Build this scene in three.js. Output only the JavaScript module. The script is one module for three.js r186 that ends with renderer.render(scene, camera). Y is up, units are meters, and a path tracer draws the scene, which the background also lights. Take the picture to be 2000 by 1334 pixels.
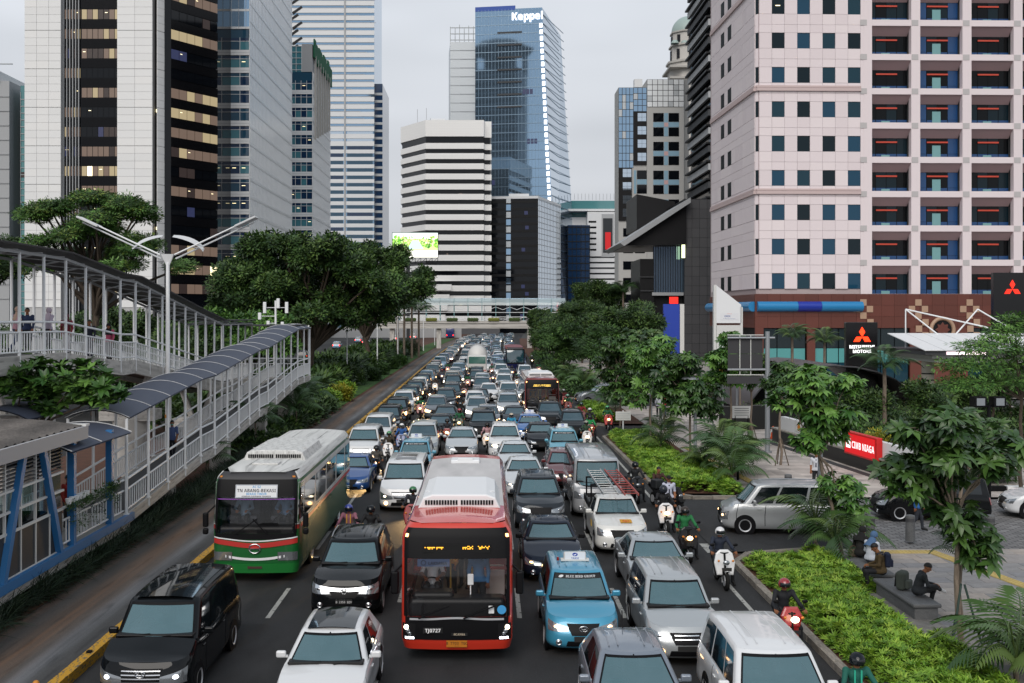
import * as THREE from 'three';
import { mergeGeometries, mergeVertices, toCreasedNormals } from 'three/addons/utils/BufferGeometryUtils.js';
import { RoundedBoxGeometry } from 'three/addons/geometries/RoundedBoxGeometry.js';
import { FontLoader } from 'three/addons/loaders/FontLoader.js';
import { TextGeometry } from 'three/addons/geometries/TextGeometry.js';
import { MarchingCubes } from 'three/addons/objects/MarchingCubes.js';

// ---------- camera, sky, light, exposure ----------
const scene = new THREE.Scene();
const camera = new THREE.PerspectiveCamera(2 * Math.atan(667 / 2100) * 180 / Math.PI, 2000 / 1334, 0.5, 3000);
camera.position.set(0, 7.8, 0);                 // eye level on the footbridge, looking straight down the road (-z)
camera.lookAt(0, 7.8, -100);
camera.setViewOffset(2000, 1334, 50, 55, 2000, 1334);
const EXPOSURE = 1.6, SKY = 0.47, SUN = 1.5;
const rngs = (a) => () => { a |= 0; a = a + 0x6D2B79F5 | 0; let t = Math.imul(a ^ a >>> 15, 1 | a); t = t + Math.imul(t ^ t >>> 7, 61 | t) ^ t; return ((t ^ t >>> 14) >>> 0) / 4294967296; };
const hash2 = (x, y, s) => { let h = Math.imul(x, 374761393) ^ Math.imul(y, 668265263) ^ Math.imul(s, 1442695041); h = Math.imul(h ^ h >>> 13, 1274126177); return ((h ^ h >>> 16) >>> 0) / 4294967296; };
function vnoise(x, y, per, s) {                 // value noise that tiles every per cells
  const xi = Math.floor(x), yi = Math.floor(y), fx = x - xi, fy = y - yi, u = fx * fx * (3 - 2 * fx), v = fy * fy * (3 - 2 * fy);
  const m = (k) => ((k % per) + per) % per, a = hash2(m(xi), m(yi), s), b = hash2(m(xi + 1), m(yi), s), c = hash2(m(xi), m(yi + 1), s), d = hash2(m(xi + 1), m(yi + 1), s);
  return a + (b - a) * u + (c - a) * v + (a - b - c + d) * u * v;
}
const fbm = (u, v, f, oct, s) => { let t = 0, a = .5, n = 0; for (let k = 0; k < oct; k++) { t += a * vnoise(u * f, v * f, f, s + k); n += a; a *= .5; f *= 2; } return t / n; };
{
  const W = 1024, H = 512, d = new Float32Array(W * H * 4);
  for (let j = 0; j < H; j++) for (let i = 0; i < W; i++) {
    const el = (j + .5) / H * Math.PI - Math.PI / 2, sy = Math.sin(el), o = (j * W + i) * 4;
    // dusk overcast: palest near the horizon and heavier overhead, with soft layers stretched along the horizon
    const c = fbm(i / W, j / H * 1.6, 8, 5, 3) * .65 + fbm(i / W, j / H * 3, 16, 4, 9) * .35;
    const L = sy > 0 ? SKY * (1.06 - .42 * sy) * (0.54 + .95 * c) : SKY * .25, g = .5 - c;
    const b = Math.max(0, sy); d[o] = L * (.965 - .05 * g - .15 * b); d[o + 1] = L * (.985 - .02 * g - .03 * b); d[o + 2] = L * (1.03 + .1 * b); d[o + 3] = 1;
  }
  const t = new THREE.DataTexture(d, W, H, THREE.RGBAFormat, THREE.FloatType);
  t.mapping = THREE.EquirectangularReflectionMapping; t.magFilter = THREE.LinearFilter; t.needsUpdate = true;
  scene.background = t; scene.environment = t;
}
const sun = new THREE.DirectionalLight(0xfff8f0, SUN);   // bright western part of the cloud cover, behind the camera
sun.position.set(-45, 160, 120); sun.target.position.set(0, 0, -60); sun.castShadow = true; sun.shadow.radius = 85;
Object.assign(sun.shadow.camera, { left: -160, right: 160, top: 160, bottom: -160, near: 1, far: 700 });
sun.shadow.mapSize.set(2048, 2048);
scene.add(sun, sun.target);
const renderer = new THREE.WebGLRenderer();
renderer.toneMapping = THREE.LinearToneMapping; renderer.toneMappingExposure = EXPOSURE; renderer.shadowMap.enabled = true;

// ---------- helpers ----------
const PI = Math.PI, V3 = (x, y, z) => new THREE.Vector3(x, y, z), lerp = (a, b, t) => a + (b - a) * t, clamp = (x, a, b) => Math.min(b, Math.max(a, x));
const used = {};
function numbered(n) { const k = used[n] = (used[n] ?? -1) + 1; return k ? `${n}_${String(k).padStart(3, '0')}` : n; }
function tag(o, label, category, group) { o.userData.label = label; o.userData.category = category; if (group) o.userData.group = group; return o; }
function thing(name, label, category, p = [0, 0, 0], ry = 0, group) {
  const g = new THREE.Group(); g.name = numbered(name); g.position.set(...p); g.rotation.y = ry; scene.add(g); return tag(g, label, category, group);
}
function copy(src, label, p, ry = 0, group) {
  const c = src.clone(); c.name = numbered(src.name.replace(/_\d{3}$/, '')); c.position.set(...p); c.rotation.y = ry; scene.add(c);
  c.userData = { ...src.userData, label }; if (group) c.userData.group = group; return c;
}
function merge(list) {
  list = list.flat(9);
  if (list.length === 1) return list[0];
  const mixed = list.some((g) => !g.index);
  return mergeGeometries(list.map((g) => { const q = mixed && g.index ? g.toNonIndexed() : g; for (const k of Object.keys(q.attributes)) if (!['position', 'normal', 'uv', 'color'].includes(k)) q.deleteAttribute(k); return q; }));
}
function part(name, geo, mat, parent, kind) {
  const m = new THREE.Mesh(Array.isArray(geo) ? merge(geo) : geo, mat); m.name = name; m.castShadow = m.receiveShadow = true;
  if (kind) m.userData.kind = kind;
  (parent || scene).add(m); return m;
}
function struct(name, geo, mat) { const m = part(numbered(name), geo, mat); m.userData.kind = 'structure'; return m; }
function single(name, geo, mat, label, category, p, ry = 0, group) { const m = part(numbered(name), geo, mat); if (p) m.position.set(...p); m.rotation.y = ry; return tag(m, label, category, group); }
const UNIT = new THREE.BoxGeometry(1, 1, 1);
function bx(name, mat, parent, x, y, z, w, h, d) { const m = part(name, UNIT, mat, parent); m.position.set(x, y, z); m.scale.set(w, h, d); return m; }   // centre, size; shared geometry
const box = (w, h, d, x = 0, y = 0, z = 0) => new THREE.BoxGeometry(w, h, d).translate(x, y, z);
const rbox = (w, h, d, r, x = 0, y = 0, z = 0, s = 2) => new RoundedBoxGeometry(w, h, d, s, r).translate(x, y, z);
const cyl = (r0, r1, h, x = 0, y = 0, z = 0, s = 12) => new THREE.CylinderGeometry(r0, r1, h, s).translate(x, y, z);
function bar(a, b, r0, r1 = r0, s = 8) {         // tapered round bar between two points
  const A = V3(...a), B = V3(...b), d = B.clone().sub(A), g = new THREE.CylinderGeometry(r1, r0, d.length(), s);
  return g.applyQuaternion(new THREE.Quaternion().setFromUnitVectors(V3(0, 1, 0), d.normalize())).translate((a[0] + b[0]) / 2, (a[1] + b[1]) / 2, (a[2] + b[2]) / 2);
}
function beam(a, b, w, h) {                      // rectangular bar between two points, w across and h upright
  const A = V3(...a), B = V3(...b), d = B.clone().sub(A), L = d.length(), m = new THREE.Matrix4(), z = d.normalize(), x = V3(0, 1, 0).cross(z);
  if (x.length() < 1e-4) x.set(1, 0, 0); x.normalize(); m.makeBasis(x, z.clone().cross(x), z);
  return new THREE.BoxGeometry(w, h, L).applyMatrix4(m).translate((a[0] + b[0]) / 2, (a[1] + b[1]) / 2, (a[2] + b[2]) / 2);
}
function sphere(r, x = 0, y = 0, z = 0, sx = 1, sy = 1, sz = 1, a = 12, b = 9) { return new THREE.SphereGeometry(r, a, b).scale(sx, sy, sz).translate(x, y, z); }
function extrude(pts, depth, bevel = 0) {        // outline in x,y; centred on z
  const s = new THREE.Shape(pts.map((p) => new THREE.Vector2(...p)));
  return new THREE.ExtrudeGeometry(s, { depth: depth - 2 * bevel, bevelEnabled: bevel > 0, bevelSize: bevel, bevelThickness: bevel, bevelSegments: 2, curveSegments: 8 }).translate(0, 0, -depth / 2 + bevel);
}
function quads(P, rows, cols, flip) {            // grid of [x,y,z] rows x cols
  const g = new THREE.BufferGeometry(), pos = [], uv = [], ix = [];
  for (let r = 0; r < rows; r++) for (let c = 0; c < cols; c++) { pos.push(...P[r * cols + c]); uv.push(c / (cols - 1), r / (rows - 1)); }
  for (let r = 0; r < rows - 1; r++) for (let c = 0; c < cols - 1; c++) { const a = r * cols + c, b = a + 1, d = a + cols, e = d + 1; flip ? ix.push(a, d, b, b, d, e) : ix.push(a, b, d, b, e, d); }
  g.setAttribute('position', new THREE.Float32BufferAttribute(pos, 3)); g.setAttribute('uv', new THREE.Float32BufferAttribute(uv, 2)); g.setIndex(ix); g.computeVertexNormals(); return g;
}
function tex(w, h, fn, srgb = true, rx = 1, ry = 1) {
  const d = new Uint8Array(w * h * 4);
  for (let j = 0; j < h; j++) for (let i = 0; i < w; i++) { const c = fn(i / w, j / h, i, j), o = (j * w + i) * 4; d[o] = clamp(c[0], 0, 255); d[o + 1] = clamp(c[1] ?? c[0], 0, 255); d[o + 2] = clamp(c[2] ?? c[0], 0, 255); d[o + 3] = 255; }
  const t = new THREE.DataTexture(d, w, h); t.magFilter = THREE.LinearFilter; t.minFilter = THREE.LinearMipmapLinearFilter; t.wrapS = t.wrapT = THREE.RepeatWrapping; t.repeat.set(rx, ry);
  if (srgb) t.colorSpace = THREE.SRGBColorSpace; t.needsUpdate = true; return t;
}
function sign(w, h, draw) { const c = document.createElement('canvas'); c.width = w; c.height = h; draw(c.getContext('2d'), w, h); const t = new THREE.CanvasTexture(c); t.colorSpace = THREE.SRGBColorSpace; return t; }
function uvXZ(g, s = 1) { const p = g.attributes.position, a = new Float32Array(p.count * 2); for (let i = 0; i < p.count; i++) { a[2 * i] = p.getX(i) * s; a[2 * i + 1] = p.getZ(i) * s; } g.setAttribute('uv', new THREE.BufferAttribute(a, 2)); return g; }
const mcache = {};
function mat(c, rough = .7, metal = 0, ex) {     // c: css/hex colour (sRGB) or [r,g,b] linear
  const k = ex ? null : JSON.stringify([c, rough, metal]);
  if (k && mcache[k]) return mcache[k];
  const m = new THREE.MeshPhysicalMaterial({ roughness: rough, metalness: metal, ...ex });
  Array.isArray(c) ? m.color.setRGB(...c) : m.color.set(c);
  if (k) mcache[k] = m; return m;
}
const pcache = {};
function paint(c, metallic = .0) {               // car lacquer with a clear coat
  const k = c + metallic; if (pcache[k]) return pcache[k];
  const q = new THREE.Color(c), dk = q.r + q.g + q.b < .12;
  return pcache[k] = mat(c, metallic ? .32 : .4, dk ? 0 : metallic, { clearcoat: dk ? .6 : 1, clearcoatRoughness: .03, specularIntensity: dk ? .02 : 1 });
}
const glow = (c, s, base = '#fff') => mat(base, .4, 0, { emissive: new THREE.Color(c), emissiveIntensity: s });
const M = {
  glass: mat([.016, .05, .066], .06, 0, { ior: 2.0, clearcoat: .5, clearcoatRoughness: .03 }),
  screen: mat([.24, .46, .53], .02, 0, { transmission: .72, thickness: 0, ior: 1.75 }),
  sideglass: mat([.006, .009, .011], .05, 0, { ior: 1.6 }),
  pane: mat('#ffffff', .02, 0, { transmission: 1, thickness: 0, ior: 1.5 }),
  pane_tint: mat([.62, .72, .74], .02, 0, { transmission: 1, thickness: 0, ior: 1.5 }),
  black: mat([.005, .005, .006], .5, 0, { specularIntensity: .3 }), trim: mat([.009, .009, .01], .4, 0, { specularIntensity: .4 }), rubber: mat([.012, .012, .012], .85, 0, { specularIntensity: .3 }),
  chrome: mat([.75, .76, .78], .16, 1), steel: mat([.5, .52, .54], .35, .9), alloy: mat([.5, .51, .53], .35, .3),
  lampoff: mat([.3, .32, .34], .12, .7, { clearcoat: 1 }), white: mat([.72, .73, .74], .5), offwhite: mat([.6, .6, .58], .6),
  headlamp: glow('#ffe9c4', 4), headwarm: glow('#ffc27a', 4), led: glow('#eef2ff', 6), amber: glow('#ff9a2a', 5), tail: glow('#ff2412', 3, '#a01010'),
  tailoff: mat([.22, .012, .014], .2, 0, { clearcoat: 1 }), plate: mat([.02, .02, .02], .5), platered: mat([.3, .02, .03], .5),
};
const quad = (w, h, x, y, z) => new THREE.PlaneGeometry(w, h).translate(x, y, z);
// ---------- towers (metres; the road runs along -z) ----------
const BM = {
  panelA: mat([.72, .72, .715], .5), panelB: mat([.7, .7, .695], .5), panelC: mat([.735, .73, .72], .5), joint: mat([.42, .42, .42], .8),
  blackglass: mat([.004, .005, .007], .05, 0, { ior: 1.45, specularIntensity: .7 }), blackband: mat([.003, .003, .004], .15, 0, { specularIntensity: .35 }), warm1: glow('#b89a86', .2, '#2a221c'), warm2: glow('#dcc79a', .38, '#2a221c'), warm3: glow('#6a5048', .1, '#120c0a'), lit: glow('#ffe9a8', 1.3, '#fff'), bluelit: glow('#46508c', .16, '#14182c'),
  blueglass: mat([.02, .065, .11], .04, 0, { ior: 1.6 }), blueglass2: mat([.06, .19, .23], .05, 0, { ior: 1.6 }), navy: mat([.01, .03, .075], .05, 0, { ior: 1.6 }), mirror: mat([.52, .6, .68], .03, .9), mirror2: mat([.27, .4, .54], .04, .88), skyglass: mat([.78, .81, .83], .2, .2), palebl: mat([.5, .53, .55], .3, .3),
  pale: mat([.64, .65, .66], .5), paleline: mat([.34, .36, .38], .5), greyst: mat([.36, .37, .38], .7), grey: mat([.3, .31, .32], .6), dgrey: mat([.05, .052, .056], .6, 0, { specularIntensity: .5 }), dark: mat([.01, .01, .011], .45, 0, { specularIntensity: .4 }), teal: mat([.06, .2, .21], .08, 0, { ior: 1.8 }), mull: mat([.28, .3, .31], .4, .4), kmull: mat([.2, .28, .36], .3, .6),
  cream: mat('#ffffff', .8, 0, { map: tex(256, 256, (u, v) => { const n = 236 + 12 * fbm(u, v, 4, 4, 3) - 12 * fbm(u, v * .2, 32, 2, 8); return [n, n * .995, n * .985]; }) }),
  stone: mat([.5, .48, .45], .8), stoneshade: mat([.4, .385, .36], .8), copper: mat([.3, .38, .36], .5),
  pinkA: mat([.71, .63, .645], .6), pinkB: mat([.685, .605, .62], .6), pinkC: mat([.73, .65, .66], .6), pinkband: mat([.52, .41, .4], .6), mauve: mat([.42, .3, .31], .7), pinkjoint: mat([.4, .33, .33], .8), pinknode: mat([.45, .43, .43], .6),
  winA: mat([.012, .055, .1], .04, 0, { specularIntensity: .6 }), winB: mat([.005, .014, .02], .05, 0, { specularIntensity: .5 }), winC: mat([.01, .04, .06], .05, 0, { specularIntensity: .6 }), winD: mat([.003, .004, .005], .08, 0, { specularIntensity: .4 }), winE: mat([.004, .008, .011], .45, 0, { specularIntensity: .1 }), bluepane: mat([.012, .055, .16], .2), aqua: mat([.16, .33, .34], .2), redbar: mat([.55, .06, .03], .5),
  brown: mat([.12, .034, .023], .4), brown2: mat([.105, .03, .02], .4), tan: mat([.38, .25, .17], .5), bluecan: mat([.015, .19, .42], .3), bluecan2: mat([.008, .03, .3], .3), bankglass: mat([.02, .03, .035], .05, 0, { ior: 1.7 }), bankfilm: mat([.09, .3, .3], .15),
};
function prism(name, plan, y0, y1, m, parent) {  // plan: [x, z] corners
  const s = new THREE.Shape(plan.map(([x, z]) => new THREE.Vector2(x, -z)));
  return part(name, new THREE.ExtrudeGeometry(s, { depth: y1 - y0, bevelEnabled: false }).rotateX(-PI / 2).translate(0, y0, 0), m, parent);
}
function face(parent, x0, z0, x1, z1) {          // facade frame: local x along the wall, y up, +z out of the wall (wall runs left to right as seen from outside)
  const g = new THREE.Group(), L = Math.hypot(x1 - x0, z1 - z0); g.position.set(x0, 0, z0); g.rotation.y = Math.atan2(-(z1 - z0), x1 - x0); g.updateMatrix();
  const put = (name, m, x, y, w, h, d = .2, out = 0) => { const k = bx(name, m, parent, x + w / 2, y + h / 2, out + d / 2, w, h, d); k.applyMatrix4(g.matrix); return k; };
  put.L = L; put.geo = (name, geo, m) => { const k = part(name, geo, m, parent); k.applyMatrix4(g.matrix); return k; };
  return put;
}
const R = rngs(77), pick = (a) => a[Math.floor(R() * a.length)];
{ // white and black tower, left
  const g = thing('office_tower', 'tall tower with white panelled piers and black glass bands, some windows lit', 'tower', [-74, 0, -212]);
  const H = 172, X = (px) => (px - 950) * 212 / 2100 + 74;
  prism('glass_core', [[X(118) + .2, -2], [X(328), -2], [X(392), -12], [X(392), -36], [X(50), -36], [X(50), -2]], 0, H, BM.blackglass, g);
  const spans = []; for (let y = 0; y < H; y += 3.9) spans.push(box(X(395) - X(47) + .6, .25, .3, (X(47) + X(395)) / 2, y, -36.2)); part('rear_spandrel', spans, BM.palebl, g, 'stuff');
  prism('wall_pier', [[X(47), -.3], [X(118), -.3], [X(118), -6], [X(47), -36.2]], 0, H, BM.joint, g); prism('wall_pier', [[X(228), -.3], [X(297), -.3], [X(297), -6], [X(228), -6]], 0, H, BM.joint, g); prism('wall_pier', [[X(305), -.4], [X(328), -4.6], [X(328), -8], [X(305), -8]], 0, H, BM.joint, g);
  const strip = (f, n, z) => { for (let r = 0; r < 42; r++) for (let c = 0; c < n; c++) { const y = 9 + r * 1.52; f('wall_panel', pick([BM.panelA, BM.panelA, BM.panelB, BM.panelC]), c * f.L / n + .03, y, f.L / n - .05, r % 5 ? 1.48 : 1.4, .12 + R() * .012, 0); } };
  strip(face(g, X(47), -.3, X(118), -.3), 3); strip(face(g, X(228), -.3, X(297), -.3), 2); strip(face(g, X(305), -.4, X(328), -4.6), 2);
  for (const f of [face(g, X(47), -.28, X(118), -.28), face(g, X(228), -.28, X(297), -.28), face(g, X(305), -.38, X(328), -4.58)]) f('upper_cladding', BM.panelA, 0, 72.9, f.L, H - 72.9, .12);
  const glaz = (f, n, x0, fl) => { const w = (f.L - x0) / n; for (let k = 3; k < 19; k++) { const y = k * 3.9, mode = fl[k % fl.length]; f('spandrel', BM.blackband, x0, y + 2.05, f.L - x0, 1.8, .08); for (let c = 0; c < n; c++) { const r = R(), m = mode === 0 ? (r < .1 ? BM.warm3 : BM.blackglass) : mode === 1 ? (r < .75 ? BM.warm1 : r < .9 ? BM.warm2 : BM.warm3) : mode === 2 ? (r < .5 ? BM.blackglass : r < .8 ? BM.warm3 : BM.bluelit) : (r < .5 ? BM.warm2 : r < .9 ? BM.warm1 : BM.lit); f('window', m, x0 + c * w + .06, y + .06, w - .12, 1.9, .05); if (R() < .09) f('ceiling_light', BM.lit, x0 + c * w + .3, y + 1.3, .5, .1, .03, .05); } } };
  glaz(face(g, X(152), -1.98, X(228), -1.98), 7, 0, [0, 1, 3, 1, 2, 0, 1]); glaz(face(g, X(328), -1.98 - .02, X(395), -12), 6, 0, [1, 0, 1, 1, 3, 1, 0, 2]); glaz(face(g, X(118), -2, X(150), -1.97), 5, 0, [2, 1, 1, 0, 1]);
  const fin = face(g, X(118), -1.9, X(150), -1.9); for (let k = 0; k < 6; k++) fin('mullion', BM.grey, k * fin.L / 5.5, 0, .16, H, .5);
  const slit = face(g, X(297), -1.95, X(305), -1.95); for (let k = 4; k < 17; k += 2) slit('window', k % 3 ? BM.warm3 : BM.lit, .2, k * 3.9 + 1, .4, .6, .05);
  // open crown with columns and a wide brim on top, which the far glass tower mirrors
  prism('crown_core', [[-8, -8], [8, -8], [8, -28], [-8, -28]], H, H + 16, BM.dark, g); for (const [x, z] of [[-14, -5], [14, -5], [-14, -31], [14, -31], [0, -33], [0, -5]]) bx('crown_column', BM.dgrey, g, x, H + 8, z, 3, 16, 3);
  part('crown_brim', new THREE.CylinderGeometry(14, 23, 6, 8).scale(1, 1, .8).translate(0, H + 19, -18), BM.dgrey, g); part('crown_rim', new THREE.CylinderGeometry(24, 24, 1.6, 8).scale(1, 1, .8).translate(0, H + 15.6, -18), BM.dark, g);
}
{ // far left edge
  const g = thing('office_block', 'grey block with pale side and stepped top at far left edge', 'building', [-147, 0, -320]);
  prism('wall', [[-6, 0], [5, 0], [5, -30], [-6, -30]], 0, 77, BM.greyst, g); prism('wall', [[-6, 1], [2, 1], [2, -25], [-6, -25]], 77, 80, BM.pale, g); bx('crane_arm', BM.mull, g, 0, 82, 0, 12, .3, .3);
  const f = face(g, -6, .1, 5, .1); for (let k = 0; k < 15; k++) f('joint_strip', BM.grey, 0, 12 + k * 4.3, 11, .25, .1);
  const h = thing('glass_block', 'narrow green glass block squeezed beside the white panelled tower', 'building', [-143, 0, -322]);
  prism('core', [[3.5, 0], [12, 0], [12, -25], [3.5, -25]], 0, 76, BM.teal, h); const q = face(h, 3.5, .05, 12, .05);
  for (let k = 0; k < 36; k++) q('transom', BM.mull, 0, k * 2.05, 8.5, .22, .12); for (let k = 0; k < 7; k++) q('mullion', BM.mull, k * 1.4, 0, .14, 74, .14);
  for (let k = 0; k < 9; k++) q('lit_window', pick([BM.aqua, BM.bankfilm, BM.warm3]), .2 + Math.floor(R() * 5) * 1.4, 40 + Math.floor(R() * 16) * 2.05 + .3, 1.1, 1.6, .05);
}
function glassTower(name, label, px0, pxc, pxe, d, H, cols, floorH, y0, topPlain) {
  const X = (px, dd) => (px - 950) * dd / 2100, xc = X(pxc, d), x0 = X(px0, d) - 3, de = xc * 2100 / (pxe - 950), g = thing(name, label, 'tower', [xc, 0, -d]);
  prism('core', [[x0 - xc, -.15], [-.15, -.15], [-.15, d - de], [x0 - xc, d - de]], 0, H, BM.blueglass, g);
  const f = face(g, x0 - xc, -.12, 0, -.12), nfl = Math.floor((topPlain - y0) / floorH);
  for (let k = 0; k < nfl; k++) {
    const y = y0 + k * floorH; f('spandrel', BM.pale, 0, y, f.L, floorH * .3, .22); f('sill_line', BM.paleline, 0, y + floorH * .14, f.L, .06, .25);
    const w = (f.L - 3) / cols; for (let c = 0; c < cols; c++) { f('window', pick([BM.blueglass, BM.blueglass2, BM.blueglass2, BM.navy]), 3 + c * w + .07, y + floorH * .32, w - .14, floorH * .46, .05); f('transom_window', pick([BM.navy, BM.navy, BM.blueglass]), 3 + c * w + .07, y + floorH * .81, w - .14, floorH * .17, .05); if (R() < .13) f('ceiling_light', BM.lit, 3 + c * w + .4, y + floorH * .62, .8, .1, .03, .06); }
    f('transom', BM.pale, 0, y + floorH * .78, f.L, .1, .16); for (let c = 0; c <= cols; c++) f('mullion', BM.pale, 3 + c * w - .05, y + floorH * .3, .1, floorH * .7, .2);
  }
  if (topPlain < H) { f('crown_glass', BM.mirror2, 0, topPlain, f.L, H - topPlain, .1); for (let c = 0; c < 9; c++) f('crown_mullion', BM.paleline, f.L * c / 8.5, topPlain, .08, H - topPlain, .18); for (let y = topPlain; y < H; y += floorH) f('crown_transom', BM.pale, 0, y, f.L, .5, .16); }
  const s = face(g, 0, -.0, 0, d - de); s('side_glass', BM.skyglass, 0, 0, s.L, H, .06);
  const tr = [], mu = []; for (let y = y0; y < H; y += floorH) tr.push(box(s.L, floorH * .16, .12, s.L / 2, y, .08)); for (let x = 0; x <= s.L; x += 1.55) mu.push(box(.2, H, .1, x, H / 2, .08));
  s.geo('side_transoms', merge(tr), BM.palebl).userData.kind = 'stuff'; s.geo('side_fins', merge(mu), BM.pale).userData.kind = 'stuff';
  return { g, f, s };
}
glassTower('glass_tower', 'glass tower with pale bands, blue windows and ribbed side next to black glass', 395, 487, 570, 237, 93, 5, 3.9, 14, 70.5);
{ const { g, f, s } = glassTower('glass_tower', 'shorter glass tower with unfinished crown under green netting', 566, 610, 645, 308, 77, 4, 3.9, 16, 77);
  prism('crown_frame', [[-3, 0], [0, 0], [0, -34], [-3, -34]], 77, 85, BM.grey, g); prism('crown_glass', [[-9.5, -.2], [-3, -.2], [-3, -8], [-9.5, -8]], 77, 84.5, BM.blueglass2, g);
  const q = face(g, -9.5, -.1, -3, -.1); for (let k = 0; k < 5; k++) { q('crown_mullion', BM.pale, k * 1.6, 77, .12, 7.4, .12); q('crown_transom', BM.pale, 0, 77.5 + k * 1.7, 6.5, .12, .12); }
  const n = face(g, 0, .0, 0, -34.5), net = mat([.012, .1, .05], .9); for (let k = 0; k < 12; k++) n('safety_net', net, k * 2.9, 80.5 - (k % 3) * .6 + R(), 2.8, 4.6 + R(), .4, .3); for (let k = 0; k < 7; k++) n('scaffold_fin', BM.stoneshade, 2 + k * 4.6, 58 + k * 1.2, .5, 24 - k * 1.2, .5, .3); }
{ // tall banded tower far behind
  const d = 560, s = d / 2100, X = (px) => (px - 950) * s, g = thing('banded_tower', 'very tall pale tower with thin blue window bands, farthest left of centre', 'tower', [X(655), 0, -d]), o = X(655), H = 185;
  prism('core', [[X(560) - o, -.2], [X(731) - o, -.2], [X(731) - o, -40], [X(560) - o, -40]], 0, H, BM.mirror2, g); prism('side_wing', [[X(731) - o, -3], [X(746) - o, -3], [X(746) - o, -40], [X(731) - o, -40]], 0, 128, BM.navy, g);
  const f = face(g, X(560) - o, -.2, X(731) - o, -.2), cut = X(674) - X(560), q = face(g, X(731) - o, -2.95, X(746) - o, -2.95);
  for (let k = 0; k < 45; k++) { const y = 18 + k * 3.85; f('band', BM.pale, 0, y, f.L, k < 20 ? 1.9 : 2.4, .35); if (k < 22) for (const [a, b] of [[cut * .1, cut - 1], [cut + 1, f.L - .8]]) f('window_band', k < 20 ? pick([BM.blueglass, BM.navy, BM.blueglass]) : BM.mirror, a, y + 2, b - a, 1.7, .1); else f('shadow_line', BM.paleline, R() * 3, y + 2.5, f.L * (.7 + .3 * R()), .22, .3); if (k < 28) q('band', BM.greyst, 0, y, q.L, 1.3, .2); }
  f('centre_mullion', BM.greyst, cut - .5, 0, .9, H, .7);
  for (let k = 0; k < 14; k++) { const b = f.geo('brace', beam([1 + (k % 2) * 2, 120 + k * 4, .4], [6 + (k % 2) * 2, 123.4 + k * 4, .4], .3, 1.2), BM.dark); }
}
{ // white ribbed tower in the middle
  const d = 410, s = d / 2100, g = thing('banded_office', 'cream office tower with bold horizontal bands and dark window strips', 'tower', [-16, 0, -d]), X = (px) => (px - 950) * s + 16;
  const plan = (e) => [[X(776) + e, -16 - e * .3], [X(831) + e * .2, -e], [X(945) - e * .3, -e], [X(947) - e, -3 - e], [X(960) - e, -3 - e], [X(960) - e, -40], [X(776) + e, -40]];
  prism('window_core', plan(.6), 0, 76, BM.blackglass, g); prism('parapet', plan(0), 75.3, 81.5, BM.cream, g);
  for (let k = 0; k < 18; k++) { const y = 4.6 + k * 3.88; prism('band', plan(0), y, y + 2.2, BM.cream, g); }
  const f = face(g, X(831), -.55, X(945), -.55), q = face(g, X(776) + .6, -16, X(831), -.6);
  for (let k = 0; k < 17; k++) for (let c = 0; c < 14; c++) if (R() < .16) { f('lit_window', pick([BM.warm1, BM.warm3, BM.warm2]), c * f.L / 14 + .1, 6.4 + k * 3.84 + R() * .6, .5 + R() * .9, .3 + R() * .4, .06); if (R() < .3) q('lit_window', BM.warm3, R() * 15, 6.6 + k * 3.84, 1, .6, .06); }
  for (let k = 0; k < 4; k++) { prism('terrace_band', [[X(800), 2.5], [X(870 + k * 4), 2.5], [X(870 + k * 4), -.2], [X(800), -.2]], 5 + k * 3.84, 7.3 + k * 3.84, BM.cream, g); }
  for (const [x, h] of [[X(812), 6], [X(830), 6.5], [X(838), 2.5]]) bx('antenna', BM.grey, g, x, 81.5 + h / 2, -10, .16, h, .16); prism('roof_plant', [[X(840), -8], [X(868), -8], [X(868), -16], [X(840), -16]], 81.5, 83.5, BM.pale, g);
}
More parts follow.
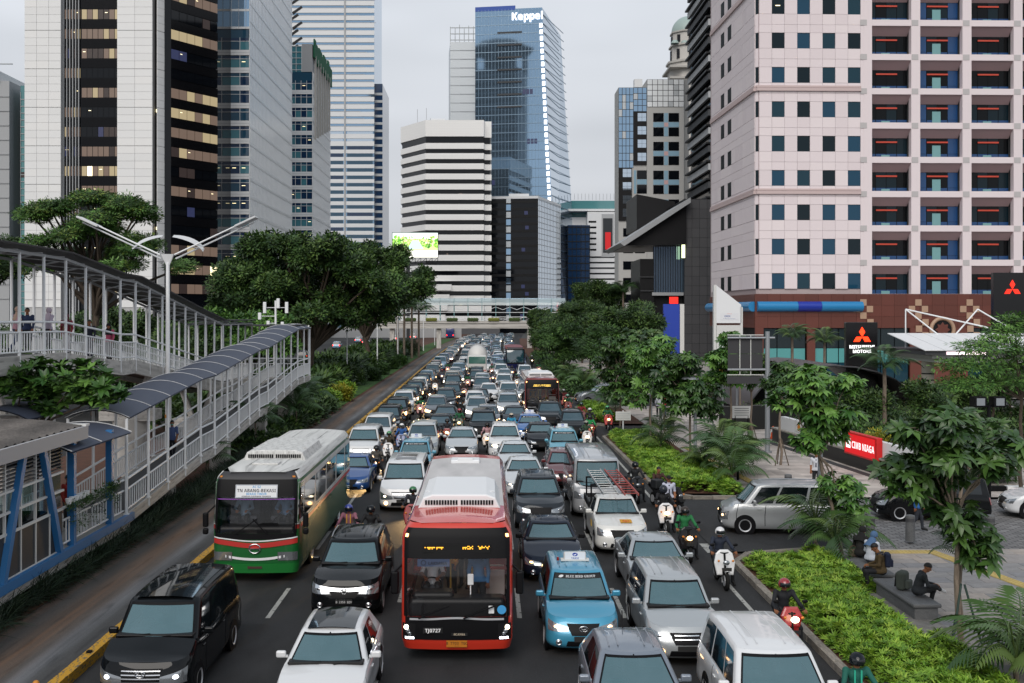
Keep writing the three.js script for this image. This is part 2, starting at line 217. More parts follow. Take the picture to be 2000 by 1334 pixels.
{ // leaning glass tower with lettering
  const d = 480, s = d / 2100, yaw = -9.3 * PI / 180, g = thing('glass_skyscraper', 'blue mirrored skyscraper with lettered crown and lit right edge', 'tower', [-5, 0, -d], yaw);
  const W = 30, H = 143, e = 7;                   // right edge slopes outwards to the ground
  const mk = (pts, m, n) => { const p = new THREE.BufferGeometry(); p.setAttribute('position', new THREE.Float32BufferAttribute(pts.flat(), 3)); p.setAttribute('uv', new THREE.Float32BufferAttribute(new Array(pts.length * 2).fill(0), 2)); p.computeVertexNormals(); return part(n, p, m, g); };
  const t = [[0, 0, 0], [W + e, 0, 0], [W, H, 0], [0, H, 0]], b = [[0, 0, -36], [W + e + 7, 0, -34], [W + 5, H - 4, -34], [0, H, -36]], q4 = (a, c, p, r) => [a, c, p, a, p, r];
  mk(q4(...t), BM.mirror2, 'front_glass'); mk(q4(t[1], b[1], b[2], t[2]), BM.mirror, 'side_glass'); mk(q4(t[3], t[2], b[2], b[3]), BM.grey, 'roof'); mk(q4(b[1], b[0], b[3], b[2]), BM.mirror2, 'rear_glass'); mk(q4(b[0], t[0], t[3], b[3]), BM.mirror, 'left_glass');
  const xr = (y) => W + e * (1 - y / H), tr = [], mu = [];
  for (let y = 4; y < H; y += 4) { tr.push(box(xr(y) - .2, .25, .2, xr(y) / 2, y, .08)); const side = beam([xr(y) + .1, y, 0], [xr(y) + 6 + .1, y, -34], .2, .3); tr.push(side); } for (let x = 1.5; x < W; x += 1.5) mu.push(box(.1, H, .14, x, H / 2, .05));
  part('transoms', tr, BM.kmull, g, 'stuff'); part('mullions', mu, BM.kmull, g, 'stuff');
  for (let k = 0; k < 7; k++) bx('louvre', BM.dgrey, g, 15.5, H - 10.5 - k * 5.5, .25, 11, .7, .3);
  for (let k = 0; k < 33; k++) { const y = H - 8 - k * 2.85; bx('edge_lamp', glow('#f4f8ff', .95), g, xr(y) - .9, y, .35, 1.3, 1.9, .5); bx('edge_frame', BM.mirror2, g, xr(y) - .9, y - 1.4, .3, 1.5, .8, .4); }
  bx('parapet', mat([.01, .06, .32], .5), g, 9, H + .4, -.4, 18, 2, 1); bx('corner_fin', BM.dgrey, g, xr(40) + .1, 18, .2, 2.6, 36, .6);
  for (const [x, y, w] of [[4, 92, 4], [24, 84, 5], [5, 66, 5], [22, 106, 3], [8, 52, 4]]) for (let k = 0; k < 3; k++) bx('lit_window', BM.bluelit, g, x + k * 1.6, y, .12, 1.3, 2.2, .06);
  { const font = await new FontLoader().loadAsync('fonts/droid/droid_sans_bold.typeface.json'); let x = 16.2; for (const ch of 'Keppel') { const t = new TextGeometry(ch, { font, size: 3.3, depth: .4, curveSegments: 4 }); t.computeBoundingBox(); part('letter', t.translate(x, H - 5.2, .3), glow('#f4f8ff', .75), g); x += t.boundingBox.max.x - t.boundingBox.min.x + .35; } }
  const h = thing('slim_tower', 'slim pale glass tower with open steel crown left of lettered skyscraper', 'tower', [-16.5, 0, -492]), c = [[0, 0], [13, 0], [13, -26], [-1.5, -22]];
  prism('core', c, 0, 132, BM.palebl, h); const f = face(h, 4.2, .05, 13, .05), l = face(h, 0, .04, 4, .04);
  for (let k = 0; k < 32; k++) { f('transom', BM.paleline, 0, 4 + k * 4, f.L, .3, .15); l('transom', BM.paleline, 0, 4 + k * 4, l.L, .2, .12); } f('dark_glass', BM.navy, 0, 40, f.L, 52, .08);
  for (let k = 0; k < 7; k++) bx('crown_post', BM.mull, h, k * 2.1, 135, -.3 - (k % 2) * 3, .3, 8 + (k % 3), .3); for (let k = 0; k < 3; k++) bx('crown_rail', BM.mull, h, 6.4, 133 + k * 2.8, -.5, 12.6, .35, .35);
}
{ // black glass block with pale gridded side
  const d = 425, s = d / 2100, g = thing('black_glass_block', 'black glass block with pale mirrored right side below the skyscraper', 'building', [2, 0, -d]);
  const A = [0, 0], B2 = [18.2, 2], C = [29.5, -32], D = [0, -36]; prism('core', [A, B2, C, D], 0, 53, BM.blackglass, g); prism('roof_edge', [[0, .2], [18.4, 2.2], [29.8, -32], [0, -36]], 53, 54, BM.pale, g);
  const f = face(g, ...A, ...B2), q = face(g, B2[0] + .1, B2[1], ...C); for (let k = 0; k < 18; k++) { f('spandrel', BM.dark, 0, 2 + k * 2.9, f.L, 1, .1); f('silver_panel', k % 2 ? BM.palebl : BM.mirror2, f.L * .32, 2 + k * 2.9, 1.8, 2.3, .14); if (R() < .5) f('lit_window', BM.bluelit, 6 + R() * 9, 3.2 + k * 2.9, 1.4, 1.4, .05); }
  q('side_glass', BM.mirror, 0, 0, q.L, 53, .06); const tr = []; for (let y = 2; y < 53; y += 2.2) tr.push(box(q.L, .2, .1, q.L / 2, y, .1)); for (let x = 0; x < q.L; x += 2.4) tr.push(box(.2, 53, .1, x, 26.5, .1)); q.geo('side_grid', merge(tr), BM.grey).userData.kind = 'stuff'; bx('roof_plant', BM.pale, g, 11, 54.8, -6, 8, 1.5, 4);
  // far white building and dark neighbour
  const w = thing('white_block', 'far white block with dark strips, glazed top and red screen', 'building', [42, 0, -500]); prism('wall', [[5, 0], [19.5, 0], [19.5, -30], [5, -30]], 0, 55, BM.pale, w); prism('wall', [[-4, -6], [19, -6], [19, -34], [-4, -34]], 0, 53, BM.pale, w); prism('glazed_top', [[-3, -8], [19, -8], [19, -30], [-3, -30]], 53, 61, BM.teal, w); bx('roof_slab', BM.pale, w, 8, 56, -6, 24, 1, 10);
  const u = face(w, 5, .05, 19.5, .05); for (let k = 0; k < 13; k++) u('window_strip', BM.blackglass, .5, 3 + k * 2.55, 13.5, .7, .08); for (let k = 0; k < 6; k++) u('window_strip', BM.blackglass, .5, 37 + k * 2.6, 3.6, .8, .08); u('screen_frame', BM.greyst, 6.6, 34, 5.6, 20, .2); u('screen', glow('#20262a', .2, '#181c20'), 7.2, 36, 4.4, 16, .1, .2); u('screen_image', glow('#c01418', .5, '#801014'), 8.2, 37.5, 2.6, 8, .05, .3); for (let k = 0; k < 3; k++) u('red_sign', glow('#ff5a5a', .9), 13.3, 4 + k * 3.4, .7, 2.2, .3);
  for (let k = 0; k < 13; k++) bx('rail_post', BM.mull, w, -2 + k * 1.7, 63, -9, .15, 3, .15);
  const v = thing('dark_block', 'dark blue glass block in the gap right of skyscraper', 'building', [38, 0, -490]); prism('core', [[-1, 0], [9, 0], [9, -20], [-1, -20]], 0, 48, BM.navy, v); const y = face(v, -1, .05, 9, .05); for (let k = 0; k < 14; k++) y('transom', BM.dark, 0, 4 + k * 3.3, 10, .4, .1); for (let k = 0; k < 6; k++) y('mullion', BM.dark, k * 2, 0, .2, 48, .1);
}
{ // grid building with blue panels
  const d = 260, s = d / 2100, X = (px) => (px - 1208) * s, Y = (py) => 7.8 + (612 - py) * s, g = thing('gridded_tower', 'grey tower with paired black windows, pale blue panels and mirrored top', 'tower', [(1208 - 950) * s, 0, -d]);
  const conc = mat([.4, .4, .39], .7), bp = mat([.2, .34, .44], .5), pp = mat([.5, .33, .33], .5);
  prism('wall', [[0, 0], [X(1263), 0], [X(1263), -8], [0, -8]], 0, Y(171), conc, g); prism('wall', [[X(1263), .6], [X(1335), .6], [X(1335), -25], [X(1263), -25]], 0, Y(156), conc, g); prism('side_wall', [[X(1335), 0], [X(1347), -1], [X(1347), -25], [X(1335), -25]], 0, Y(155), conc, g);
  const f = face(g, 0, .02, X(1263), .02), q = face(g, X(1263), .62, X(1335), .62);
  const glassGrid = (f, x0, x1, y0, y1, n, m, mt) => { f('glass_backing', BM.dgrey, x0, y0, x1 - x0, y1 - y0, .05); for (let i = 0; i < n; i++) for (let j = 0; j < m; j++) f('glass_pane', R() < .8 ? mt : BM.palebl, x0 + (x1 - x0) * i / n + .07, y0 + (y1 - y0) * j / m + .07, (x1 - x0) / n - .14, (y1 - y0) / m - .14, .05, .05); };
  glassGrid(f, 0, X(1237), Y(328), Y(171), 4, 11, BM.mirror2); glassGrid(f, X(1237), X(1263), Y(218), Y(171), 3, 4, BM.mirror2); glassGrid(q, 0, X(1335) - X(1263), Y(210), Y(156), 7, 5, BM.skyglass);
  for (const [x0, y0, y1] of [[X(1237), 322, 218], [0, 431, 328]]) { f('black_column', BM.dark, x0, Y(y0), X(1263) - X(1237) - .05, Y(y1) - Y(y0), .3); for (let k = 0; k < 4; k++) for (const a of [0, 1]) for (const b of [0, 1]) f('silver_pane', BM.mirror, x0 + 1 + a * 1.05, Y(y0) + .9 + k * 3.2 + b * 1, 1, .95, .08, .3); }
  const pair = (f, x0, y0) => { f('window', BM.blackglass, x0, y0, 2.5, 2.1, .06); f('window', BM.blackglass, x0 + 3.7, y0, 2.5, 2.1, .06); f('window', BM.blackglass, x0, y0 + 3.5, 2.5, 2.1, .06); f('window', BM.blackglass, x0 + 3.7, y0 + 3.5, 2.5, 2.1, .06); f('blue_panel', bp, x0, y0 + 2.2, 6.2, 1.2, .05); f('blue_panel', bp, x0 + 2.6, y0, 1, 5.6, .04); f('pink_panel', pp, x0 + 2.6, y0 + 2.3, 1, 1, .07); };
  for (let k = 0; k < 7; k++) pair(q, 1.5, Y(267) - k * 6.95); for (let k = 0; k < 3; k++) { f('window', BM.blackglass, X(1244), Y(378) - k * 6.95 + 3.5, 2.4, 2.1, .06); f('window', BM.blackglass, X(1244), Y(378) - k * 6.95, 2.4, 2.1, .06); f('blue_panel', bp, X(1238), Y(378) - k * 6.95, .6, 5.6, .05); f('blue_panel', bp, X(1244), Y(378) - k * 6.95 + 2.2, 2.4, 1.2, .05); }
  for (let k = 0; k < 5; k++) { f('window', BM.blackglass, X(1217), Y(462) - k * 6.95 / 2 * 1.15, 2.4, 2, .06); f('window', BM.blackglass, X(1240), Y(462) - k * 4, 2.4, 2, .06); }
  bx('roof_plant', BM.pale, g, X(1255), Y(150), -8, 2, 2, 2);
}
{ // domed stone tower
  const d = 330, s = d / 2100, Y = (py) => 7.8 + (612 - py) * s, g = thing('domed_tower', 'stone tower with stepped drums and pale green dome behind dark tower', 'tower', [(1352 - 950) * s, 0, -d - 8]);
  prism('shaft', [[-6.3, 7], [6.3, 7], [6.3, -7], [-6.3, -7]], 0, Y(152), BM.stone, g); const oct = (r, y0, y1, m, n) => part(n, new THREE.CylinderGeometry(r, r, y1 - y0, 8).rotateY(PI / 8).translate(0, (y0 + y1) / 2, 0), m, g);
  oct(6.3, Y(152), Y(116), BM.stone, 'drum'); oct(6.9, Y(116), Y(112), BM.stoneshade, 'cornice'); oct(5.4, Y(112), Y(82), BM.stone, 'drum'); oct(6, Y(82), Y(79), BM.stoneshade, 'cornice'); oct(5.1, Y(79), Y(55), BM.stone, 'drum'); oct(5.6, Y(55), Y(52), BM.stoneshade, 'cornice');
  part('dome', new THREE.SphereGeometry(5, 24, 12, 0, 2 * PI, 0, PI / 2).scale(1, 1.05, 1).translate(0, Y(52), 0), BM.copper, g); for (const x of [-4.6, -1.6]) part('turret_dome', new THREE.SphereGeometry(1.2, 12, 8, 0, 2 * PI, 0, PI / 2).translate(x, Y(79), 4), BM.copper, g);
  for (let k = 0; k < 8; k++) { const a = k * PI / 4; for (const [r, y, h] of [[5.1, 98, 3], [4.85, 67, 2.2]]) bx('window', BM.blackglass, g, Math.sin(a) * r * .96, Y(y), Math.cos(a) * r * .96, 1, h, 1); }
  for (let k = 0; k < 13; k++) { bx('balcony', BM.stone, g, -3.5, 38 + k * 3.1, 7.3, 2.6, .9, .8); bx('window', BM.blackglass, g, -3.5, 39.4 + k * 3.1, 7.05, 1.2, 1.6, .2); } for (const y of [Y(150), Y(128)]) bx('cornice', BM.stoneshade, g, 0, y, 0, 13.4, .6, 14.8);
}
{ // dark louvred tower behind the pink one
  const g = thing('louvred_tower', 'dark tower with slanting louvre bands left of the pink tower', 'tower', [46, 0, -220]); prism('core', [[.2, 0], [30, 0], [30, -23], [.2, -23]], 14, 95, BM.blackglass, g);
  const f = face(g, 0, -23, 0, 0); for (let k = 0; k < 22; k++) { f('louvre_band', k % 2 ? BM.dgrey : BM.greyst, 0, 15 + k * 3.7, f.L, 1.3, .6); f('ledge', BM.dark, -.3, 16.6 + k * 3.7, f.L + .6, .35, 1.1); }
  prism('plinth', [[.2, 0], [30, 0], [30, -23], [.2, -23]], 0, 14, BM.dark, g);
}
{ // black podium with a blade canopy
  const d = 170, s = d / 2100, X = (px) => (px - 950) * s, Y = (py) => 7.8 + (612 - py) * s, g = thing('blade_canopy_hall', 'black hall with a sharp upswept blade canopy and glass front', 'building', [X(1337), 0, -d]), ox = X(1337);
  const tile = mat([.05, .05, .054], .6), tile2 = mat([.057, .057, .061], .6);
  prism('wall', [[0, -.2], [6, -.2], [6, -30], [0, -30]], 0, Y(388), BM.dark, g); const f = face(g, 0, -.18, 4.8, -.18); for (let r = 0; r < 17; r++) for (let c = 0; c < 4; c++) f('wall_panel', R() < .5 ? tile : tile2, c * 1.2 + .02, r * 1.52 + .02, 1.16, 1.48, .08);
  part('canopy_blade', extrude([[X(1208) - ox, Y(476)], [.6, Y(388)], [.6, Y(398)], [X(1216) - ox, Y(482)]], 22).translate(0, 0, -9), BM.grey, g); part('canopy_soffit', extrude([[X(1222) - ox, Y(480)], [.2, Y(400)], [.2, Y(478)]], 20).translate(0, 0, -9.5), BM.dark, g);
  part('roof_wedge', extrude([[X(1273) - ox, Y(430)], [X(1273) - ox, Y(356)], [X(1355) - ox, Y(372)], [X(1355) - ox, Y(430)]], 14).translate(0, 0, -24), BM.dark, g);
  const q = face(g, X(1279) - ox, -2, 0, -2); q('front_glass', BM.mirror2, 0, Y(575), q.L, Y(480) - Y(575), .1); for (let k = 0; k < 13; k++) q('mullion', BM.dark, k * q.L / 12, Y(575), .08, Y(480) - Y(575), .25); q('ledge', BM.grey, -.3, Y(577), q.L + .4, .5, 1.2); q('base', BM.dark, 0, 0, q.L, Y(577), .1);
  prism('side_block', [[X(1252) - ox, -1], [X(1279) - ox, -1], [X(1279) - ox, -12], [X(1252) - ox, -12]], 0, Y(505), BM.dark, g); const q2 = face(g, X(1252) - ox, -.95, X(1279) - ox, -.95); for (let k = 0; k < 6; k++) q2('ledge', BM.dgrey, 0, 2.5 + k * 2.2, q2.L, .15, .2); bx('light_screen', glow('#e8f0b0', 1.1), g, -.25, Y(478), .3, .5, 4.2, .3);
}
{ // pink tower, right
  const d = 118, s = d / 2100, g = thing('pink_tower', 'pink panelled tower with square windows and recessed glazed bays', 'tower', [29.4, 0, -d], .025);
  const F = 3.78, Y0 = 10.2, NF = 11, cw = 1.48;   // floors, cell width
  prism('wall_core', [[.35, -.6], [.6, -.35], [11.85, -.35], [11.85, -22], [.35, -22]], 8.6, Y0 + NF * F, BM.pinkjoint, g); prism('bay_core', [[11.85, -1.4], [46, -1.4], [46, -22], [11.85, -22]], 8.6, Y0 + NF * F, BM.dgrey, g);
  const f = face(g, .6, -.33, 11.85, -.33), l = face(g, .33, -21, .33, -.6), c = face(g, .34, -.6, .6, -.34), fw = f.L / 8, lw = l.L / 12, P = () => pick([BM.pinkA, BM.pinkA, BM.pinkB, BM.pinkC]);
  let nP = 0; const panel = (f, x, y, w, h) => f('wall_panel', P(), x + .012, y + .012, w - .024, h - .024, .13 + R() * .006);
  for (let k = 0; k < NF; k++) {
    const y = Y0 + k * F, band = k === 3 || k === 6 || k === 9;
    for (let i = 0; i < 8; i++) { const win = i % 2 === 1; if (!win) panel(f, i * fw, y + .3, fw, 1.72); panel(f, i * fw, y + 2.02, fw, .9); panel(f, i * fw, y + 2.92, fw, F - 2.62); }
    for (let i = 0; i < 4; i++) { const wd = f('window', pick([BM.winA, BM.winA, BM.winB, BM.winB, BM.winC]), (2 * i + 1) * fw + .02, y + .32, fw - .04, 1.68, .04, -.12 + .14);  }
    if (k === 8) f('ceiling_light', BM.lit, fw * 1.3, y + 1.2, .5, .08, .03, .06);
    for (let i = 0; i < 12; i++) { const win = i === 3 || i === 5; if (!win) panel(l, i * lw, y + .3, lw, 1.72); else l('window', BM.winE, i * lw + .03, y + .33, lw - .06, 1.67, .04, .1); if (i % 3 === 0) { l('wall_panel', P(), i * lw + .012, y + 2.03, 3 * lw - .024, .87, .13); l('wall_panel', P(), i * lw + .012, y + 2.93, 3 * lw - .024, F - 2.66, .13); } }
    panel(c, 0, y + 2.02, c.L, F - 1.72); c('window', BM.winB, .03, y + .32, c.L - .06, 1.68, .1);
    if (band) { f('string_course', BM.pinkband, -.3, y - .62, f.L + .3, .34, .34); f('string_course', BM.pinkband, -.3, y - .24, f.L + .3, .22, .28); l('string_course', BM.pinkband, 0, y - .62, l.L + .3, .34, .34); l('string_course', BM.pinkband, 0, y - .24, l.L + .3, .22, .28); c('string_course', BM.pinkband, -.1, y - .62, c.L + .2, .34, .34); }
  }
  const bw = 5.72, b0 = 12.2, bay = face(g, 11.85, -.3, 46, -.3), back = face(g, 11.85, -1.35, 46, -1.35);
  bay('pilaster', BM.pinkA, 0, 8.6, .4, NF * F + 1.6, .12);
  for (let i = 0; i < 6; i++) bay('pilaster', BM.pinkA, b0 - 11.85 + i * bw - (i ? .45 : 0), 8.6, i ? 1.0 : .9, NF * F + 1.6, .7, -.55);
  for (let k = 0; k < NF; k++) {
    const y = Y0 + k * F; bay('balcony_edge', BM.pinkA, 0, y - .92, 33, .67, .5, -.4);
    for (let i = 0; i < 5; i++) {
      const x = b0 - 11.85 + i * bw + .55, w = bw - 1; bay('joint_block', BM.pinknode, x - .95, y - .9, .72, .62, .03, .152);
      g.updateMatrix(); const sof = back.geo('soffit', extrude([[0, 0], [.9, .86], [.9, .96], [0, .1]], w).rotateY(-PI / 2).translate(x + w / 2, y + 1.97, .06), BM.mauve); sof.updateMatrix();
      back('bay_glass', BM.winD, x, y - .3, w, 2.3, .05); const mid = i % 3 === 1; for (let c2 = 0; c2 < 4; c2++) { back('window', mid && (c2 === 0 || c2 === 3) ? BM.bluepane : pick([BM.winB, BM.winD, BM.winD]), x + c2 * w / 4 + .04, y + .25, w / 4 - .08, 1.68, .04, .05); back('sill_pane', BM.bluepane, x + c2 * w / 4 + .04, y - .24, w / 4 - .08, .46, .05, .05); } back('centre_pane', BM.aqua, x + w * .38, y - .24, w * .2, mid ? 1.4 : .34, .05, .11);
      back('red_rail', BM.redbar, x + w * .25, y + 1.42, w * .5, .17, .1, .14);
    }
  }
  // brown stone base, shop fronts, blue canopy
  prism('base_core', [[.4, -1.2], [1.2, -.4], [46, -.4], [46, -21], [.4, -21]], 0, 8.6, BM.dark, g);
  const fb = face(g, 0, .1, 46, .1), lb = face(g, .2, -21, .2, 0);
  for (let i = 0; i < 24; i++) for (let k = 0; k < 3; k++) if (!(i >= 8 && i < 24 && k === 2 && 0)) fb('stone_panel', R() < .5 ? BM.brown : BM.brown2, i * 1.4 + .01, 6.2 + k * 1.25, 1.38, 1.23, .2); for (let i = 0; i < 7; i++) lb('stone_panel', BM.brown, i * 3 + .01, 6.2, 2.98, 3.7, .2);
  const fill = (x0, x1) => { const n = Math.round((x1 - x0) / 1.5); for (let c = 0; c < n; c++) { const w = (x1 - x0) / n; fb('shop_window', BM.bankglass, x0 + c * w + .05, 4.0, w - .1, 2.15, .05, .0); fb('frosted_pane', BM.bankfilm, x0 + c * w + .05, 2.4, w - .1, 1.55, .05, .0); fb('shop_window', BM.winC, x0 + c * w + .05, .3, w - .1, 2.05, .05, 0); } };
  fill(.9, 5.6); fill(6.6, 10.6); fill(12.4, 17); fill(23.6, 28); for (const x of [0, 5.7, 10.8, 17.1]) fb('stone_pier', BM.brown, x, 0, x > 17 ? 6.4 : .9 + (x > 10 ? .6 : 0), 6.2, .35);
  const chk = (x, y) => { for (const [a, b] of [[0, 0], [1, 1], [-1, 1], [0, 2], [1, -1], [0, -2], [1, -3]]) fb('tan_tile', BM.tan, x + a * .72, y + b * .72, .7, .7, .06, b < 0 ? .36 : .21); }; chk(11.6, 7.2); chk(17.7, 7.2); chk(23.4, 7.2);
  fb.geo('medallion_ring', new THREE.TorusGeometry(1.25, .22, 8, 40).translate(20.6, 6.0, .5), BM.tan); fb.geo('medallion_disc', new THREE.CylinderGeometry(1.1, 1.1, .2, 32).rotateX(PI / 2).translate(20.6, 6.0, .4), BM.dark); const st = []; for (let k = 0; k < 16; k++) { const a = k * PI / 8, r = k % 2 ? .55 : .82; st.push([Math.cos(a) * r, Math.sin(a) * r]); } fb.geo('medallion_star', extrude(st, .12, .02).translate(20.6, 6.0, .56), BM.brown);
  const canopy = (x0, x1, m) => fb.geo('canopy', new THREE.CylinderGeometry(.55, .55, x1 - x0, 20).rotateZ(PI / 2).translate((x0 + x1) / 2, 8.55, .3), m); canopy(.2, 4.6, BM.bluecan); canopy(4.62, 7.2, BM.bluecan2); canopy(7.22, 11.8, BM.bluecan); lb.geo('canopy', new THREE.CylinderGeometry(.55, .55, 21, 20).rotateZ(PI / 2).translate(10.5, 8.55, .3), BM.bluecan);
}
// ---------- ground, road, walkways ----------
const bend = (d) => d > 180 ? .00012 * (d - 180) ** 2 : 0;
function strip(x0, x1, d0, d1, y, uvs = 8, n = 40) { const P = []; for (let i = 0; i <= n; i++) { const d = lerp(d0, d1, i / n); for (const x of [x0, x1]) P.push([x + bend(d), y, -d]); } return uvXZ(quads(P, n + 1, 2), 1 / uvs); }
const GM = {
  asphalt: mat('#ffffff', .82, 0, { map: tex(1024, 1024, (u, v, i, j) => { const sp = hash2(i, j, 5), n = fbm(u, v, 8, 5, 11), st = fbm(u * 1, v * .25, 16, 3, 14), k = 35 + 16 * (n - .5) + (sp - .5) * 17 + (sp > .975 ? 26 : 0) - 14 * Math.max(0, st - .58) * 4; return [k * .97, k * .985, k * 1.03]; }), bumpMap: tex(256, 256, (u, v, i, j) => [hash2(i, j, 2) * 255], false, 8, 8), bumpScale: .004 }),
  busway: mat('#ffffff', .75, 0, { map: tex(256, 1024, (u, v, i, j) => {
    const sp = hash2(i, j, 7), n = fbm(u, v, 6, 5, 17), s = fbm(u, v * .18, 24, 4, 19), tr = Math.exp(-(((u - .4) / .16) ** 2)) * (.35 + s), tr2 = Math.exp(-(((u - .06) / .06) ** 2)) * s * 1.2, pale = Math.exp(-(((u - .66) / .1) ** 2)) * (.2 + s * .9), dk = Math.max(0, fbm(u, v, 20, 3, 23) - .6) * 3;
    const b = 64 + 30 * (n - .5) + (sp - .5) * 16 + 46 * pale - 22 * dk; return [b + 44 * tr + 46 * tr2, b + 22 * tr + 22 * tr2 + 3 * pale, b + 6 * tr + 8 * tr2 + 8 * pale];
  }) }),
  concrete: mat('#ffffff', .85, 0, { map: tex(512, 512, (u, v, i, j) => { const k = 118 + 50 * (fbm(u, v, 8, 5, 41) - .5) + (hash2(i, j, 4) - .5) * 18; return [k, k * .98, k * .95]; }) }),
  kerb: [0, 1, 2].map((s) => mat('#ffffff', .85, 0, { map: tex(128, 128, (u, v, i, j) => { const k = 116 + s * 8 + 60 * (fbm(u, v, 6, 4, 51 + s) - .5) + (hash2(i, j, 6 + s) - .5) * 22; return [k * 1.02, k * .97, k * .9]; }) })),
  yellow: [0, 1].map((s) => mat('#ffffff', .7, 0, { map: tex(128, 128, (u, v, i, j) => { const w = fbm(u, v, 9, 4, 61 + s), g = w > .6 ? 1 : 0, k = hash2(i, j, 3) * 22; return g ? [92 + k, 84 + k, 66 + k] : [176 + k, 132 + k * .8, 34]; }) })),
  soil: mat('#ffffff', .95, 0, { map: tex(256, 256, (u, v, i, j) => { const k = 46 + 50 * fbm(u, v, 12, 5, 71) * hash2(i, j, 8) + 14; return [k * 1.1, k * .68, k * .46]; }) }),
  lawn: mat('#ffffff', .95, 0, { map: tex(256, 256, (u, v, i, j) => { const k = .5 + .7 * fbm(u, v, 12, 4, 81) * (.5 + hash2(i, j, 9)); return [52 * k, 92 * k, 22 * k]; }) }),
  line: mat('#ffffff', .7, 0, { map: tex(128, 128, (u, v, i, j) => { const w = fbm(u, v, 10, 4, 91); const k = w > .66 ? 70 : 158 + 40 * (w - .5); return [k, k, k * .97]; }) }),
  pave: mat('#ffffff', .75, 0, { map: tex(512, 512, (u, v, i, j) => { const c = Math.floor(u * 8), r = Math.floor(v * 8), b = 156 + 34 * hash2(c, r, 13) - (hash2(Math.floor(c / 4), r, 3) > .6 ? 18 : 0), k = b + (hash2(i, j, 3) - .5) * 22 + 26 * (fbm(u, v, 8, 4, 95) - .5); return [k * 1.02, k * .97, k * .93]; }) }),
  cobble: mat('#ffffff', .8, 0, { map: tex(512, 512, (u, v, i, j) => { const r = Math.floor(v * 32), c = Math.floor(u * 16 + (r % 2) * .5), e = Math.min((u * 16 + (r % 2) * .5) % 1, (v * 32) % 1), k = (e < .09 ? 52 : 100 + 34 * hash2(c, r, 5)) + 26 * (fbm(u, v, 8, 4, 97) - .5); return [k, k * .99, k * .99]; }) }),
};
struct('ground', new THREE.PlaneGeometry(3000, 3000).rotateX(-PI / 2).translate(0, -.06, -900), mat([.05, .05, .048], .95));
struct('road', strip(-9, 7.9, 5, 400, 0, 9, 60), GM.asphalt);
{ const P = [], n = 60, uv = []; for (let i = 0; i <= n; i++) { const d = lerp(10, 400, i / n); for (const x of [-11.85, -9]) P.push([x + bend(d), .004, -d]); } const g = quads(P, n + 1, 2); const a = g.attributes.uv; for (let i = 0; i <= n; i++) for (const k of [0, 1]) a.setXY(i * 2 + k, k, lerp(10, 400, i / n) / 22); struct('busway', g, GM.busway); }
struct('opposite_road', strip(-42, -23, 5, 420, -.01, 9, 60), GM.asphalt);
struct('median_ground', strip(-23, -11.85, 5, 400, .02, 4, 60), GM.soil);
struct('median_lawn', strip(-15.6, -12.1, 86, 330, .05, 4, 40), GM.lawn);
for (const x of [-5.6, -2.35, .85, 3.55]) for (let k = 0; k < 12; k++) { const d = 19.5 + k * 8 + (x === -2.35 ? 1.5 : 0); struct('lane_marking', strip(x - .06, x + .06, d, d + 3, .005, 1, 2), GM.line); }
for (const [a, b] of [[14, 31.5], [45, 68]]) struct('edge_line', strip(6.9, 7.02, a, b, .005, 1, 2), GM.line);
for (const [d, x0] of [[35, 7.2], [36.8, 7.6], [74, 7.2], [71.5, 7.6]]) struct('stop_marking', strip(x0, x0 + .3, d, d + 1.4, .0055, 1, 2), GM.line);
// yellow-topped separator between busway and road
{ const g = new THREE.BoxGeometry(.24, .22, .98), r = rngs(5); const s = new THREE.Group(); s.name = 'busway_separator'; s.userData = { kind: 'structure' }; scene.add(s);
  for (let k = 0; k < 110; k++) { const d = 20 + k, m = part('kerb_block', new THREE.BoxGeometry(.24, .24, .985 - .004 * (k % 3)), GM.yellow[k % 2], s); m.position.set(-8.87 + (r() - .5) * .015, .11, -d); m.rotation.y = (r() - .5) * .01; if (k % 4 === 0) part('marker_stud', box(.1, .05, .12, 0, .14, 0), M.black, m); }
  const far = part('kerb_run', strip(-8.99, -8.75, 130, 330, .22, 1, 30), GM.yellow[0], s); }
single('kerb_marker', [cyl(.07, .09, .06, 0, .03, 0), cyl(.05, .05, .28, 0, .2, 0), sphere(.07, 0, .36, 0)], mat([.5, .2, .02], .5), 'small orange marker post on end of yellow separator', 'post', [-9.05, 0, -21.6]);
// right side: kerbs, planting beds, paving
const kerbs = new THREE.Group(); kerbs.name = 'kerb'; kerbs.userData.kind = 'structure'; scene.add(kerbs);
const kg = [new THREE.BoxGeometry(.2, .2, .94), new THREE.BoxGeometry(.2, .2, .96)]; let kn = 0;
function kerbRun(x0, d0, x1, d1) { const L = Math.hypot(x1 - x0, d1 - d0), n = Math.max(1, Math.round(L / .97)); for (let i = 0; i < n; i++) { const t = (i + .5) / n, m = part('kerb_stone', kg[i % 2], GM.kerb[kn++ % 3], kerbs); m.position.set(lerp(x0, x1, t), .065 + ((kn * 7) % 5) * .002, -lerp(d0, d1, t)); m.rotation.y = -Math.atan2(x1 - x0, d1 - d0) + ((kn * 13) % 7 - 3) * .004; m.scale.z = L / n / .97; } }
kerbRun(7.7, 13, 7.7, 33.2); kerbRun(7.7, 33.2, 8.4, 34.4); kerbRun(8.4, 34.4, 11.2, 35.2); kerbRun(11.2, 45, 8.6, 45); kerbRun(8.6, 45, 7.5, 46.4); kerbRun(7.5, 46.4, 7.3, 67); kerbRun(7.3, 67, 8.2, 68.5); kerbRun(8.2, 68.5, 11, 68.8); kerbRun(8.2, 74, 7.3, 75.5); kerbRun(7.3, 75.5, 7.3, 88); kerbRun(7.3, 88, 11, 89); kerbRun(7.4, 98, 7.4, 150); kerbRun(11, 97, 7.4, 98);
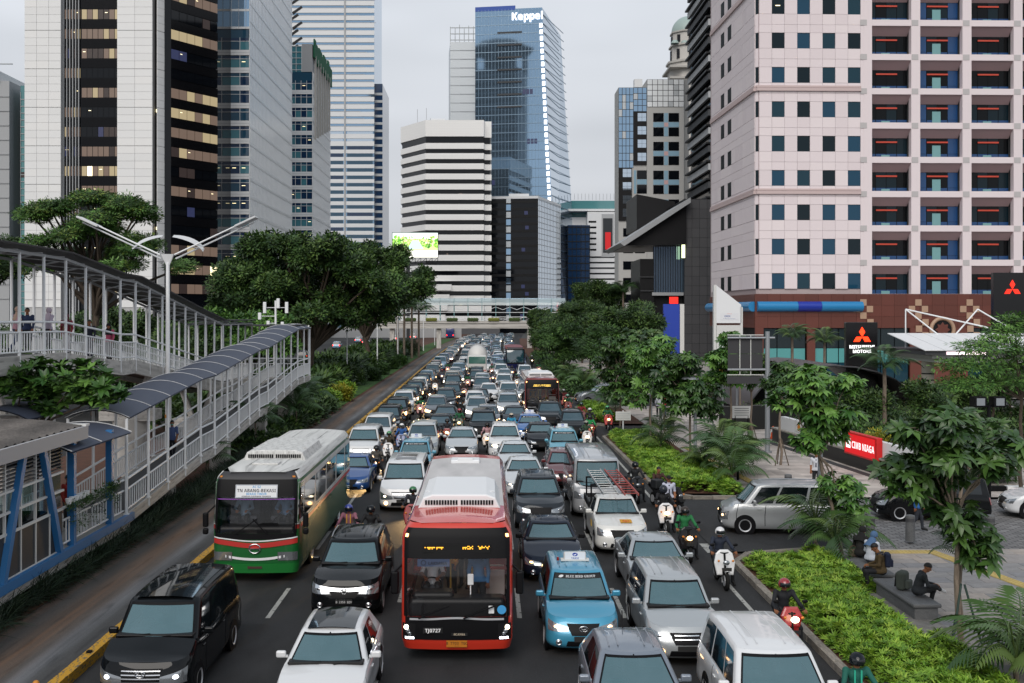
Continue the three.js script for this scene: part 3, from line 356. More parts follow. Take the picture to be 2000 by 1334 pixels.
struct('planting_bed', strip(7.8, 11.2, 12, 34.3, .1, 2, 6), GM.soil); struct('planting_bed', strip(7.5, 11.3, 46, 68, .1, 2, 6), GM.soil); struct('planting_bed', strip(7.4, 11, 75, 88, .1, 2, 4), GM.soil); struct('planting_bed', strip(7.5, 11.5, 98, 330, .1, 2, 20), GM.soil);
struct('plaza_base', strip(10.6, 60, 8, 35.2, .085, 4.8, 6), GM.pave); struct('driveway', strip(7.9, 60, 35.2, 45, .02, 6, 4), GM.cobble); struct('driveway_apron', strip(7.5, 12.4, 35.1, 45, .026, 9, 4), GM.asphalt);
struct('plaza', strip(11, 60, 45, 89, .11, 4.8, 10), GM.pave); struct('side_street', strip(7.3, 40, 89, 97, .012, 6, 4), GM.asphalt); struct('side_exit', strip(7.3, 11, 68.6, 74.5, .015, 6, 4), GM.asphalt); struct('plaza_far', strip(11, 60, 97, 330, .11, 4.8, 20), GM.pave);
{ // near paving, slab by slab
  const s = new THREE.Group(); s.name = 'plaza_paving'; s.userData.kind = 'structure'; scene.add(s); const r = rngs(9), g = new THREE.BoxGeometry(.885, .05, .585);
  const tones = [[.3, .28, .27], [.25, .245, .245], [.34, .31, .285], [.22, .22, .23], [.36, .315, .28]].map((c, q) => mat('#ffffff', .75, 0, { map: tex(128, 96, (u, v, i, j) => { const k = .72 + .45 * fbm(u, v, 5, 4, 30 + q) + (hash2(i, j, 30 + q) - .5) * .22; return c.map((x) => 255 * Math.pow(x * k, 1 / 2.2)); }) }));
  let n = 0; for (let j = 0; j < 21; j++) for (let i = 0; i < 14; i++) { const x = 11.1 + i * .9 + (j % 2) * .3, d = 22.6 + j * .6, band = (Math.floor((j + 2) / 5) % 2) ? [3, 1, 3, 0] : [0, 2, 4, 2]; const m = part('paving_slab', g, tones[r() < .86 ? band[Math.floor(r() * 4)] : 1], s); m.position.set(x, .087 + r() * .004, -d); n++; }
}
{ // yellow tactile path
  const s = new THREE.Group(); s.name = 'tactile_path'; s.userData.kind = 'structure'; scene.add(s); const g = merge([box(.39, .02, .39), ...[-.13, 0, .13].map((x) => box(.05, .012, .34, x, .014, 0))]), m = [[.5, .38, .13], [.46, .35, .13]].map((c) => mat(c, .75));
  for (let k = 0; k < 28; k++) { const t = part('tactile_tile', g, m[k % 2], s); t.position.set(14.35 + k * .075, .126, -34.6 + k * .4); t.rotation.y = .19; } for (let k = 0; k < 5; k++) { const t = part('tactile_tile', g, m[k % 2], s); t.position.set(12.6 + k * .4, .126, -34.6); }
  for (let k = 0; k < 40; k++) { const t = part('tactile_tile', g, m[k % 2], s); t.position.set(12.2 - k * .02, .125, -46 - k * .4); }
}
// footbridge railing helper: rails follow points on both sides
const WM = { white: mat([.74, .75, .76], .45), white2: mat([.55, .56, .57], .5), slab: mat('#ffffff', .7, 0, { map: tex(128, 128, (u, v, i, j) => { const k = 178 + 60 * (fbm(u, v, 5, 4, 101) - .5) - 40 * Math.max(0, fbm(u, v * .3, 22, 3, 103) - .55) * 3; return [k, k * .98, k * .95]; }) }), deck: mat([.09, .09, .09], .8), roof: mat([.05, .06, .09], .6), roofdark: mat([.02, .02, .022], .5), blue: mat([.025, .15, .36], .45), panel: mat([.045, .048, .053], .5, 0, { specularIntensity: .5 }), louver: mat([.09, .092, .095], .6) };
function railing(parent, P, ext = 0) {           // P: [x, y, z] floor points
  for (const [h, r] of [[1.18, .045], [.82, .035], [.14, .03]]) for (let i = 1; i < P.length; i++) { const a = P[i - 1], b = P[i]; part('rail', bar([a[0], a[1] + h, a[2]], [b[0], b[1] + h, b[2]], r, r, 8), WM.white, parent); }
  for (let i = 1; i < P.length; i++) { const a = P[i - 1], b = P[i], L = Math.hypot(b[0] - a[0], b[2] - a[2]), n = Math.round(L / .235), g = []; for (let k = 1; k < n; k++) { const t = k / n, x = lerp(a[0], b[0], t), y = lerp(a[1], b[1], t), z = lerp(a[2], b[2], t); g.push(cyl(.024, .024, .68, x, y + .48, z, 5)); } if (g.length) part('balusters', g, WM.white, parent, 'stuff'); }
}
{ // lower ramp, climbing away from the shelter
  const g = thing('pedestrian_ramp', 'white railed ramp with arched dark blue roof climbing beside the busway', 'footbridge', [-13.25, 0, -55]);
  const lv = [[36.6, .95], [46.5, 1.72], [48.3, 1.72], [58, 2.55], [59.8, 2.55], [70, 3.5], [74.5, 3.5]], fl = (d) => { for (let i = 1; i < lv.length; i++) if (d <= lv[i][0]) return lerp(lv[i - 1][1], lv[i][1], (d - lv[i - 1][0]) / (lv[i][0] - lv[i - 1][0])); return 3.5; }, Z = (d) => 55 - d;
  const st = []; for (let d = 36.6; d < 74.6; d += 2.37) st.push(d);
  for (let i = 1; i < lv.length; i++) { const [a, ya] = lv[i - 1], [b, yb] = lv[i]; part('deck_slab', beam([0, ya - .16, Z(a)], [0, yb - .16, Z(b)], 1.7, .22), WM.deck, g); for (const s of [-1, 1]) part('edge_beam', beam([s * .93, ya - .18, Z(a)], [s * .93, yb - .18, Z(b)], .16, .38), WM.slab, g); }
  for (const s of [-1, 1]) { railing(g, st.map((d) => [s * .96, fl(d), Z(d)])); for (const d of st) part('post', [bar([s * 1.0, fl(d) - .3, Z(d)], [s * 1.0, fl(d) + 3.25, Z(d)], .055), box(.16, .06, .16, s * 1.0, fl(d) + .0, Z(d))], WM.white, g); }
  const arc = (d, y, w = 1.1, up = .27, n = 8) => [...Array(n + 1)].map((_, i) => { const t = i / n * 2 - 1; return [t * w, y + up * (1 - t * t), Z(d)]; });
  for (let i = 1; i < st.length; i++) { const a = st[i - 1], b = st[i]; part('roof_panel', merge([quads([...arc(a + .02, fl(a) + 3.3), ...arc(b - .02, fl(b) + 3.3)], 2, 9), quads([...arc(a + .02, fl(a) + 3.26), ...arc(b - .02, fl(b) + 3.26)], 2, 9)]), WM.roof, g); }
  for (const d of st) { const A = arc(d, fl(d) + 3.31); part('roof_rib', merge(A.slice(1).map((p, i) => bar(A[i], p, .013, .013, 5))), WM.white2, g); }
  for (const s of [-1, 1]) part('eave', st.slice(1).map((d, i) => bar([s * 1.02, fl(st[i]) + 3.25, Z(st[i])], [s * 1.02, fl(d) + 3.25, Z(d)], .035)), WM.white2, g);
  for (const d of [44, 53.5, 62.5, 71]) part('pier', rbox(.9, fl(d) - .3, .7, .04, 0, (fl(d) - .3) / 2, Z(d)), WM.slab, g);
}
{ // upper ramp and bridge, climbing back towards the camera
  const g = thing('footbridge', 'upper white footbridge with tall posts and dark roof, people walking on it', 'footbridge', [-17.2, 0, -52]), Z = (d) => 52 - d, lv = [[28, 6.35], [41, 6.3], [47.8, 5.66], [49.4, 5.66], [61.5, 4.05], [66, 3.5], [74.5, 3.5]], fl = (d) => { for (let i = 1; i < lv.length; i++) if (d <= lv[i][0]) return lerp(lv[i - 1][1], lv[i][1], (d - lv[i - 1][0]) / (lv[i][0] - lv[i - 1][0])); return 3.5; };
  const st = []; for (let d = 29; d < 75; d += 2.05) st.push(d);
  for (let i = 1; i < lv.length; i++) { const [a, ya] = lv[i - 1], [b, yb] = lv[i]; part('deck_slab', beam([0, ya - .2, Z(a)], [0, yb - .2, Z(b)], 1.86, .3), WM.deck, g); for (const s of [-1, 1]) part('edge_beam', beam([s * 1, ya - .3, Z(a)], [s * 1, yb - .3, Z(b)], .16, .62), WM.slab, g); }
  for (const s of [-1, 1]) { railing(g, st.map((d) => [s * 1.02, fl(d), Z(d)])); for (const d of st) part('post', bar([s * 1.04, fl(d) - .5, Z(d)], [s * 1.04, fl(d) + 3.6, Z(d)], .06), WM.white, g); part('eave_beam', st.slice(1).map((d, i) => beam([s * 1.06, fl(st[i]) + 3.6, Z(st[i])], [s * 1.06, fl(d) + 3.6, Z(d)], .06, .1)), BM.grey, g); }
  for (let i = 1; i < st.length; i++) { const a = st[i - 1], b = st[i]; part('roof_panel', beam([0, fl(a) + 3.85, Z(a) - .03], [0, fl(b) + 3.85, Z(b) + .03], 2.7, .06), WM.roofdark, g); part('roof_brace', [bar([-1.05, fl(a) + 3.6, Z(a)], [0, fl(a) + 3.82, Z(a)], .03), bar([1.05, fl(a) + 3.6, Z(a)], [0, fl(a) + 3.82, Z(a)], .03), bar([-1.0, fl(a) + 3.7, Z(a)], [1.0, fl(b) + 3.7, Z(b)], .02)], WM.white2, g); }
  part('landing_slab', box(5, .3, 3.6, 2, 3.34, Z(72.7)), WM.slab, g); part('landing_roof', box(5.4, .08, 4.2, 2, 7.0, Z(72.6)), WM.roofdark, g); railing(g, [[-1, 3.5, Z(74.4)], [2, 3.5, Z(74.4)], [4.9, 3.5, Z(74.4)]]); for (const x of [-1, 1.5, 4.9]) part('post', bar([x, 3.2, Z(74.4)], [x, 6.98, Z(74.4)], .05), WM.white, g);
  for (const d of [39, 52, 64]) { part('pier', [cyl(.85, .85, fl(d) - 2.6, 0, (fl(d) - 2.6) / 2, Z(d), 20)], WM.slab, g); part('pier_cap', box(2.6, .5, 1.4, 0, fl(d) - 2.4, Z(d)), WM.slab, g); for (const s of [-1, 1]) part('strut', beam([s * .3, fl(d) - 2.2, Z(d)], [s * .9, fl(d) - .5, Z(d)], .3, .3), WM.slab, g); }
}
{ // bus shelter
  const g = thing('bus_shelter', 'raised bus shelter with blue slanted frames, grey panels and corrugated roof', 'bus shelter', [-14, 0, -26]), Z = (d) => 26 - d, xe = 1.72;
  part('platform', box(3.5, .5, 17.5, 0, .68, Z(28.2)), WM.slab, g); part('plinth', box(2.6, .44, 17, 0, .22, Z(28)), GM.concrete, g); part('edge_beam', box(.14, .26, 18.3, xe + .06, .82, Z(28)), WM.blue, g);
  part('fascia', [box(.1, .38, 14.2, xe + .2, 4.22, Z(25.4)), box(3.9, .38, .1, -.0, 4.22, Z(32.5))], mat([.36, .36, .37], .6), g);
  const P = [], n = 56; for (let i = 0; i <= n; i++) for (const k of [0, .25, .5, .75, 1]) P.push([lerp(xe + .14, -2.1, k), 4.38 + .2 * Math.sin(k * PI) + (i % 2) * .075, Z(lerp(18.4, 32.45, i / n))]); part('corrugated_roof', quads(P, n + 1, 5), mat('#ffffff', .7, .2, { map: tex(128, 256, (u, v, i, j) => { const k = 92 + 70 * (fbm(u, v, 6, 5, 111) - .5) + 20 * (hash2(i, j, 2) - .5); return [k * 1.04, k * .98, k * .93]; }) }), g); part('gutter', [box(3.9, .06, .3, 0, 4.43, Z(32.5)), box(.12, .12, 14.2, -2.15, 4.4, Z(25.4))], M.offwhite, g);
  for (const c of [29.05, 21.9]) for (const s of [-1, 1]) part('slanted_column', beam([xe + .03, .9, Z(c + s * 1.85)], [xe + .03, 4.05, Z(c + s * .62)], .16, .2), WM.blue, g);
  for (let d = 20; d < 31.2; d += .94) { part('lower_panel', box(.05, 1.14, .88, xe - .08, 1.52, Z(d + .47)), WM.panel, g); part('window_pane', box(.02, .95, .86, xe - .1, 2.68, Z(d + .47)), M.pane_tint, g); part('frame_post', box(.07, 3.1, .05, xe - .06, 2.5, Z(d)), M.offwhite, g); for (let k = 0; k < 7; k++) part('louvre', box(.09, .035, .88, xe - .08, 3.3 + k * .1, Z(d + .47)).rotateZ(0), WM.louver, g); }
  part('frame_rail', [.94, 2.12, 2.66, 3.2, 4.02].map((y) => box(.08, .06, 11.4, xe - .05, y, Z(25.6))), M.offwhite, g);
  part('end_wall', [box(3.2, 1.1, .05, 0, 1.5, Z(31.3)), box(3.2, .8, .05, 0, 3.7, Z(31.3))], WM.panel, g); part('back_wall', box(.06, 3.1, 12, -1.65, 2.45, Z(25.3)), WM.panel, g);
  for (const d of [31.9, 35.1]) part('column', box(.2, 3.1, .2, xe - .02, 2.45, Z(d)), WM.blue, g);
  railing(g, [[xe - .05, .95, Z(31.3)], [xe - .05, .95, Z(33.4)], [xe - .05, .95, Z(35.1)], [xe - .05, .95, Z(36.5)]]); railing(g, [[-1.2, .95, Z(32)], [-1.2, .95, Z(36.5)]]);
  const arc = (d, y, w, c, up) => [...Array(9)].map((_, i) => { const t = i / 4 - 1; return [c + t * w, y + up * (1 - t * t), Z(d)]; });
  for (const [a, b, y, c, w] of [[31, 33.4, 3.8, .5, 1.55], [33.44, 36.2, 3.8, .5, 1.55], [35, 38.2, 4.35, -2.2, 1.3]]) part('canopy_panel', [quads([...arc(a, y, w, c, .34), ...arc(b, y, w, c, .34)], 2, 9), quads([...arc(a, y - .04, w, c, .34), ...arc(b, y - .04, w, c, .34)], 2, 9)], WM.roof, g);
  for (const d of [31, 33.42, 36.2]) { const A = arc(d, 3.82, 1.55, .5, .34); part('canopy_rib', A.slice(1).map((p, i) => bar(A[i], p, .02, .02, 5)), WM.white2, g); } part('canopy_post', [cyl(.06, .06, 2.9, -.9, 2.4, Z(33.5)), cyl(.06, .06, 2.9, -.9, 2.4, Z(36)), cyl(.06, .06, 3.4, -2.2, 2.65, Z(37.5))], WM.white, g);
  for (let k = 0; k < 6; k++) part('flower_pot', new THREE.CylinderGeometry(.1, .07, .16, 10).translate(xe + .1, 2.32, Z(31.35 + k * .28)), M.white, g);
}
{ // double-arm street lamp
  const g = thing('street_lamp', 'tall white street lamp with two upswept twin arms', 'street lamp', [-15.2, 0, -51.3]);
  part('pole', [bar([0, 0, 0], [0, 10.2, 0], .13, .085, 14), cyl(.2, .22, .6, 0, .3, 0)], WM.white, g); part('collar', new THREE.CylinderGeometry(.42, .1, .55, 4).rotateY(PI / 4).scale(1, 1, .35).translate(0, 10.35, 0), WM.white, g); part('maker_band', cyl(.14, .14, .16, 0, 2.9, 0), mat([.6, .25, .03], .6), g);
  for (const s of [-1, 1]) { for (const z of [-1, 1]) part('arm', bar([s * .35, 10.5 + z * .09, z * .1], [s * 4.1, 12.25 + z * .1, z * .1], .045, .035), WM.white, g); part('lamp_head', [rbox(1.1, .1, .34, .03, 0, 0, -.2), rbox(1.1, .1, .34, .03, 0, 0, .2)].map((q) => q.rotateZ(s * .436).translate(s * 3.75, 12.16, 0)), WM.white2, g);
    const A = []; for (let i = 0; i <= 8; i++) { const a = i / 8 * 1.35; A.push([s * (.25 + 1.5 * Math.sin(a) * 1.0), 11.55 - .85 * (1 - Math.cos(a)) * 1.0 + .0, -.14], [s * (.25 + 1.5 * Math.sin(a)), 11.55 - .85 * (1 - Math.cos(a)) - .12 - .1 * Math.sin(a * 2), .14]); } part('wing', quads(A, 9, 2), WM.white2, g); part('wing_stay', bar([s * 1.7, 10.9, 0], [s * 1.2, 10.95, 0], .03), WM.white, g); }
}
for (const [i, x, d, h] of [[0, -14.1, 139, 7.5], [1, -14, 170, 7.5], [2, -13, 222, 7], [3, -12.6, 262, 7], [4, -15.3, 118, 6.5]]) { const g = thing('median_post', ['thin white lamp post left of two palm trunks', 'thin white lamp post right beside the palm trunks', 'thin white post at the far busway edge', 'farthest thin white post near the bridge', 'white lamp post behind big tree trunk'][i], 'lamp post', [x, 0, -d], 0, 'median lamp posts'); part('pole', bar([0, 0, 0], [0, h, 0], .09, .06), WM.white, g); part('lamp_arm', [bar([0, h, 0], [.9, h + .25, 0], .04), rbox(.6, .08, .2, .03, 1.1, h + .28, 0)], WM.white2, g); }
{ const g = thing('camera_mast', 'mast of white antenna boxes above the ramp landing', 'mast', [-14.9, 0, -76]); part('pole', bar([0, 0, 0], [0, 8.7, 0], .09, .07), WM.white, g); for (const [x, y, h] of [[-.75, 8.2, .8], [.8, 8.2, .8], [.2, 8.5, .7], [-.5, 7.1, .35], [.5, 7, .4], [-1.1, 7.6, .5]]) part('antenna_box', [rbox(.22, h, .2, .04, x, y, .1), bar([0, y, 0], [x, y, 0], .025)], M.white, g); part('stay', bar([-1.6, 6, 0], [0, 7, 0], .05), WM.white, g); }
{ // far footbridge over the road
  const D = 240, g = thing('far_footbridge', 'distant covered footbridge spanning the jammed road', 'footbridge', [0, 0, -D]), A = -32, B = 17;
  part('girder', [box(B - A, 1.1, 3, (A + B) / 2, 5.0, 0), box(B - A, .5, 3.3, (A + B) / 2, 5.85, 0)], WM.slab, g); for (let x = A; x <= B; x += 3.1) { part('post', [bar([x, 6.1, 1.4], [x, 9.6, 1.4], .07), bar([x, 6.1, -1.4], [x, 9.6, -1.4], .07)], BM.aqua, g); const V = [[x, 9.2, 1.4], [x + 1.55, 8.6, 1.4], [x + 3.1, 9.2, 1.4]]; part('brace', [bar(V[0], V[1], .05), bar(V[1], V[2], .05), bar([x, 6.15, 1.45], [x + 3.1, 6.95, 1.45], .04), bar([x, 6.95, 1.45], [x + 3.1, 6.15, 1.45], .04), bar([x + 1.55, 6.15, 1.45], [x + 3.1, 6.95, 1.45], .03)], WM.white, g); }
  part('handrail', [box(B - A, .12, .08, (A + B) / 2, 7.0, 1.45), box(B - A, .1, .08, (A + B) / 2, 8.0, 1.45)], WM.white, g);
  for (let x = A; x < B - 2; x += 3.1) { const P = []; for (let i = 0; i <= 6; i++) { const a = i / 6 * PI / 2; for (const e of [.05, 3.05]) P.push([x + e, 9.6 + 1.6 * Math.sin(a), 1.8 - 2.4 * (1 - Math.cos(a)) * 1]); } part('roof_pane', quads(P, 7, 2), mat([.5, .6, .62], .15, 0, { transmission: .5, thickness: 0 }), g); part('roof_rib', bar([x, 9.6, 1.8], [x, 11.2, -.6], .06), BM.aqua, g); }
  for (const x of [-21, -10.6, 9.6]) part('pier', box(1, 4.5, 1.6, x, 2.25, 0), WM.slab, g); for (let k = 0; k < 9; k++) part('planter', [box(2.4, .3, .4, A + 6 + k * 4.6, 6.25, 1.7), ...[0, 1, 2, 3].map((i) => sphere(.42, A + 5.2 + k * 4.6 + i * .55, 6.5, 1.75, 1.2, .8, .8, 7, 5))], mat(k % 3 ? [.05, .08, .02] : [.16, .17, .03], .9), g);
}
single('perimeter_wall', box(60, 3.2, .4, 0, 1.6, 0), mat([.5, .5, .5], .7), 'long pale wall beyond the far footbridge', 'wall', [-38, 0, -345]);
single('kiosk_row', [box(26, 4.4, 6, 0, 2.2, 0), box(27, .4, 7, 0, 4.5, 0)], mat([.1, .1, .105], .6), 'low dark building row beyond the far footbridge', 'building', [-8, 0, -405]);
// LED billboard
{ const s = 300 / 2100, g = thing('led_billboard', 'bright outdoor screen showing a green garden with a pool', 'billboard', [(811 - 950) * s, 0, -300]);
  const im = sign(256, 140, (c, w, h) => { const gr = [['#dff2e8', 0, 0, 256, 40], ['#fff8d8', 0, 95, 256, 45], ['#c8e890', 0, 34, 256, 64]]; for (const [f, ...r] of gr) { c.fillStyle = f; c.fillRect(...r); } const r = rngs(12); for (let k = 0; k < 260; k++) { const x = r() * 256, e = Math.abs(x - 128) / 128; c.fillStyle = ['#58a030', '#86c040', '#3c7c28', '#b8d860', '#e8f0c0'][Math.floor(r() * 5)]; c.beginPath(); c.arc(x, 22 + r() * 60, 2 + 9 * e * r(), 0, 7); c.fill(); } c.fillStyle = '#b8d8e8'; c.beginPath(); c.moveTo(112, 44); c.lineTo(146, 44); c.lineTo(176, 92); c.lineTo(84, 92); c.fill(); c.fillStyle = '#fffdf0'; c.fillRect(0, 100, 256, 40); c.fillStyle = '#d05038'; for (const x of [20, 30, 44]) c.fillRect(x, 112, 4, 10); c.fillStyle = '#9c7848'; for (const x of [60, 96, 200, 222]) c.fillRect(x, 10, 3, 60); });
  const w = 88 * s, h = 48 * s, y = 7.8 + (612 - 479) * s; part('screen', quad(w, h, 0, y, .3), mat('#000000', .4, 0, { emissive: new THREE.Color('#fff'), emissiveMap: im, emissiveIntensity: 1.15 }), g); part('cabinet', box(w + .3, h + .3, .5, 0, y, 0), M.black, g);
  const tr = []; for (let k = 0; k < 9; k++) { const x = lerp(-w / 2, w / 2, k / 8); tr.push(bar([x, y - h / 2 - 1.6, 0], [x, y - h / 2, 0], .08), bar([x, y - h / 2 - 1.6, 0], [x + (k < 8 ? w / 8 : 0), y - h / 2, 0], .06)); } tr.push(bar([-w / 2, y - h / 2 - 1.6, 0], [w / 2, y - h / 2 - 1.6, 0], .1)); part('truss', tr, M.black, g); part('column', [bar([-2, 0, -.5], [-2, y - h / 2, -.5], .5), bar([-2, 0, -.5], [-2, y, -.5], .4)], BM.dgrey, g); }
// ---------- vegetation ----------
const leafMat = mat('#ffffff', .55, 0, { transmission: .12, thickness: 0, ior: 1.4 }), leafMatGloss = mat('#ffffff', .38, 0, { transmission: .12, thickness: 0, ior: 1.45 });
const barkM = mat('#ffffff', .95, 0, { map: tex(128, 256, (u, v, i, j) => { const k = 66 + 60 * (fbm(u, v * .3, 16, 4, 121) - .5) + 24 * (hash2(i, j, 3) - .5); return [k * 1.05, k * .9, k * .76]; }) }), barkPale = mat('#ffffff', .9, 0, { map: tex(64, 128, (u, v, i, j) => { const k = 112 + 60 * (fbm(u, v * .4, 10, 4, 125) - .5) + 24 * (hash2(i, j, 3) - .5); return [k * 1.04, k * .93, k * .82]; }) });
function leafShape(L, w, fold = .25, droop = .2) {  // pointed leaf along +z, folded at the midrib
  const n = 4, P = []; for (let i = 0; i <= n; i++) { const t = i / n, k = w / 2 * Math.sin(Math.PI * Math.pow(t, .8)) + .001, y = -droop * L * t * t; P.push([-k, y + fold * k, L * t], [0, y, L * t], [k, y + fold * k, L * t]); }
  return quads(P, n + 1, 3);
}
const simpleLeaf = (L, w) => { const P = [[0, 0, 0], [-w / 2, .12 * w, L * .45], [w / 2, .12 * w, L * .45], [0, -.1 * L, L]]; const g = new THREE.BufferGeometry(); g.setAttribute('position', new THREE.Float32BufferAttribute(P.flat(), 3)); g.setAttribute('uv', new THREE.Float32BufferAttribute([0, 0, 0, 0, 0, 0, 0, 0], 2)); g.setIndex([0, 2, 1, 1, 2, 3]); g.computeVertexNormals(); return g; };
function clump(leaf, n, r, seed, flat = 0) { const q = rngs(seed), l = []; for (let i = 0; i < n; i++) { const a = q() * 2 * PI, e = (q() - .35) * 1.6 * (1 - flat), g = leaf.clone().rotateX(-e).rotateY(a); const R2 = r * Math.sqrt(q()); g.translate(Math.sin(a) * R2 * Math.cos(e), Math.sin(e) * R2 * (1 - flat) + (q() - .5) * r * .4 * (1 - flat * .6), Math.cos(a) * R2 * Math.cos(e)); l.push(g); } return merge(l); }
function whorl(leaf, n, seed, up = .2) { const q = rngs(seed), l = []; for (let i = 0; i < n; i++) l.push(leaf.clone().rotateX(-(up + (q() - .5) * .7)).rotateY(i / n * 2 * PI + q() * .5).scale(.8 + q() * .4, 1, .8 + q() * .4)); return merge(l); }
const CL = {
  big: [0, 1].map((k) => clump(simpleLeaf(.34, .17), 16, .42, 3 + k)), mid: [0, 1].map((k) => clump(simpleLeaf(.24, .11), 14, .3, 13 + k)), feather: [0, 1].map((k) => clump(simpleLeaf(.3, .08), 18, .55, 23 + k, .75)),
  broad: [0, 1].map((k) => whorl(leafShape(.27, .11, .25, .35), 8, 33 + k, -.05)), glossy: [0, 1].map((k) => whorl(leafShape(.3, .12, .3, .12), 8, 43 + k, .35)),
  tuft: [0, 1, 2].map((k) => whorl(leafShape(.17, .035, .3, .25), 11, 53 + k, .6)), grass: [0, 1].map((k) => whorl(leafShape(.6, .022, .2, .75), 14, 63 + k, 1.05)), shrub: [0, 1].map((k) => clump(simpleLeaf(.14, .06), 16, .2, 73 + k)),
};
const greens = { dark: [[.016, .042, .01], [.026, .062, .013], [.042, .09, .018], [.07, .125, .024]], mid: [[.03, .075, .016], [.045, .1, .02], [.065, .135, .026], [.02, .05, .014]], bright: [[.14, .27, .02], [.19, .33, .03], [.09, .2, .018], [.26, .38, .045]], fresh: [[.06, .15, .025], [.09, .2, .035], [.035, .1, .02], [.13, .26, .05]], grass: [[.012, .026, .012], [.018, .036, .016], [.025, .046, .02]], yellow: [[.3, .28, .02], [.16, .24, .02], [.36, .3, .02]], olive: [[.06, .09, .02], [.045, .07, .018], [.09, .12, .03]] };
function leaves(name, parent, kinds, pts, scale, cols, seed, m = leafMat, bias = .0) {   // pts: [x,y,z, nx,ny,nz]
  const q = rngs(seed), out = []; const O = new THREE.Object3D(), C = new THREE.Color();
  kinds.forEach((geo, ki) => {
    const sub = pts.filter((_, i) => i % kinds.length === ki), im = new THREE.InstancedMesh(geo, m, sub.length); im.name = name; im.userData.kind = 'stuff'; im.castShadow = im.receiveShadow = true;
    sub.forEach((p, i) => { O.position.set(p[0], p[1], p[2]); O.rotation.set((q() - .5) * .9 + (p[5] || 0) * bias, q() * 2 * PI, (q() - .5) * .9 - (p[3] || 0) * bias); const s = scale * (.7 + .6 * q()); O.scale.set(s, s, s); O.updateMatrix(); im.setMatrixAt(i, O.matrix); const c = cols[Math.floor(q() * cols.length)], v = .8 + .4 * q(); im.setColorAt(i, C.setRGB(c[0] * v, c[1] * v, c[2] * v)); });
    parent.add(im); out.push(im);
  }); return out;
}
function inBlobs(blobs, q) { const pts = []; for (const [x, y, z, rx, ry, rz, n] of blobs) for (let i = 0; i < n; i++) { const a = q() * 2 * PI, c = q() * 2 - 1, s = Math.sqrt(1 - c * c), r = .45 + .55 * Math.pow(q(), .45), nx = s * Math.cos(a), nz = s * Math.sin(a); pts.push([x + rx * r * nx, y + ry * r * c, z + rz * r * nz, nx, c, nz]); } return pts; }
function limb(a, b, r0, r1, sag, q, n = 4) { const g = []; let p = a; for (let i = 1; i <= n; i++) { const t = i / n, w = i < n ? sag : 0, k = [lerp(a[0], b[0], t) + (q() - .5) * w, lerp(a[1], b[1], t) + Math.sin(t * PI) * sag * .6 + (q() - .5) * w * .3, lerp(a[2], b[2], t) + (q() - .5) * w]; g.push(bar(p, k, lerp(r0, r1, (i - 1) / n), lerp(r0, r1, t), 7)); g.push(sphere(lerp(r0, r1, t) * 1.0, ...k, 1, 1, 1, 6, 5)); p = k; } return g; }
// blobs are relative to the foot of the tree; fork: where the limbs start
function tree(name, label, x, d, o) {
  const q = rngs(o.seed), g = thing(name, label, 'tree', [x, o.y || .1, -d], 0, o.group), wood = [], f = o.fork;
  wood.push(...limb([0, -.15, 0], f, o.r, o.r * .72, o.wob ?? .15, q));
  for (const b of o.blobs) { const c = [b[0], b[1] - b[4] * .25, b[2]]; wood.push(...limb(f, c, o.r * .5, o.r * .16, o.sag ?? .5, q)); const m = o.twigs ?? 4; for (let i = 0; i < m; i++) { const a = q() * 2 * PI; wood.push(...limb(c, [b[0] + b[3] * .8 * Math.cos(a), b[1] + b[4] * (q() * .8 - .2), b[2] + b[5] * .8 * Math.sin(a)], o.r * .16, o.r * .04, .15, q, 3)); } }
  part('trunk', wood, o.bark || barkM, g); leaves('crown', g, CL[o.leaf], inBlobs(o.blobs, q), o.size || 1, o.cols || greens.dark, o.seed + 1, o.mat || leafMat, .5);
  if (o.stakes) for (let k = 0; k < 3; k++) { const a = k * 2.1 + .4; part('stake', bar([Math.cos(a) * .42, -.02, Math.sin(a) * .42], [Math.cos(a) * .05, 1.35, Math.sin(a) * .05], .028), o.stakes, g); }
  return g;
}
const scatter = (n, rx, ry, rz, y, q, br = 1.5, nb = 200) => [...Array(n)].map(() => { const a = q() * 2 * PI, r = Math.sqrt(q()); return [Math.cos(a) * r * rx, y + (q() - .5) * ry, Math.sin(a) * r * rz, br * (.8 + .5 * q()), br * (.55 + .3 * q()), br * (.8 + .5 * q()), nb]; });
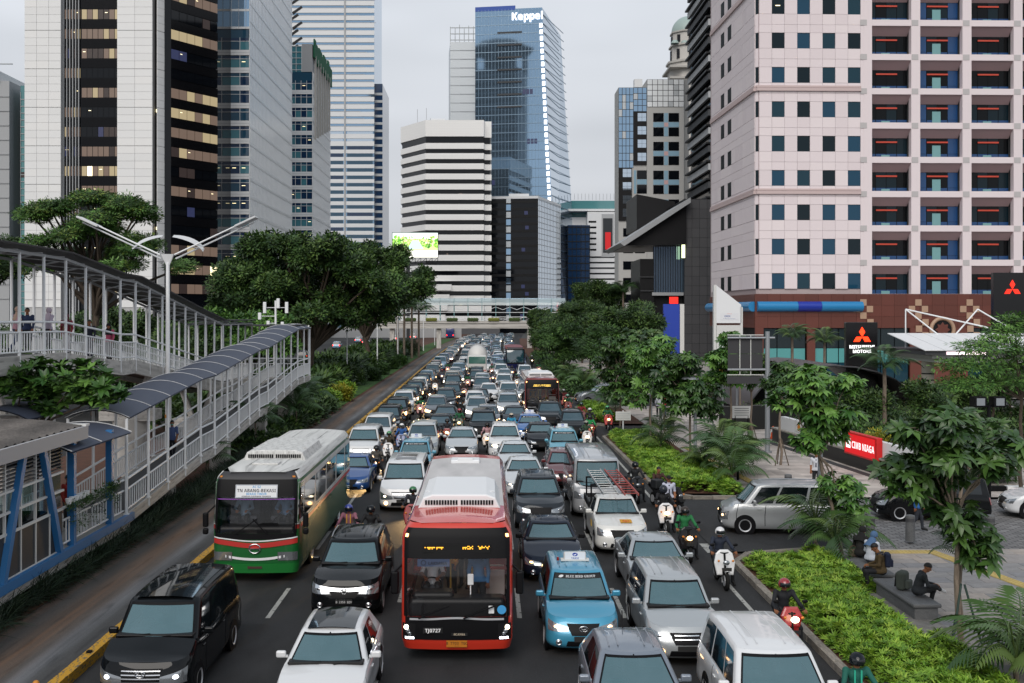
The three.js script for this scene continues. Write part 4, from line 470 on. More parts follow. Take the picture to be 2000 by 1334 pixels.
// big dark trees in the median
{ const q = rngs(200);
  tree('median_tree', 'huge dense dark tree standing behind the ramp, trunk forked low', -18.6, 112, { seed: 201, r: .42, fork: [.4, 3.8, 0], leaf: 'big', size: 1.15, cols: [...greens.dark, ...greens.mid, [.1, .17, .035]], sag: 1.2, twigs: 3, blobs: [...scatter(30, 9.6, 4, 6.5, 10.4, q, 1.6, 130), ...scatter(16, 6.5, 2, 5, 13.8, q, 1.5, 130), ...scatter(18, 10.4, 2, 6, 8.3, q, 1.5, 110)] });
  tree('median_tree', 'second big dark tree overhanging the busway, right of the largest', -15.6, 148, { seed: 205, r: .36, fork: [-1.2, 4.4, 0], leaf: 'big', size: 1.2, cols: [...greens.dark, ...greens.mid, [.09, .16, .03]], sag: 1.2, twigs: 3, blobs: [...scatter(24, 7, 5.5, 6, 11.3, q, 1.6, 130), ...scatter(10, 4.8, 2, 5, 15, q, 1.5, 120)] });
  tree('median_tree', 'dark tree with leaning trunk deeper in the median', -22.5, 186, { seed: 207, r: .36, fork: [3.4, 6, 0], leaf: 'big', size: 1.4, cols: greens.dark, twigs: 3, blobs: scatter(12, 8, 5, 6, 12, q, 2.8, 150) });
  tree('rain_tree', 'wide umbrella-shaped tree in front of the white and black tower', -35, 95, { seed: 211, r: .42, fork: [.5, 7.5, 0], leaf: 'feather', size: 1.0, cols: [...greens.mid, ...greens.fresh, [.14, .2, .03]], sag: .9, twigs: 6, blobs: [[.3, 17.8, 5.6, .07, 15], [.5, 15.2, 6.6, .06, 13], [2, 13, 6.5, .03, 6]].flatMap(([x0, y0, R0, k, n]) => [...Array(n)].map(() => { const a = q() * 2 * PI, r = R0 * Math.sqrt(q()); return [x0 + r * Math.cos(a), y0 - k * r * r + (q() - .5) * .7, r * .7 * Math.sin(a), 1.1 + .7 * q(), .28 + .2 * q(), 1.1 + .6 * q(), 170]; })) });
  tree('rain_tree', 'flat-crowned tree cut off by the left edge of the picture', -46, 96, { seed: 215, r: .4, fork: [0, 7, 0], leaf: 'feather', size: 1.3, cols: greens.dark, twigs: 5, blobs: scatter(16, 5.5, 4, 5, 13, q, 1.9, 150).map((b) => (b[4] *= .4, b)) });
  for (const [i, x, d, h, c] of [[0, -27, 120, 8.2, 'mid'], [1, -33, 128, 7.5, 'mid'], [2, -40, 118, 8, 'dark'], [3, -23, 105, 7.2, 'fresh'], [4, -30, 82, 5.6, 'dark'], [5, -38, 78, 6, 'dark'], [6, -26, 90, 5.8, 'dark'], [7, -45, 85, 7, 'dark']]) tree('roadside_tree', ['mid green bushy tree right of the street lamp pole', 'bushy tree left of the street lamp pole, mid green', 'dark bushy tree below the umbrella-shaped tree', 'light green young tree beside the ramp landing', 'dark low tree seen between posts of the upper footbridge', 'dark low tree behind the upper footbridge, left part', 'dark low tree behind the middle posts of the upper footbridge', 'dark tree behind the walkers on the upper footbridge'][i], x, d, { seed: 230 + i, r: .2, fork: [0, h * .35, 0], leaf: 'big', size: 1.1, cols: greens[c], twigs: 3, blobs: scatter(10, 4.2, h * .45, 3.4, h * .72, q, 1.7, 150), group: 'trees behind the footbridge' });
}
{ // leafy tree in front of the upper footbridge
  const q = rngs(240); tree('broadleaf_tree', 'broad-leaved tree poking up behind the bus shelter roof', -15.3, 36.6, { seed: 241, r: .1, fork: [0, 3.6, 0], leaf: 'glossy', size: 1.25, cols: [...greens.mid, ...greens.fresh], mat: leafMatGloss, twigs: 4, blobs: [[1.5, 5.5, 0, 1.1, .55, .8, 60], [.2, 5.6, 0, 1, .5, .8, 55], [-.7, 5.1, 0, .8, .5, .7, 45], [2.4, 5.0, .2, .7, .45, .6, 40], [.5, 4.6, 0, .5, .4, .5, 25], [1.7, 4.9, 0, .6, .4, .5, 30], [-.1, 5.0, 0, .9, .4, .7, 40]] }); }
// rows of trees on the right pavement
{ const q = rngs(260), R3 = [[8.6, 118, 6.2, 'mid'], [9.2, 131, 6.6, 'dark'], [9.4, 146, 7, 'dark'], [9.8, 163, 7.4, 'dark'], [10.2, 182, 7.6, 'dark'], [10.4, 205, 8, 'dark'], [11.8, 104, 6.4, 'mid'], [13, 122, 7.2, 'dark'], [13.6, 141, 8.2, 'dark'], [14.8, 166, 9.6, 'dark'], [16.4, 190, 13, 'dark'], [19, 178, 12.5, 'dark'], [21.5, 186, 11.5, 'dark'], [15.6, 112, 7.6, 'dark'], [17.8, 128, 8.4, 'dark'], [21, 140, 8.8, 'dark'], [12.2, 228, 8, 'dark'], [14, 258, 8.5, 'dark']];
  R3.forEach(([x, d, h, c], i) => tree('pavement_tree', `${['slender', 'leafy', 'dark', 'tall', 'bushy', 'narrow'][i % 6]} ${c === 'mid' ? 'light green' : 'dark green'} tree, ${['first', 'second', 'third', 'fourth', 'fifth', 'sixth', 'seventh', 'eighth', 'ninth', 'tenth', 'eleventh', 'twelfth', 'thirteenth', 'fourteenth', 'fifteenth', 'sixteenth', 'seventeenth', 'eighteenth'][i]} in the far right row`, x, d, { seed: 261 + i * 3, r: .1 + h * .006, fork: [.2 * (i % 3 - 1), h * .5, 0], leaf: i % 3 ? 'mid' : 'feather', size: i % 3 ? 1.35 : 1.2, cols: greens[c], twigs: 4, sag: .4, blobs: scatter(h > 9 ? 16 : 11, h > 9 ? 3 : 2.1, h * .5, 2, h * .72, q, 1.15, 120).map((b) => (i % 3 ? b : (b[4] *= .45, b))), group: 'trees along the right pavement' })); }
// young trees by the plaza: trunk foot, height, crown
{ const stake = mat([.025, .05, .04], .7), bamboo = mat([.09, .07, .05], .9), q = rngs(300);
  const young = (label, x, d, h, rx, n, c, o = {}) => tree('young_tree', label, x, d, { seed: 300 + Math.round(x * 10 + d), r: .07, fork: [o.lx || 0, h * .55, 0], leaf: 'broad', size: o.size || 1, cols: greens[c || 'mid'], bark: barkPale, mat: leafMatGloss, twigs: 4, sag: .25, blobs: [...scatter(n, rx, (o.th || .3) * h, rx * .8, h * (o.yc || .8), q, o.br || .55, o.nb || 36).map((b) => [b[0] + (o.lx || 0), ...b.slice(1)]), ...(o.extra || [])], stakes: o.stakes });
  young('broad-leaved tree beside the lamp post, crown over the silver microbus', 11.4, 34.4, 5.7, 1.3, 15, 'fresh', { lx: -.75, yc: .82, th: .36, br: .48, extra: [[.2, 1.9, 0, .6, .6, .5, 46], [-.3, 2.3, .1, .5, .4, .5, 30], [.35, 1.3, 0, .5, .4, .4, 26]] });
  young('nearest broad-leaved tree by the granite bench, tied with green stakes', 11.15, 25.2, 5.2, 1.6, 17, 'mid', { lx: -.15, yc: .84, th: .34, size: 1.05, br: .46, nb: 34, extra: [[.2, 2.55, 0, .6, .45, .5, 40], [-.25, 3.05, 0, .6, .4, .5, 30], [.4, 2.1, 0, .4, .4, .4, 22]], stakes: stake });
  young('small leafy tree between lettered wall and big near tree', 14.6, 33, 4.5, .9, 8, 'mid', { yc: .85, th: .2 });
  young('broad crown tree standing on plaza left of the traffic sign back', 10.6, 56, 5.7, 1.5, 20, 'mid', { yc: .68, th: .5, br: .75, nb: 34, size: 1.15 });
  young('leafy tree with yellow-green top beside the blue pylon', 9.6, 63, 6.9, 1.1, 18, 'fresh', { yc: .66, th: .6, br: .75, nb: 34, size: 1.15 });
  young('leafy dark tree in front of grey hatch wall, second bed', 9.2, 74, 6.6, 1.4, 18, 'mid', { yc: .62, th: .55, br: .85, nb: 36, size: 1.25 });
  young('bushy tree right beside the tall sign gantry pole', 14.3, 63, 6.6, 1.3, 16, 'fresh', { yc: .74, th: .45, br: .75, nb: 34, size: 1.2 });
  young('thin staked sapling on the plaza near the gantry base', 14.9, 54.5, 5.2, .7, 8, 'mid', { yc: .86, th: .22, stakes: bamboo }); young('thin staked sapling behind the gantry pole', 15.4, 62.5, 5.6, .7, 8, 'dark', { yc: .86, th: .22, stakes: bamboo }); young('thin staked sapling far back on the plaza', 17.2, 73, 5.8, 1, 9, 'mid', { yc: .85, th: .25, stakes: bamboo, br: .7 });
  young('leafy tree on the median of the second planting bed', 11.6, 70, 6.2, 1.5, 18, 'mid', { yc: .6, th: .5, br: .8, nb: 36, size: 1.2 });
  young('dark tree beside the third planting bed', 12.4, 86, 6.8, 1.7, 18, 'dark', { yc: .66, th: .5, br: .95, nb: 40, size: 1.35 });
  tree('feathery_tree', 'feathery tiered tree at the right edge above the canopy', 22.9, 46, { seed: 333, r: .09, fork: [0, 4, 0], leaf: 'feather', size: .62, cols: greens.fresh, twigs: 7, sag: .2, blobs: [[-1.3, 6.3, 0, 1.4, .22, 1, 130], [-1.9, 5.5, 0, 1.6, .2, 1, 140], [-.6, 6.9, 0, .9, .2, .8, 80], [-2.2, 4.7, .3, 1.4, .2, .9, 120], [.6, 5.9, 0, 1.3, .25, 1, 100], [-.4, 7.4, 0, .5, .2, .5, 40], [.3, 4.8, 0, 1.5, .25, 1, 110]] });
  for (const [i, x, d, h] of [[0, 26, 62, 3.6], [1, 24, 68, 3.4], [2, 29, 66, 3.8], [3, 33, 70, 4], [4, 36, 74, 4.2], [5, 22, 76, 4]]) tree('garden_tree', ['dark garden tree under the white canopy, leftmost', 'dark garden tree left of the canopy column', 'dark garden tree just right of the canopy column', 'dark garden tree under the right part of canopy', 'dark garden tree at far right under canopy', 'dark garden tree in front of arched tunnel roof'][i], x, d, { seed: 350 + i, r: .1, fork: [0, h * .45, 0], leaf: 'mid', size: 1, cols: greens.dark, twigs: 3, blobs: scatter(6, 1.1, h * .35, 1, h * .74, q, .7, 60), group: 'garden trees by the canopy' });
}
// palms
const frondG = (L, n, w) => { const l = [], r = []; let p = [0, 0, 0]; const at = (t) => [0, L * .42 * Math.sin(t * 2.2) - L * .38 * t * t, L * t * .92]; for (let i = 1; i <= 8; i++) { const k = at(i / 8); r.push(bar(p, k, .022 * (1 - .8 * (i - 1) / 8), .022 * (1 - .8 * i / 8), 4)); p = k; } for (let i = 1; i < n; i++) for (const s of [-1, 1]) { const t = .12 + .88 * i / n, c = at(t), len = L * .34 * Math.sin(PI * (.15 + .8 * t)) + .05; l.push(simpleLeaf(len, w).rotateX(.45).rotateY(s * (1.15 - .4 * t)).translate(...c)); } return merge([...l, ...r]); };
const FG = [frondG(1.5, 18, .06), frondG(1.5, 18, .06).rotateZ(.15)], FB = [frondG(3.0, 24, .09), frondG(3.0, 24, .09).rotateZ(-.12)];
const palmM = [[.03, .075, .018], [.045, .1, .022], [.065, .13, .03], [.1, .16, .035]].map((c) => mat(c, .5, 0, { transmission: .15, thickness: 0 }));
function palm(label, x, d, h, nf, big, o = {}) {
  const q = rngs(Math.round(x * 31 + d * 7)), g = thing(o.name || 'palm', label, 'palm', [x, .1, -d], 0, o.group); const w = limb([0, -.1, 0], [0, h, 0], o.r || .06, (o.r || .06) * .8, .06, q, 4); part('trunk', w, barkPale, g);
  for (let i = 0; i < nf; i++) { const f = part('frond', (big ? FB : FG)[i % 2], palmM[Math.floor(q() * (o.dark ? 2 : 4))], g); f.position.set(0, h - .03, 0); f.rotation.set(-(.95 - 1.25 * (i / nf)) * .75 - q() * .2, i * 2.4 + q() * .4, 0, 'YXZ'); const s = (o.s || 1) * (.8 + .35 * q()); f.scale.set(s, s, s); }
  return g;
}
palm('palm left of the lit black sign pylon', 25.6, 90, 5.6, 15, 1, { s: .62, r: .13 }); palm('palm nearest the lit black sign pylon', 28, 89, 5.2, 15, 1, { s: .62, r: .13 }); palm('dark palm in front of the arched tunnel roof', 24.8, 67, 4.2, 15, 1, { s: .75, r: .14, dark: 1 }); palm('dark palm far behind the blue pylon', 22.4, 176, 11, 14, 1, { s: 1.2, r: .2, dark: 1 });
for (const [i, x, d, h] of [[0, -14.2, 172, 9.3], [1, -13.6, 178, 8.4], [2, -12.9, 186, 9.2], [3, -12.2, 194, 8]]) palm(['tall dark palm at left of the median palm group', 'tall dark palm second in the median palm group', 'tall dark palm third in the median palm group', 'tall dark palm nearest the busway in the median group'][i], x, d, h, 18, 1, { s: 1.15, r: .22, dark: 1, group: 'median palms' });
for (const [i, x, d, h, n, s] of [[0, 10.9, 33.6, .5, 14, 1.15], [1, 11.7, 50.6, .6, 15, 1.3], [2, 10.4, 51.5, .5, 14, 1.15], [3, 9.4, 58, .6, 13, 1.2], [4, 10.5, 64.5, .7, 13, 1.2], [5, 9.6, 80, .9, 14, 1.5], [6, 9.2, 101, 1, 14, 1.7], [7, 10.9, 22.1, .5, 16, 1.25], [8, 11.9, 23.2, .4, 13, 1.1], [9, 11.45, 26.0, 1.9, 8, .6], [10, 9.7, 86, .6, 12, 1.3], [11, 12.3, 51.8, .7, 12, 1.2], [12, 8.6, 110, 1, 13, 1.6], [13, 10.7, 35.0, .9, 12, 1.2], [14, 11.2, 49.4, .9, 15, 1.35], [15, 11.4, 52.6, 1.2, 15, 1.4], [16, 10.9, 47.8, .6, 12, 1.1]]) palm(['feathery low palm in front of the silver microbus', 'feathery palm clump at the end of the second bed', 'feathery palm clump left of the largest one', 'low palm at the middle of the second bed', 'low palm beside the signboard in the second bed', 'bushy palm beside the third bed', 'bushy palm at the side street mouth', 'big palm cut off by the lower right corner', 'palm at the lower right corner beside the cut-off one', 'slim cane palm beside the near tree trunk', 'low palm behind the grey car at the side street', 'palm behind the clump at the end of second bed', 'palm past the side street, first', 'low palm beside the lamp pole', 'upright palm in the clump before the disc-topped lamp', 'tallest palm in the clump before the disc-topped lamp', 'lowest palm at the corner of the second bed'][i], x, d, h, n, 0, { s, name: 'areca_palm', group: 'low palms on the right' });
for (const [i, x, d, h, s] of [[0, -12.9, 60, 1.6, 1.3], [1, -12.4, 70, 1.4, 1.4], [2, -13, 50, .8, 1.1], [3, -13.2, 78, 1.6, 1.5]]) palm(['dark palm under the middle of the ramp', 'dark palm at the far end of the ramp', 'small dark palm beneath the ramp near the shelter', 'dark palm beyond the ramp end'][i], x, d, h, 14, 0, { s, name: 'areca_palm', dark: 1, group: 'palms under the ramp' });
// planting
function bed(name, label, rects, dens, kinds, scale, cols, seed, y = .12, hmax = .35, m = leafMat) { const q = rngs(seed), pts = []; for (const [x0, x1, d0, d1] of rects) { const n = Math.round((x1 - x0) * (d1 - d0) * dens); for (let i = 0; i < n; i++) { const x = lerp(x0, x1, q()), d = lerp(d0, d1, q()), e = Math.min(1, Math.min(x - x0, x1 - x, d - d0, d1 - d) / .3); pts.push([x, y + hmax * e * (.55 + .3 * q() + .35 * vnoise(x * 1.7, d * 1.7, 1000, 5)), -d]); } } const g = new THREE.Group(); g.name = numbered(name); g.userData = { label, category: 'plants', kind: 'stuff' }; scene.add(g); leaves('foliage', g, kinds, pts, scale, cols, seed + 1, m); return g; }
bed('ground_cover', 'bright green ground cover in the nearest kerbside bed', [[7.95, 10.2, 12, 33.2], [9.8, 10.9, 29.5, 34], [10.0, 10.7, 12, 25]], 130, CL.tuft, .95, greens.bright, 401);
bed('ground_cover', 'bright green ground cover in the second kerbside bed', [[7.65, 10.2, 46.2, 67.5], [10, 11, 45.5, 56]], 85, CL.tuft, 1.1, greens.bright, 403, .12, .4);
bed('ground_cover', 'bright green ground cover in the third kerbside bed', [[7.5, 9.4, 75.5, 87.5]], 40, CL.tuft, 1.6, greens.bright, 405, .12, .5);
bed('border_shrubs', 'dark mixed shrubs along the far right pavement', [[7.6, 10.5, 98, 180]], 7, CL.shrub, 2.6, greens.mid, 407, .1, .9);
bed('lily_turf', 'dark arching grass strip between shelter and busway', [[-12.75, -11.9, 14, 60]], 52, CL.grass, 1.0, greens.grass, 411, .02, .06);
bed('median_shrubs', 'dark shrub border along the busway under the trees', [[-14.6, -12.1, 58, 88]], 15, CL.shrub, 2.3, greens.dark, 413, .05, .55); bed('median_shrubs', 'dark shrubs deeper in the median behind the ramp', [[-22.5, -14.4, 66, 210]], 3.2, CL.shrub, 4.2, greens.dark, 415, .1, 1.5);
bed('garden_shrubs', 'dark garden shrubs in front of the pink tower', [[20, 40, 62, 84]], 6, CL.shrub, 2, greens.dark, 417, .1, .6);
for (const [i, x, d, r, c] of [[0, -13.3, 124, .9, 'mid'], [1, -13.5, 136, 1, 'mid'], [2, -13.3, 150, 1, 'mid'], [3, -13, 160, 1.0, 'fresh'], [4, -13.4, 101, .8, 'bright'], [5, -13, 95, .9, 'yellow'], [6, -13.3, 90.5, .8, 'bright'], [7, -14.6, 116, 1.3, 'dark'], [8, -14.4, 200, 2, 'dark']]) { const q = rngs(430 + i), g = thing('round_shrub', ['clipped round shrub nearest in the row along the busway', 'clipped round shrub second in the row along the busway', 'clipped round shrub third in the row along the busway', 'light round shrub farthest in the row along the busway', 'bright lime shrub beside the busway lawn', 'yellow-green shrub nearest the busway edge', 'bright low shrub before the yellow-green one', 'dark round shrub behind the clipped row', 'dark bush at the foot of the far palms'][i], 'shrub', [x, .05, -d], 0, 'median shrubs'); part('stem', cyl(.06, .08, r, 0, r / 2, 0, 6), barkM, g); leaves('foliage', g, CL.shrub, inBlobs([[0, r * .75, 0, r * 1.1, r * .75, r, 240], [r * .5, r * .6, 0, r * .8, r * .6, r * .8, 90]], q), 1.5, greens[c], 431 + i); }
{ const q = rngs(470), g = thing('flower_bed', 'bed of pink flowering shrubs by the entrance drive', 'flowers', [22.3, .1, -49.5]); leaves('foliage', g, CL.shrub, inBlobs([[0, .55, 0, 2.2, .55, 1.6, 500]], q), 1.3, greens.dark, 471); leaves('blossom', g, CL.tuft, inBlobs([[0, .75, 0, 2.2, .5, 1.6, 150]], q).filter((p) => p[1] > .75), .8, [[.6, .12, .25], [.7, .3, .4], [.5, .08, .2]], 473); g.userData.kind = 'stuff';
  const g2 = thing('yellow_shrub', 'yellow flowering shrub above the lettered red sign wall', 'shrub', [20.6, .9, -56]); leaves('foliage', g2, CL.shrub, inBlobs([[0, .35, 0, .9, .4, .6, 160]], q), 1, greens.yellow, 475); part('stem', cyl(.03, .04, .5, 0, .1, 0), barkM, g2);
  const g3 = thing('shelter_vine', 'trailing green vines hanging from the shelter railing planters', 'plants', [-12.2, 1.2, -33.4]); leaves('foliage', g3, CL.shrub, [...Array(170)].map((_, i) => { const z = 2.2 - q() * 4.2; return [.03 + q() * .1, i % 3 ? .85 + q() * .2 : .95 - q() * q() * 1.1, z]; }), .55, greens.mid, 477); }
// ---------- cars ----------
function outline(u, o) {                         // rounded plan outline: u 0 = front centre, +-1 = rear centre
  const a = Math.abs(u), s = u < 0 ? -1 : 1, { w, zf, zr, rf, rr } = o, fz = o.fz ?? rf, rz = o.rz ?? rr; let x, z;
  if (a < .16) { x = (w - rf) * a / .16; z = zf; } else if (a < .28) { const t = (a - .16) / .12 * PI / 2; x = w - rf + rf * Math.sin(t); z = zf - fz * (1 - Math.cos(t)); }
  else if (a < .76) { x = w; z = lerp(zf - fz, zr + rz, (a - .28) / .48); }
  else if (a < .88) { const t = (a - .76) / .12 * PI / 2; x = w - rr + rr * Math.cos(t); z = zr + rz * (1 - Math.sin(t)); }
  else { x = (w - rr) * (1 - (a - .88) / .12); z = zr; }
  if (o.bow && a < .28) z -= o.bow * (x / w) ** 2; else if (o.bow && a < .5) z -= o.bow * (.5 - a) / .22;
  return [x * s, z];
}
function patch(F, u0, u1, v0, v1, off = .006, nu = 6, nv = 3, shape) {   // piece of a surface, lifted off it
  const P = [];
  for (let j = 0; j <= nv; j++) for (let i = 0; i <= nu; i++) {
    let s = i / nu, t = j / nv; if (shape) [s, t] = shape(s, t);
    const u = lerp(u0, u1, s), v = lerp(v0, v1, t), p = F(u, v), e = .004, a = F(u + e, v), b = F(u, v + .02);
    const n = V3(a[0] - p[0], a[1] - p[1], a[2] - p[2]).cross(V3(b[0] - p[0], b[1] - p[1], b[2] - p[2])).normalize();
    P.push([p[0] + n.x * off, p[1] + n.y * off, p[2] + n.z * off]);
  }
  return quads(P, nv + 1, nu + 1);
}
const curve = (pts) => (z) => { if (z >= pts[0][0]) return pts[0][1]; for (let i = 1; i < pts.length; i++) if (z >= pts[i][0]) { const t = (z - pts[i][0]) / (pts[i - 1][0] - pts[i][0]); return lerp(pts[i][1], pts[i - 1][1], t * t * (3 - 2 * t) * .4 + t * .6); } return pts[pts.length - 1][1]; };
// kinds: L length, W width, H height, hood front/cowl/belt/tail heights, cowl, roof front, roof rear and rear base as distances from the front
const KIND = {
  minivan: { L: 4.19, W: 1.68, H: 1.66, hf: .84, hc: 1.06, belt: .98, tail: .98, cz: 1.0, rfz: 1.72, rrz: 4.0, rbz: 4.12, win: [[.305, .42], [.43, .58], [.595, .725]], wr: .58, wb: 2.65, wf: .78 },
  people_carrier: { L: 4.72, W: 1.8, H: 1.76, hf: .92, hc: 1.14, belt: 1.02, tail: 1.02, cz: 1.1, rfz: 1.85, rrz: 4.5, rbz: 4.66, win: [[.305, .42], [.43, .58], [.595, .73]], wr: .63, wb: 2.75, wf: .9 },
  van: { L: 4.88, W: 1.83, H: 1.87, hf: .92, hc: 1.18, belt: 1.06, tail: 1.06, cz: .84, rfz: 1.56, rrz: 4.72, rbz: 4.82, win: [[.30, .4], [.41, .59], [.6, .74]], wr: .69, wb: 3.0, wf: .92 },
  suv: { L: 4.6, W: 1.8, H: 1.74, hf: .95, hc: 1.12, belt: 1.06, tail: 1.06, cz: 1.25, rfz: 1.98, rrz: 4.2, rbz: 4.5, win: [[.305, .43], [.44, .59], [.60, .72]], wr: .62, wb: 2.72, wf: .88, rails: 1 },
  sedan: { L: 4.55, W: 1.76, H: 1.46, hf: .72, hc: .98, belt: .93, tail: .99, cz: 1.3, rfz: 2.1, rrz: 3.3, rbz: 3.95, win: [[.31, .47], [.485, .66]], wr: .55, wb: 2.65, wf: .92 },
  hatchback: { L: 4.1, W: 1.72, H: 1.53, hf: .78, hc: 1.0, belt: .97, tail: 1.0, cz: 1.05, rfz: 1.85, rrz: 3.5, rbz: 3.98, win: [[.305, .46], [.475, .64]], wr: .55, wb: 2.53, wf: .82 },
  microbus: { L: 4.2, W: 1.66, H: 1.82, hf: .92, hc: 1.12, belt: 1.04, tail: 1.04, cz: .62, rfz: 1.2, rrz: 4.1, rbz: 4.16, win: [[.30, .42], [.435, .59], [.605, .74]], wr: .64, wb: 2.62, wf: .82 },
  minibus: { L: 6.0, W: 1.9, H: 2.3, hf: 1.12, hc: 1.36, belt: 1.2, tail: 1.2, cz: .26, rfz: .46, rrz: 5.9, rbz: 5.95, win: [[.295, .38], [.39, .5], [.51, .62], [.63, .745]], wr: .8, wb: 3.4, wf: .95 },
  pickup: { L: 4.95, W: 1.7, H: 1.62, hf: .92, hc: 1.1, belt: 1.04, tail: 1.0, cz: 1.35, rfz: 1.95, rrz: 2.85, rbz: 2.95, win: [[.33, .7]], wr: .56, wb: 2.9, wf: .85 },
};
const tyreG = (r, w) => { const h = w / 2; return new THREE.LatheGeometry([[r * .6, -h], [r * .93, -h], [r, -h * .6], [r, h * .6], [r * .93, h], [r * .6, h]].map((p) => new THREE.Vector2(...p)), 26).rotateZ(PI / 2); };
const rimG = (r, spokes = 5) => {
  const g = [new THREE.LatheGeometry([[.001, -.02], [r * .16, -.02], [r * .2, .0]].map((p) => new THREE.Vector2(...p)), 12), new THREE.LatheGeometry([[r * .52, -.05], [r * .58, .03], [r * .7, .04]].map((p) => new THREE.Vector2(...p)), 26), new THREE.CylinderGeometry(r * .56, r * .56, .01, 20).translate(0, -.06, 0)];
  for (let k = 0; k < spokes; k++) g.push(new THREE.BoxGeometry(r * .17, .03, r * .5).translate(0, .005, r * .33).rotateY(k * 2 * PI / spokes));
  return merge(g.map((q) => q.index ? q.toNonIndexed() : q)).rotateZ(-PI / 2);
};
const carGeo = {};
function shells(kind) {
  if (carGeo[kind]) return carGeo[kind];
  const k = KIND[kind], h = k.L / 2, Z = (d) => h - d, yb = .2;
  const deck = curve([[h, k.hf - .03], [Z(.35), k.hf + .03], [Z(k.cz), k.hc - .02], [Z(k.cz + .35), k.belt], [Z(k.L * .6), k.belt + .02], [Z(k.rbz - .2), k.tail], [-h, k.tail - .03]]);
  const nose = k.cz < .9 ? .1 : .22;
  const S = (u, v) => {
    const ins = (v < .22 ? .06 * (1 - v / .22) ** 2 : 0) + (v > .78 ? .05 * ((v - .78) / .22) ** 2 : 0) + .012 * Math.exp(-(((v - .5) / .12) ** 2));
    const zf = h - (v < .2 ? .1 * (1 - v / .2) ** 2 : 0) - (v > .5 ? nose * ((v - .5) / .5) ** 1.6 : 0), zr = -h + (v < .2 ? .08 * (1 - v / .2) ** 2 : 0) + (v > .6 ? .08 * ((v - .6) / .4) : 0);
    const [x, z] = outline(u, { w: k.W / 2 - ins, zf, zr, rf: .3, fz: .32, rr: .22, rz: .16, bow: .1 });
    return [x, lerp(yb, deck(z), v), z];
  };
  const rc = (Z(k.rfz) + Z(k.rrz)) / 2, rh = (k.rrz - k.rfz) / 2 + .3, roof = (z) => k.H - .05 - .07 * ((z - rc) / rh) ** 2;
  const G = (u, v) => {
    const w = lerp(k.W / 2 - .05, k.wr + .04, v ** 1.15) - (v > .9 ? .035 * ((v - .9) / .1) ** 2 : 0), e = v > .93 ? .04 * (v - .93) / .07 : 0;
    const [x, z] = outline(u, { w, zf: lerp(Z(k.cz) , Z(k.rfz), v ** 1.06) - e, zr: lerp(Z(k.rbz), Z(k.rrz), v) + e, rf: .16, fz: .1, rr: .14, rz: .1, bow: .14 * (1 - .4 * v) });
    return [x, lerp(deck(z) - .025, roof(z), v), z];
  };
  const us = [0, .04, .08, .12, .16, .19, .22, .25, .28, .32, .37, .42, .47, .52, .57, .62, .67, .72, .76, .79, .82, .85, .88, .94, 1], full = [...us.slice(1).reverse().map((u) => -u), ...us];
  const loftOpen = (F, vs) => { const g = []; for (let j = 0; j < vs.length - 1; j++) { let run = []; const flush = () => { if (run.length > 1) { const P = []; for (const v of [vs[j], vs[j + 1]]) for (const u of run) P.push(F(u, v)); g.push(quads(P, 2, run.length)); } run = []; }; for (let i = 0; i < full.length; i++) { run.push(full[i]); if (i < full.length - 1 && Math.abs((full[i] + full[i + 1]) / 2) < .19 && vs[j] > .06 && vs[j + 1] < .93) { flush(); } else if (run.length === 0) run.push(full[i]); } flush(); } return merge(g); };
  const loft = (F, vs) => { const P = []; for (const v of vs) for (const u of full) P.push(F(u, v)); return quads(P, vs.length, full.length); };
  const cap = (F, crown) => {
    const P = [], K = 9, e0 = F(0, 1)[2], e1 = F(1, 1)[2], wm = F(.5, 1)[0], st = (t) => { t = clamp(t, 0, 1); return t * t * (3 - 2 * t); };
    for (const u of us) { const a = F(u, 1), f = crown * st((e0 - a[2]) / .4) * st((a[2] - e1) / .4); for (let i = 0; i < K; i++) { const s = i / (K - 1) * 2 - 1; P.push([a[0] * s, a[1] + f * (1 - (a[0] * s / wm) ** 2), a[2]]); } }
    return quads(P, us.length, K, false);
  };
  const fin = (list) => { const body = merge(list); body.deleteAttribute('uv'); body.deleteAttribute('normal'); const b = toCreasedNormals(mergeVertices(body, 1e-3).toNonIndexed(), .6); b.setAttribute('uv', new THREE.BufferAttribute(new Float32Array(b.attributes.position.count * 2), 2)); return b; };
  const low = [loft(S, [0, .05, .12, .22, .35, .5, .65, .78, .88, .95, 1]), cap(S, .035), cap(G, .05)], gv = [0, .07, .25, .45, .65, .8, .91, .96, 1];
  const bd = fin([...low, loft(G, gv)]), bdOpen = fin([...low, loftOpen(G, gv)]);
  const wx = k.W / 2 - .1, zw = [Z(k.wf), Z(k.wf + k.wb)], r = kind === 'minibus' ? .34 : .315;
  const out = { k, S, G, deck, roof, Z, h, body: bd, bodyOpen: bdOpen, wx, zw, r };
  out.wind = patch(G, -.19, .19, .07, .91, .007, 12, 6); out.rear = patch(G, .86, 1.0, .12, .88, .006, 5, 3); out.rear2 = patch((u, v) => G(u, v), -1.0, -.86, .12, .88, .006, 5, 3);
  out.side = []; for (const s of [1, -1]) for (const [a, b] of k.win) out.side.push(s > 0 ? patch(G, a, b, .1, .86, .006, 5, 4) : patch(G, -b, -a, .1, .86, .006, 5, 4));
  out.seams = []; for (const s of [1, -1]) for (const w of k.win.slice(0, 3)) { const a = s * (w[0] - .006); out.seams.push(patch(S, a - .0015, a + .0015, .12, .97, .003, 1, 8)); }
  out.tyre = tyreG(r, .2); out.rim = rimG(r, kind === 'minibus' ? 6 : 5);
  out.arch = merge(zw.flatMap((z) => [-1, 1].map((s) => { const a = new THREE.CylinderGeometry(r + .075, r + .075, .1, 24, 1, false, 0, PI).rotateZ(PI / 2); return a.translate(s * (wx + .067), r, z).rotateX(0); })));
  return carGeo[kind] = out;
}
const archFix = (g, r) => g;
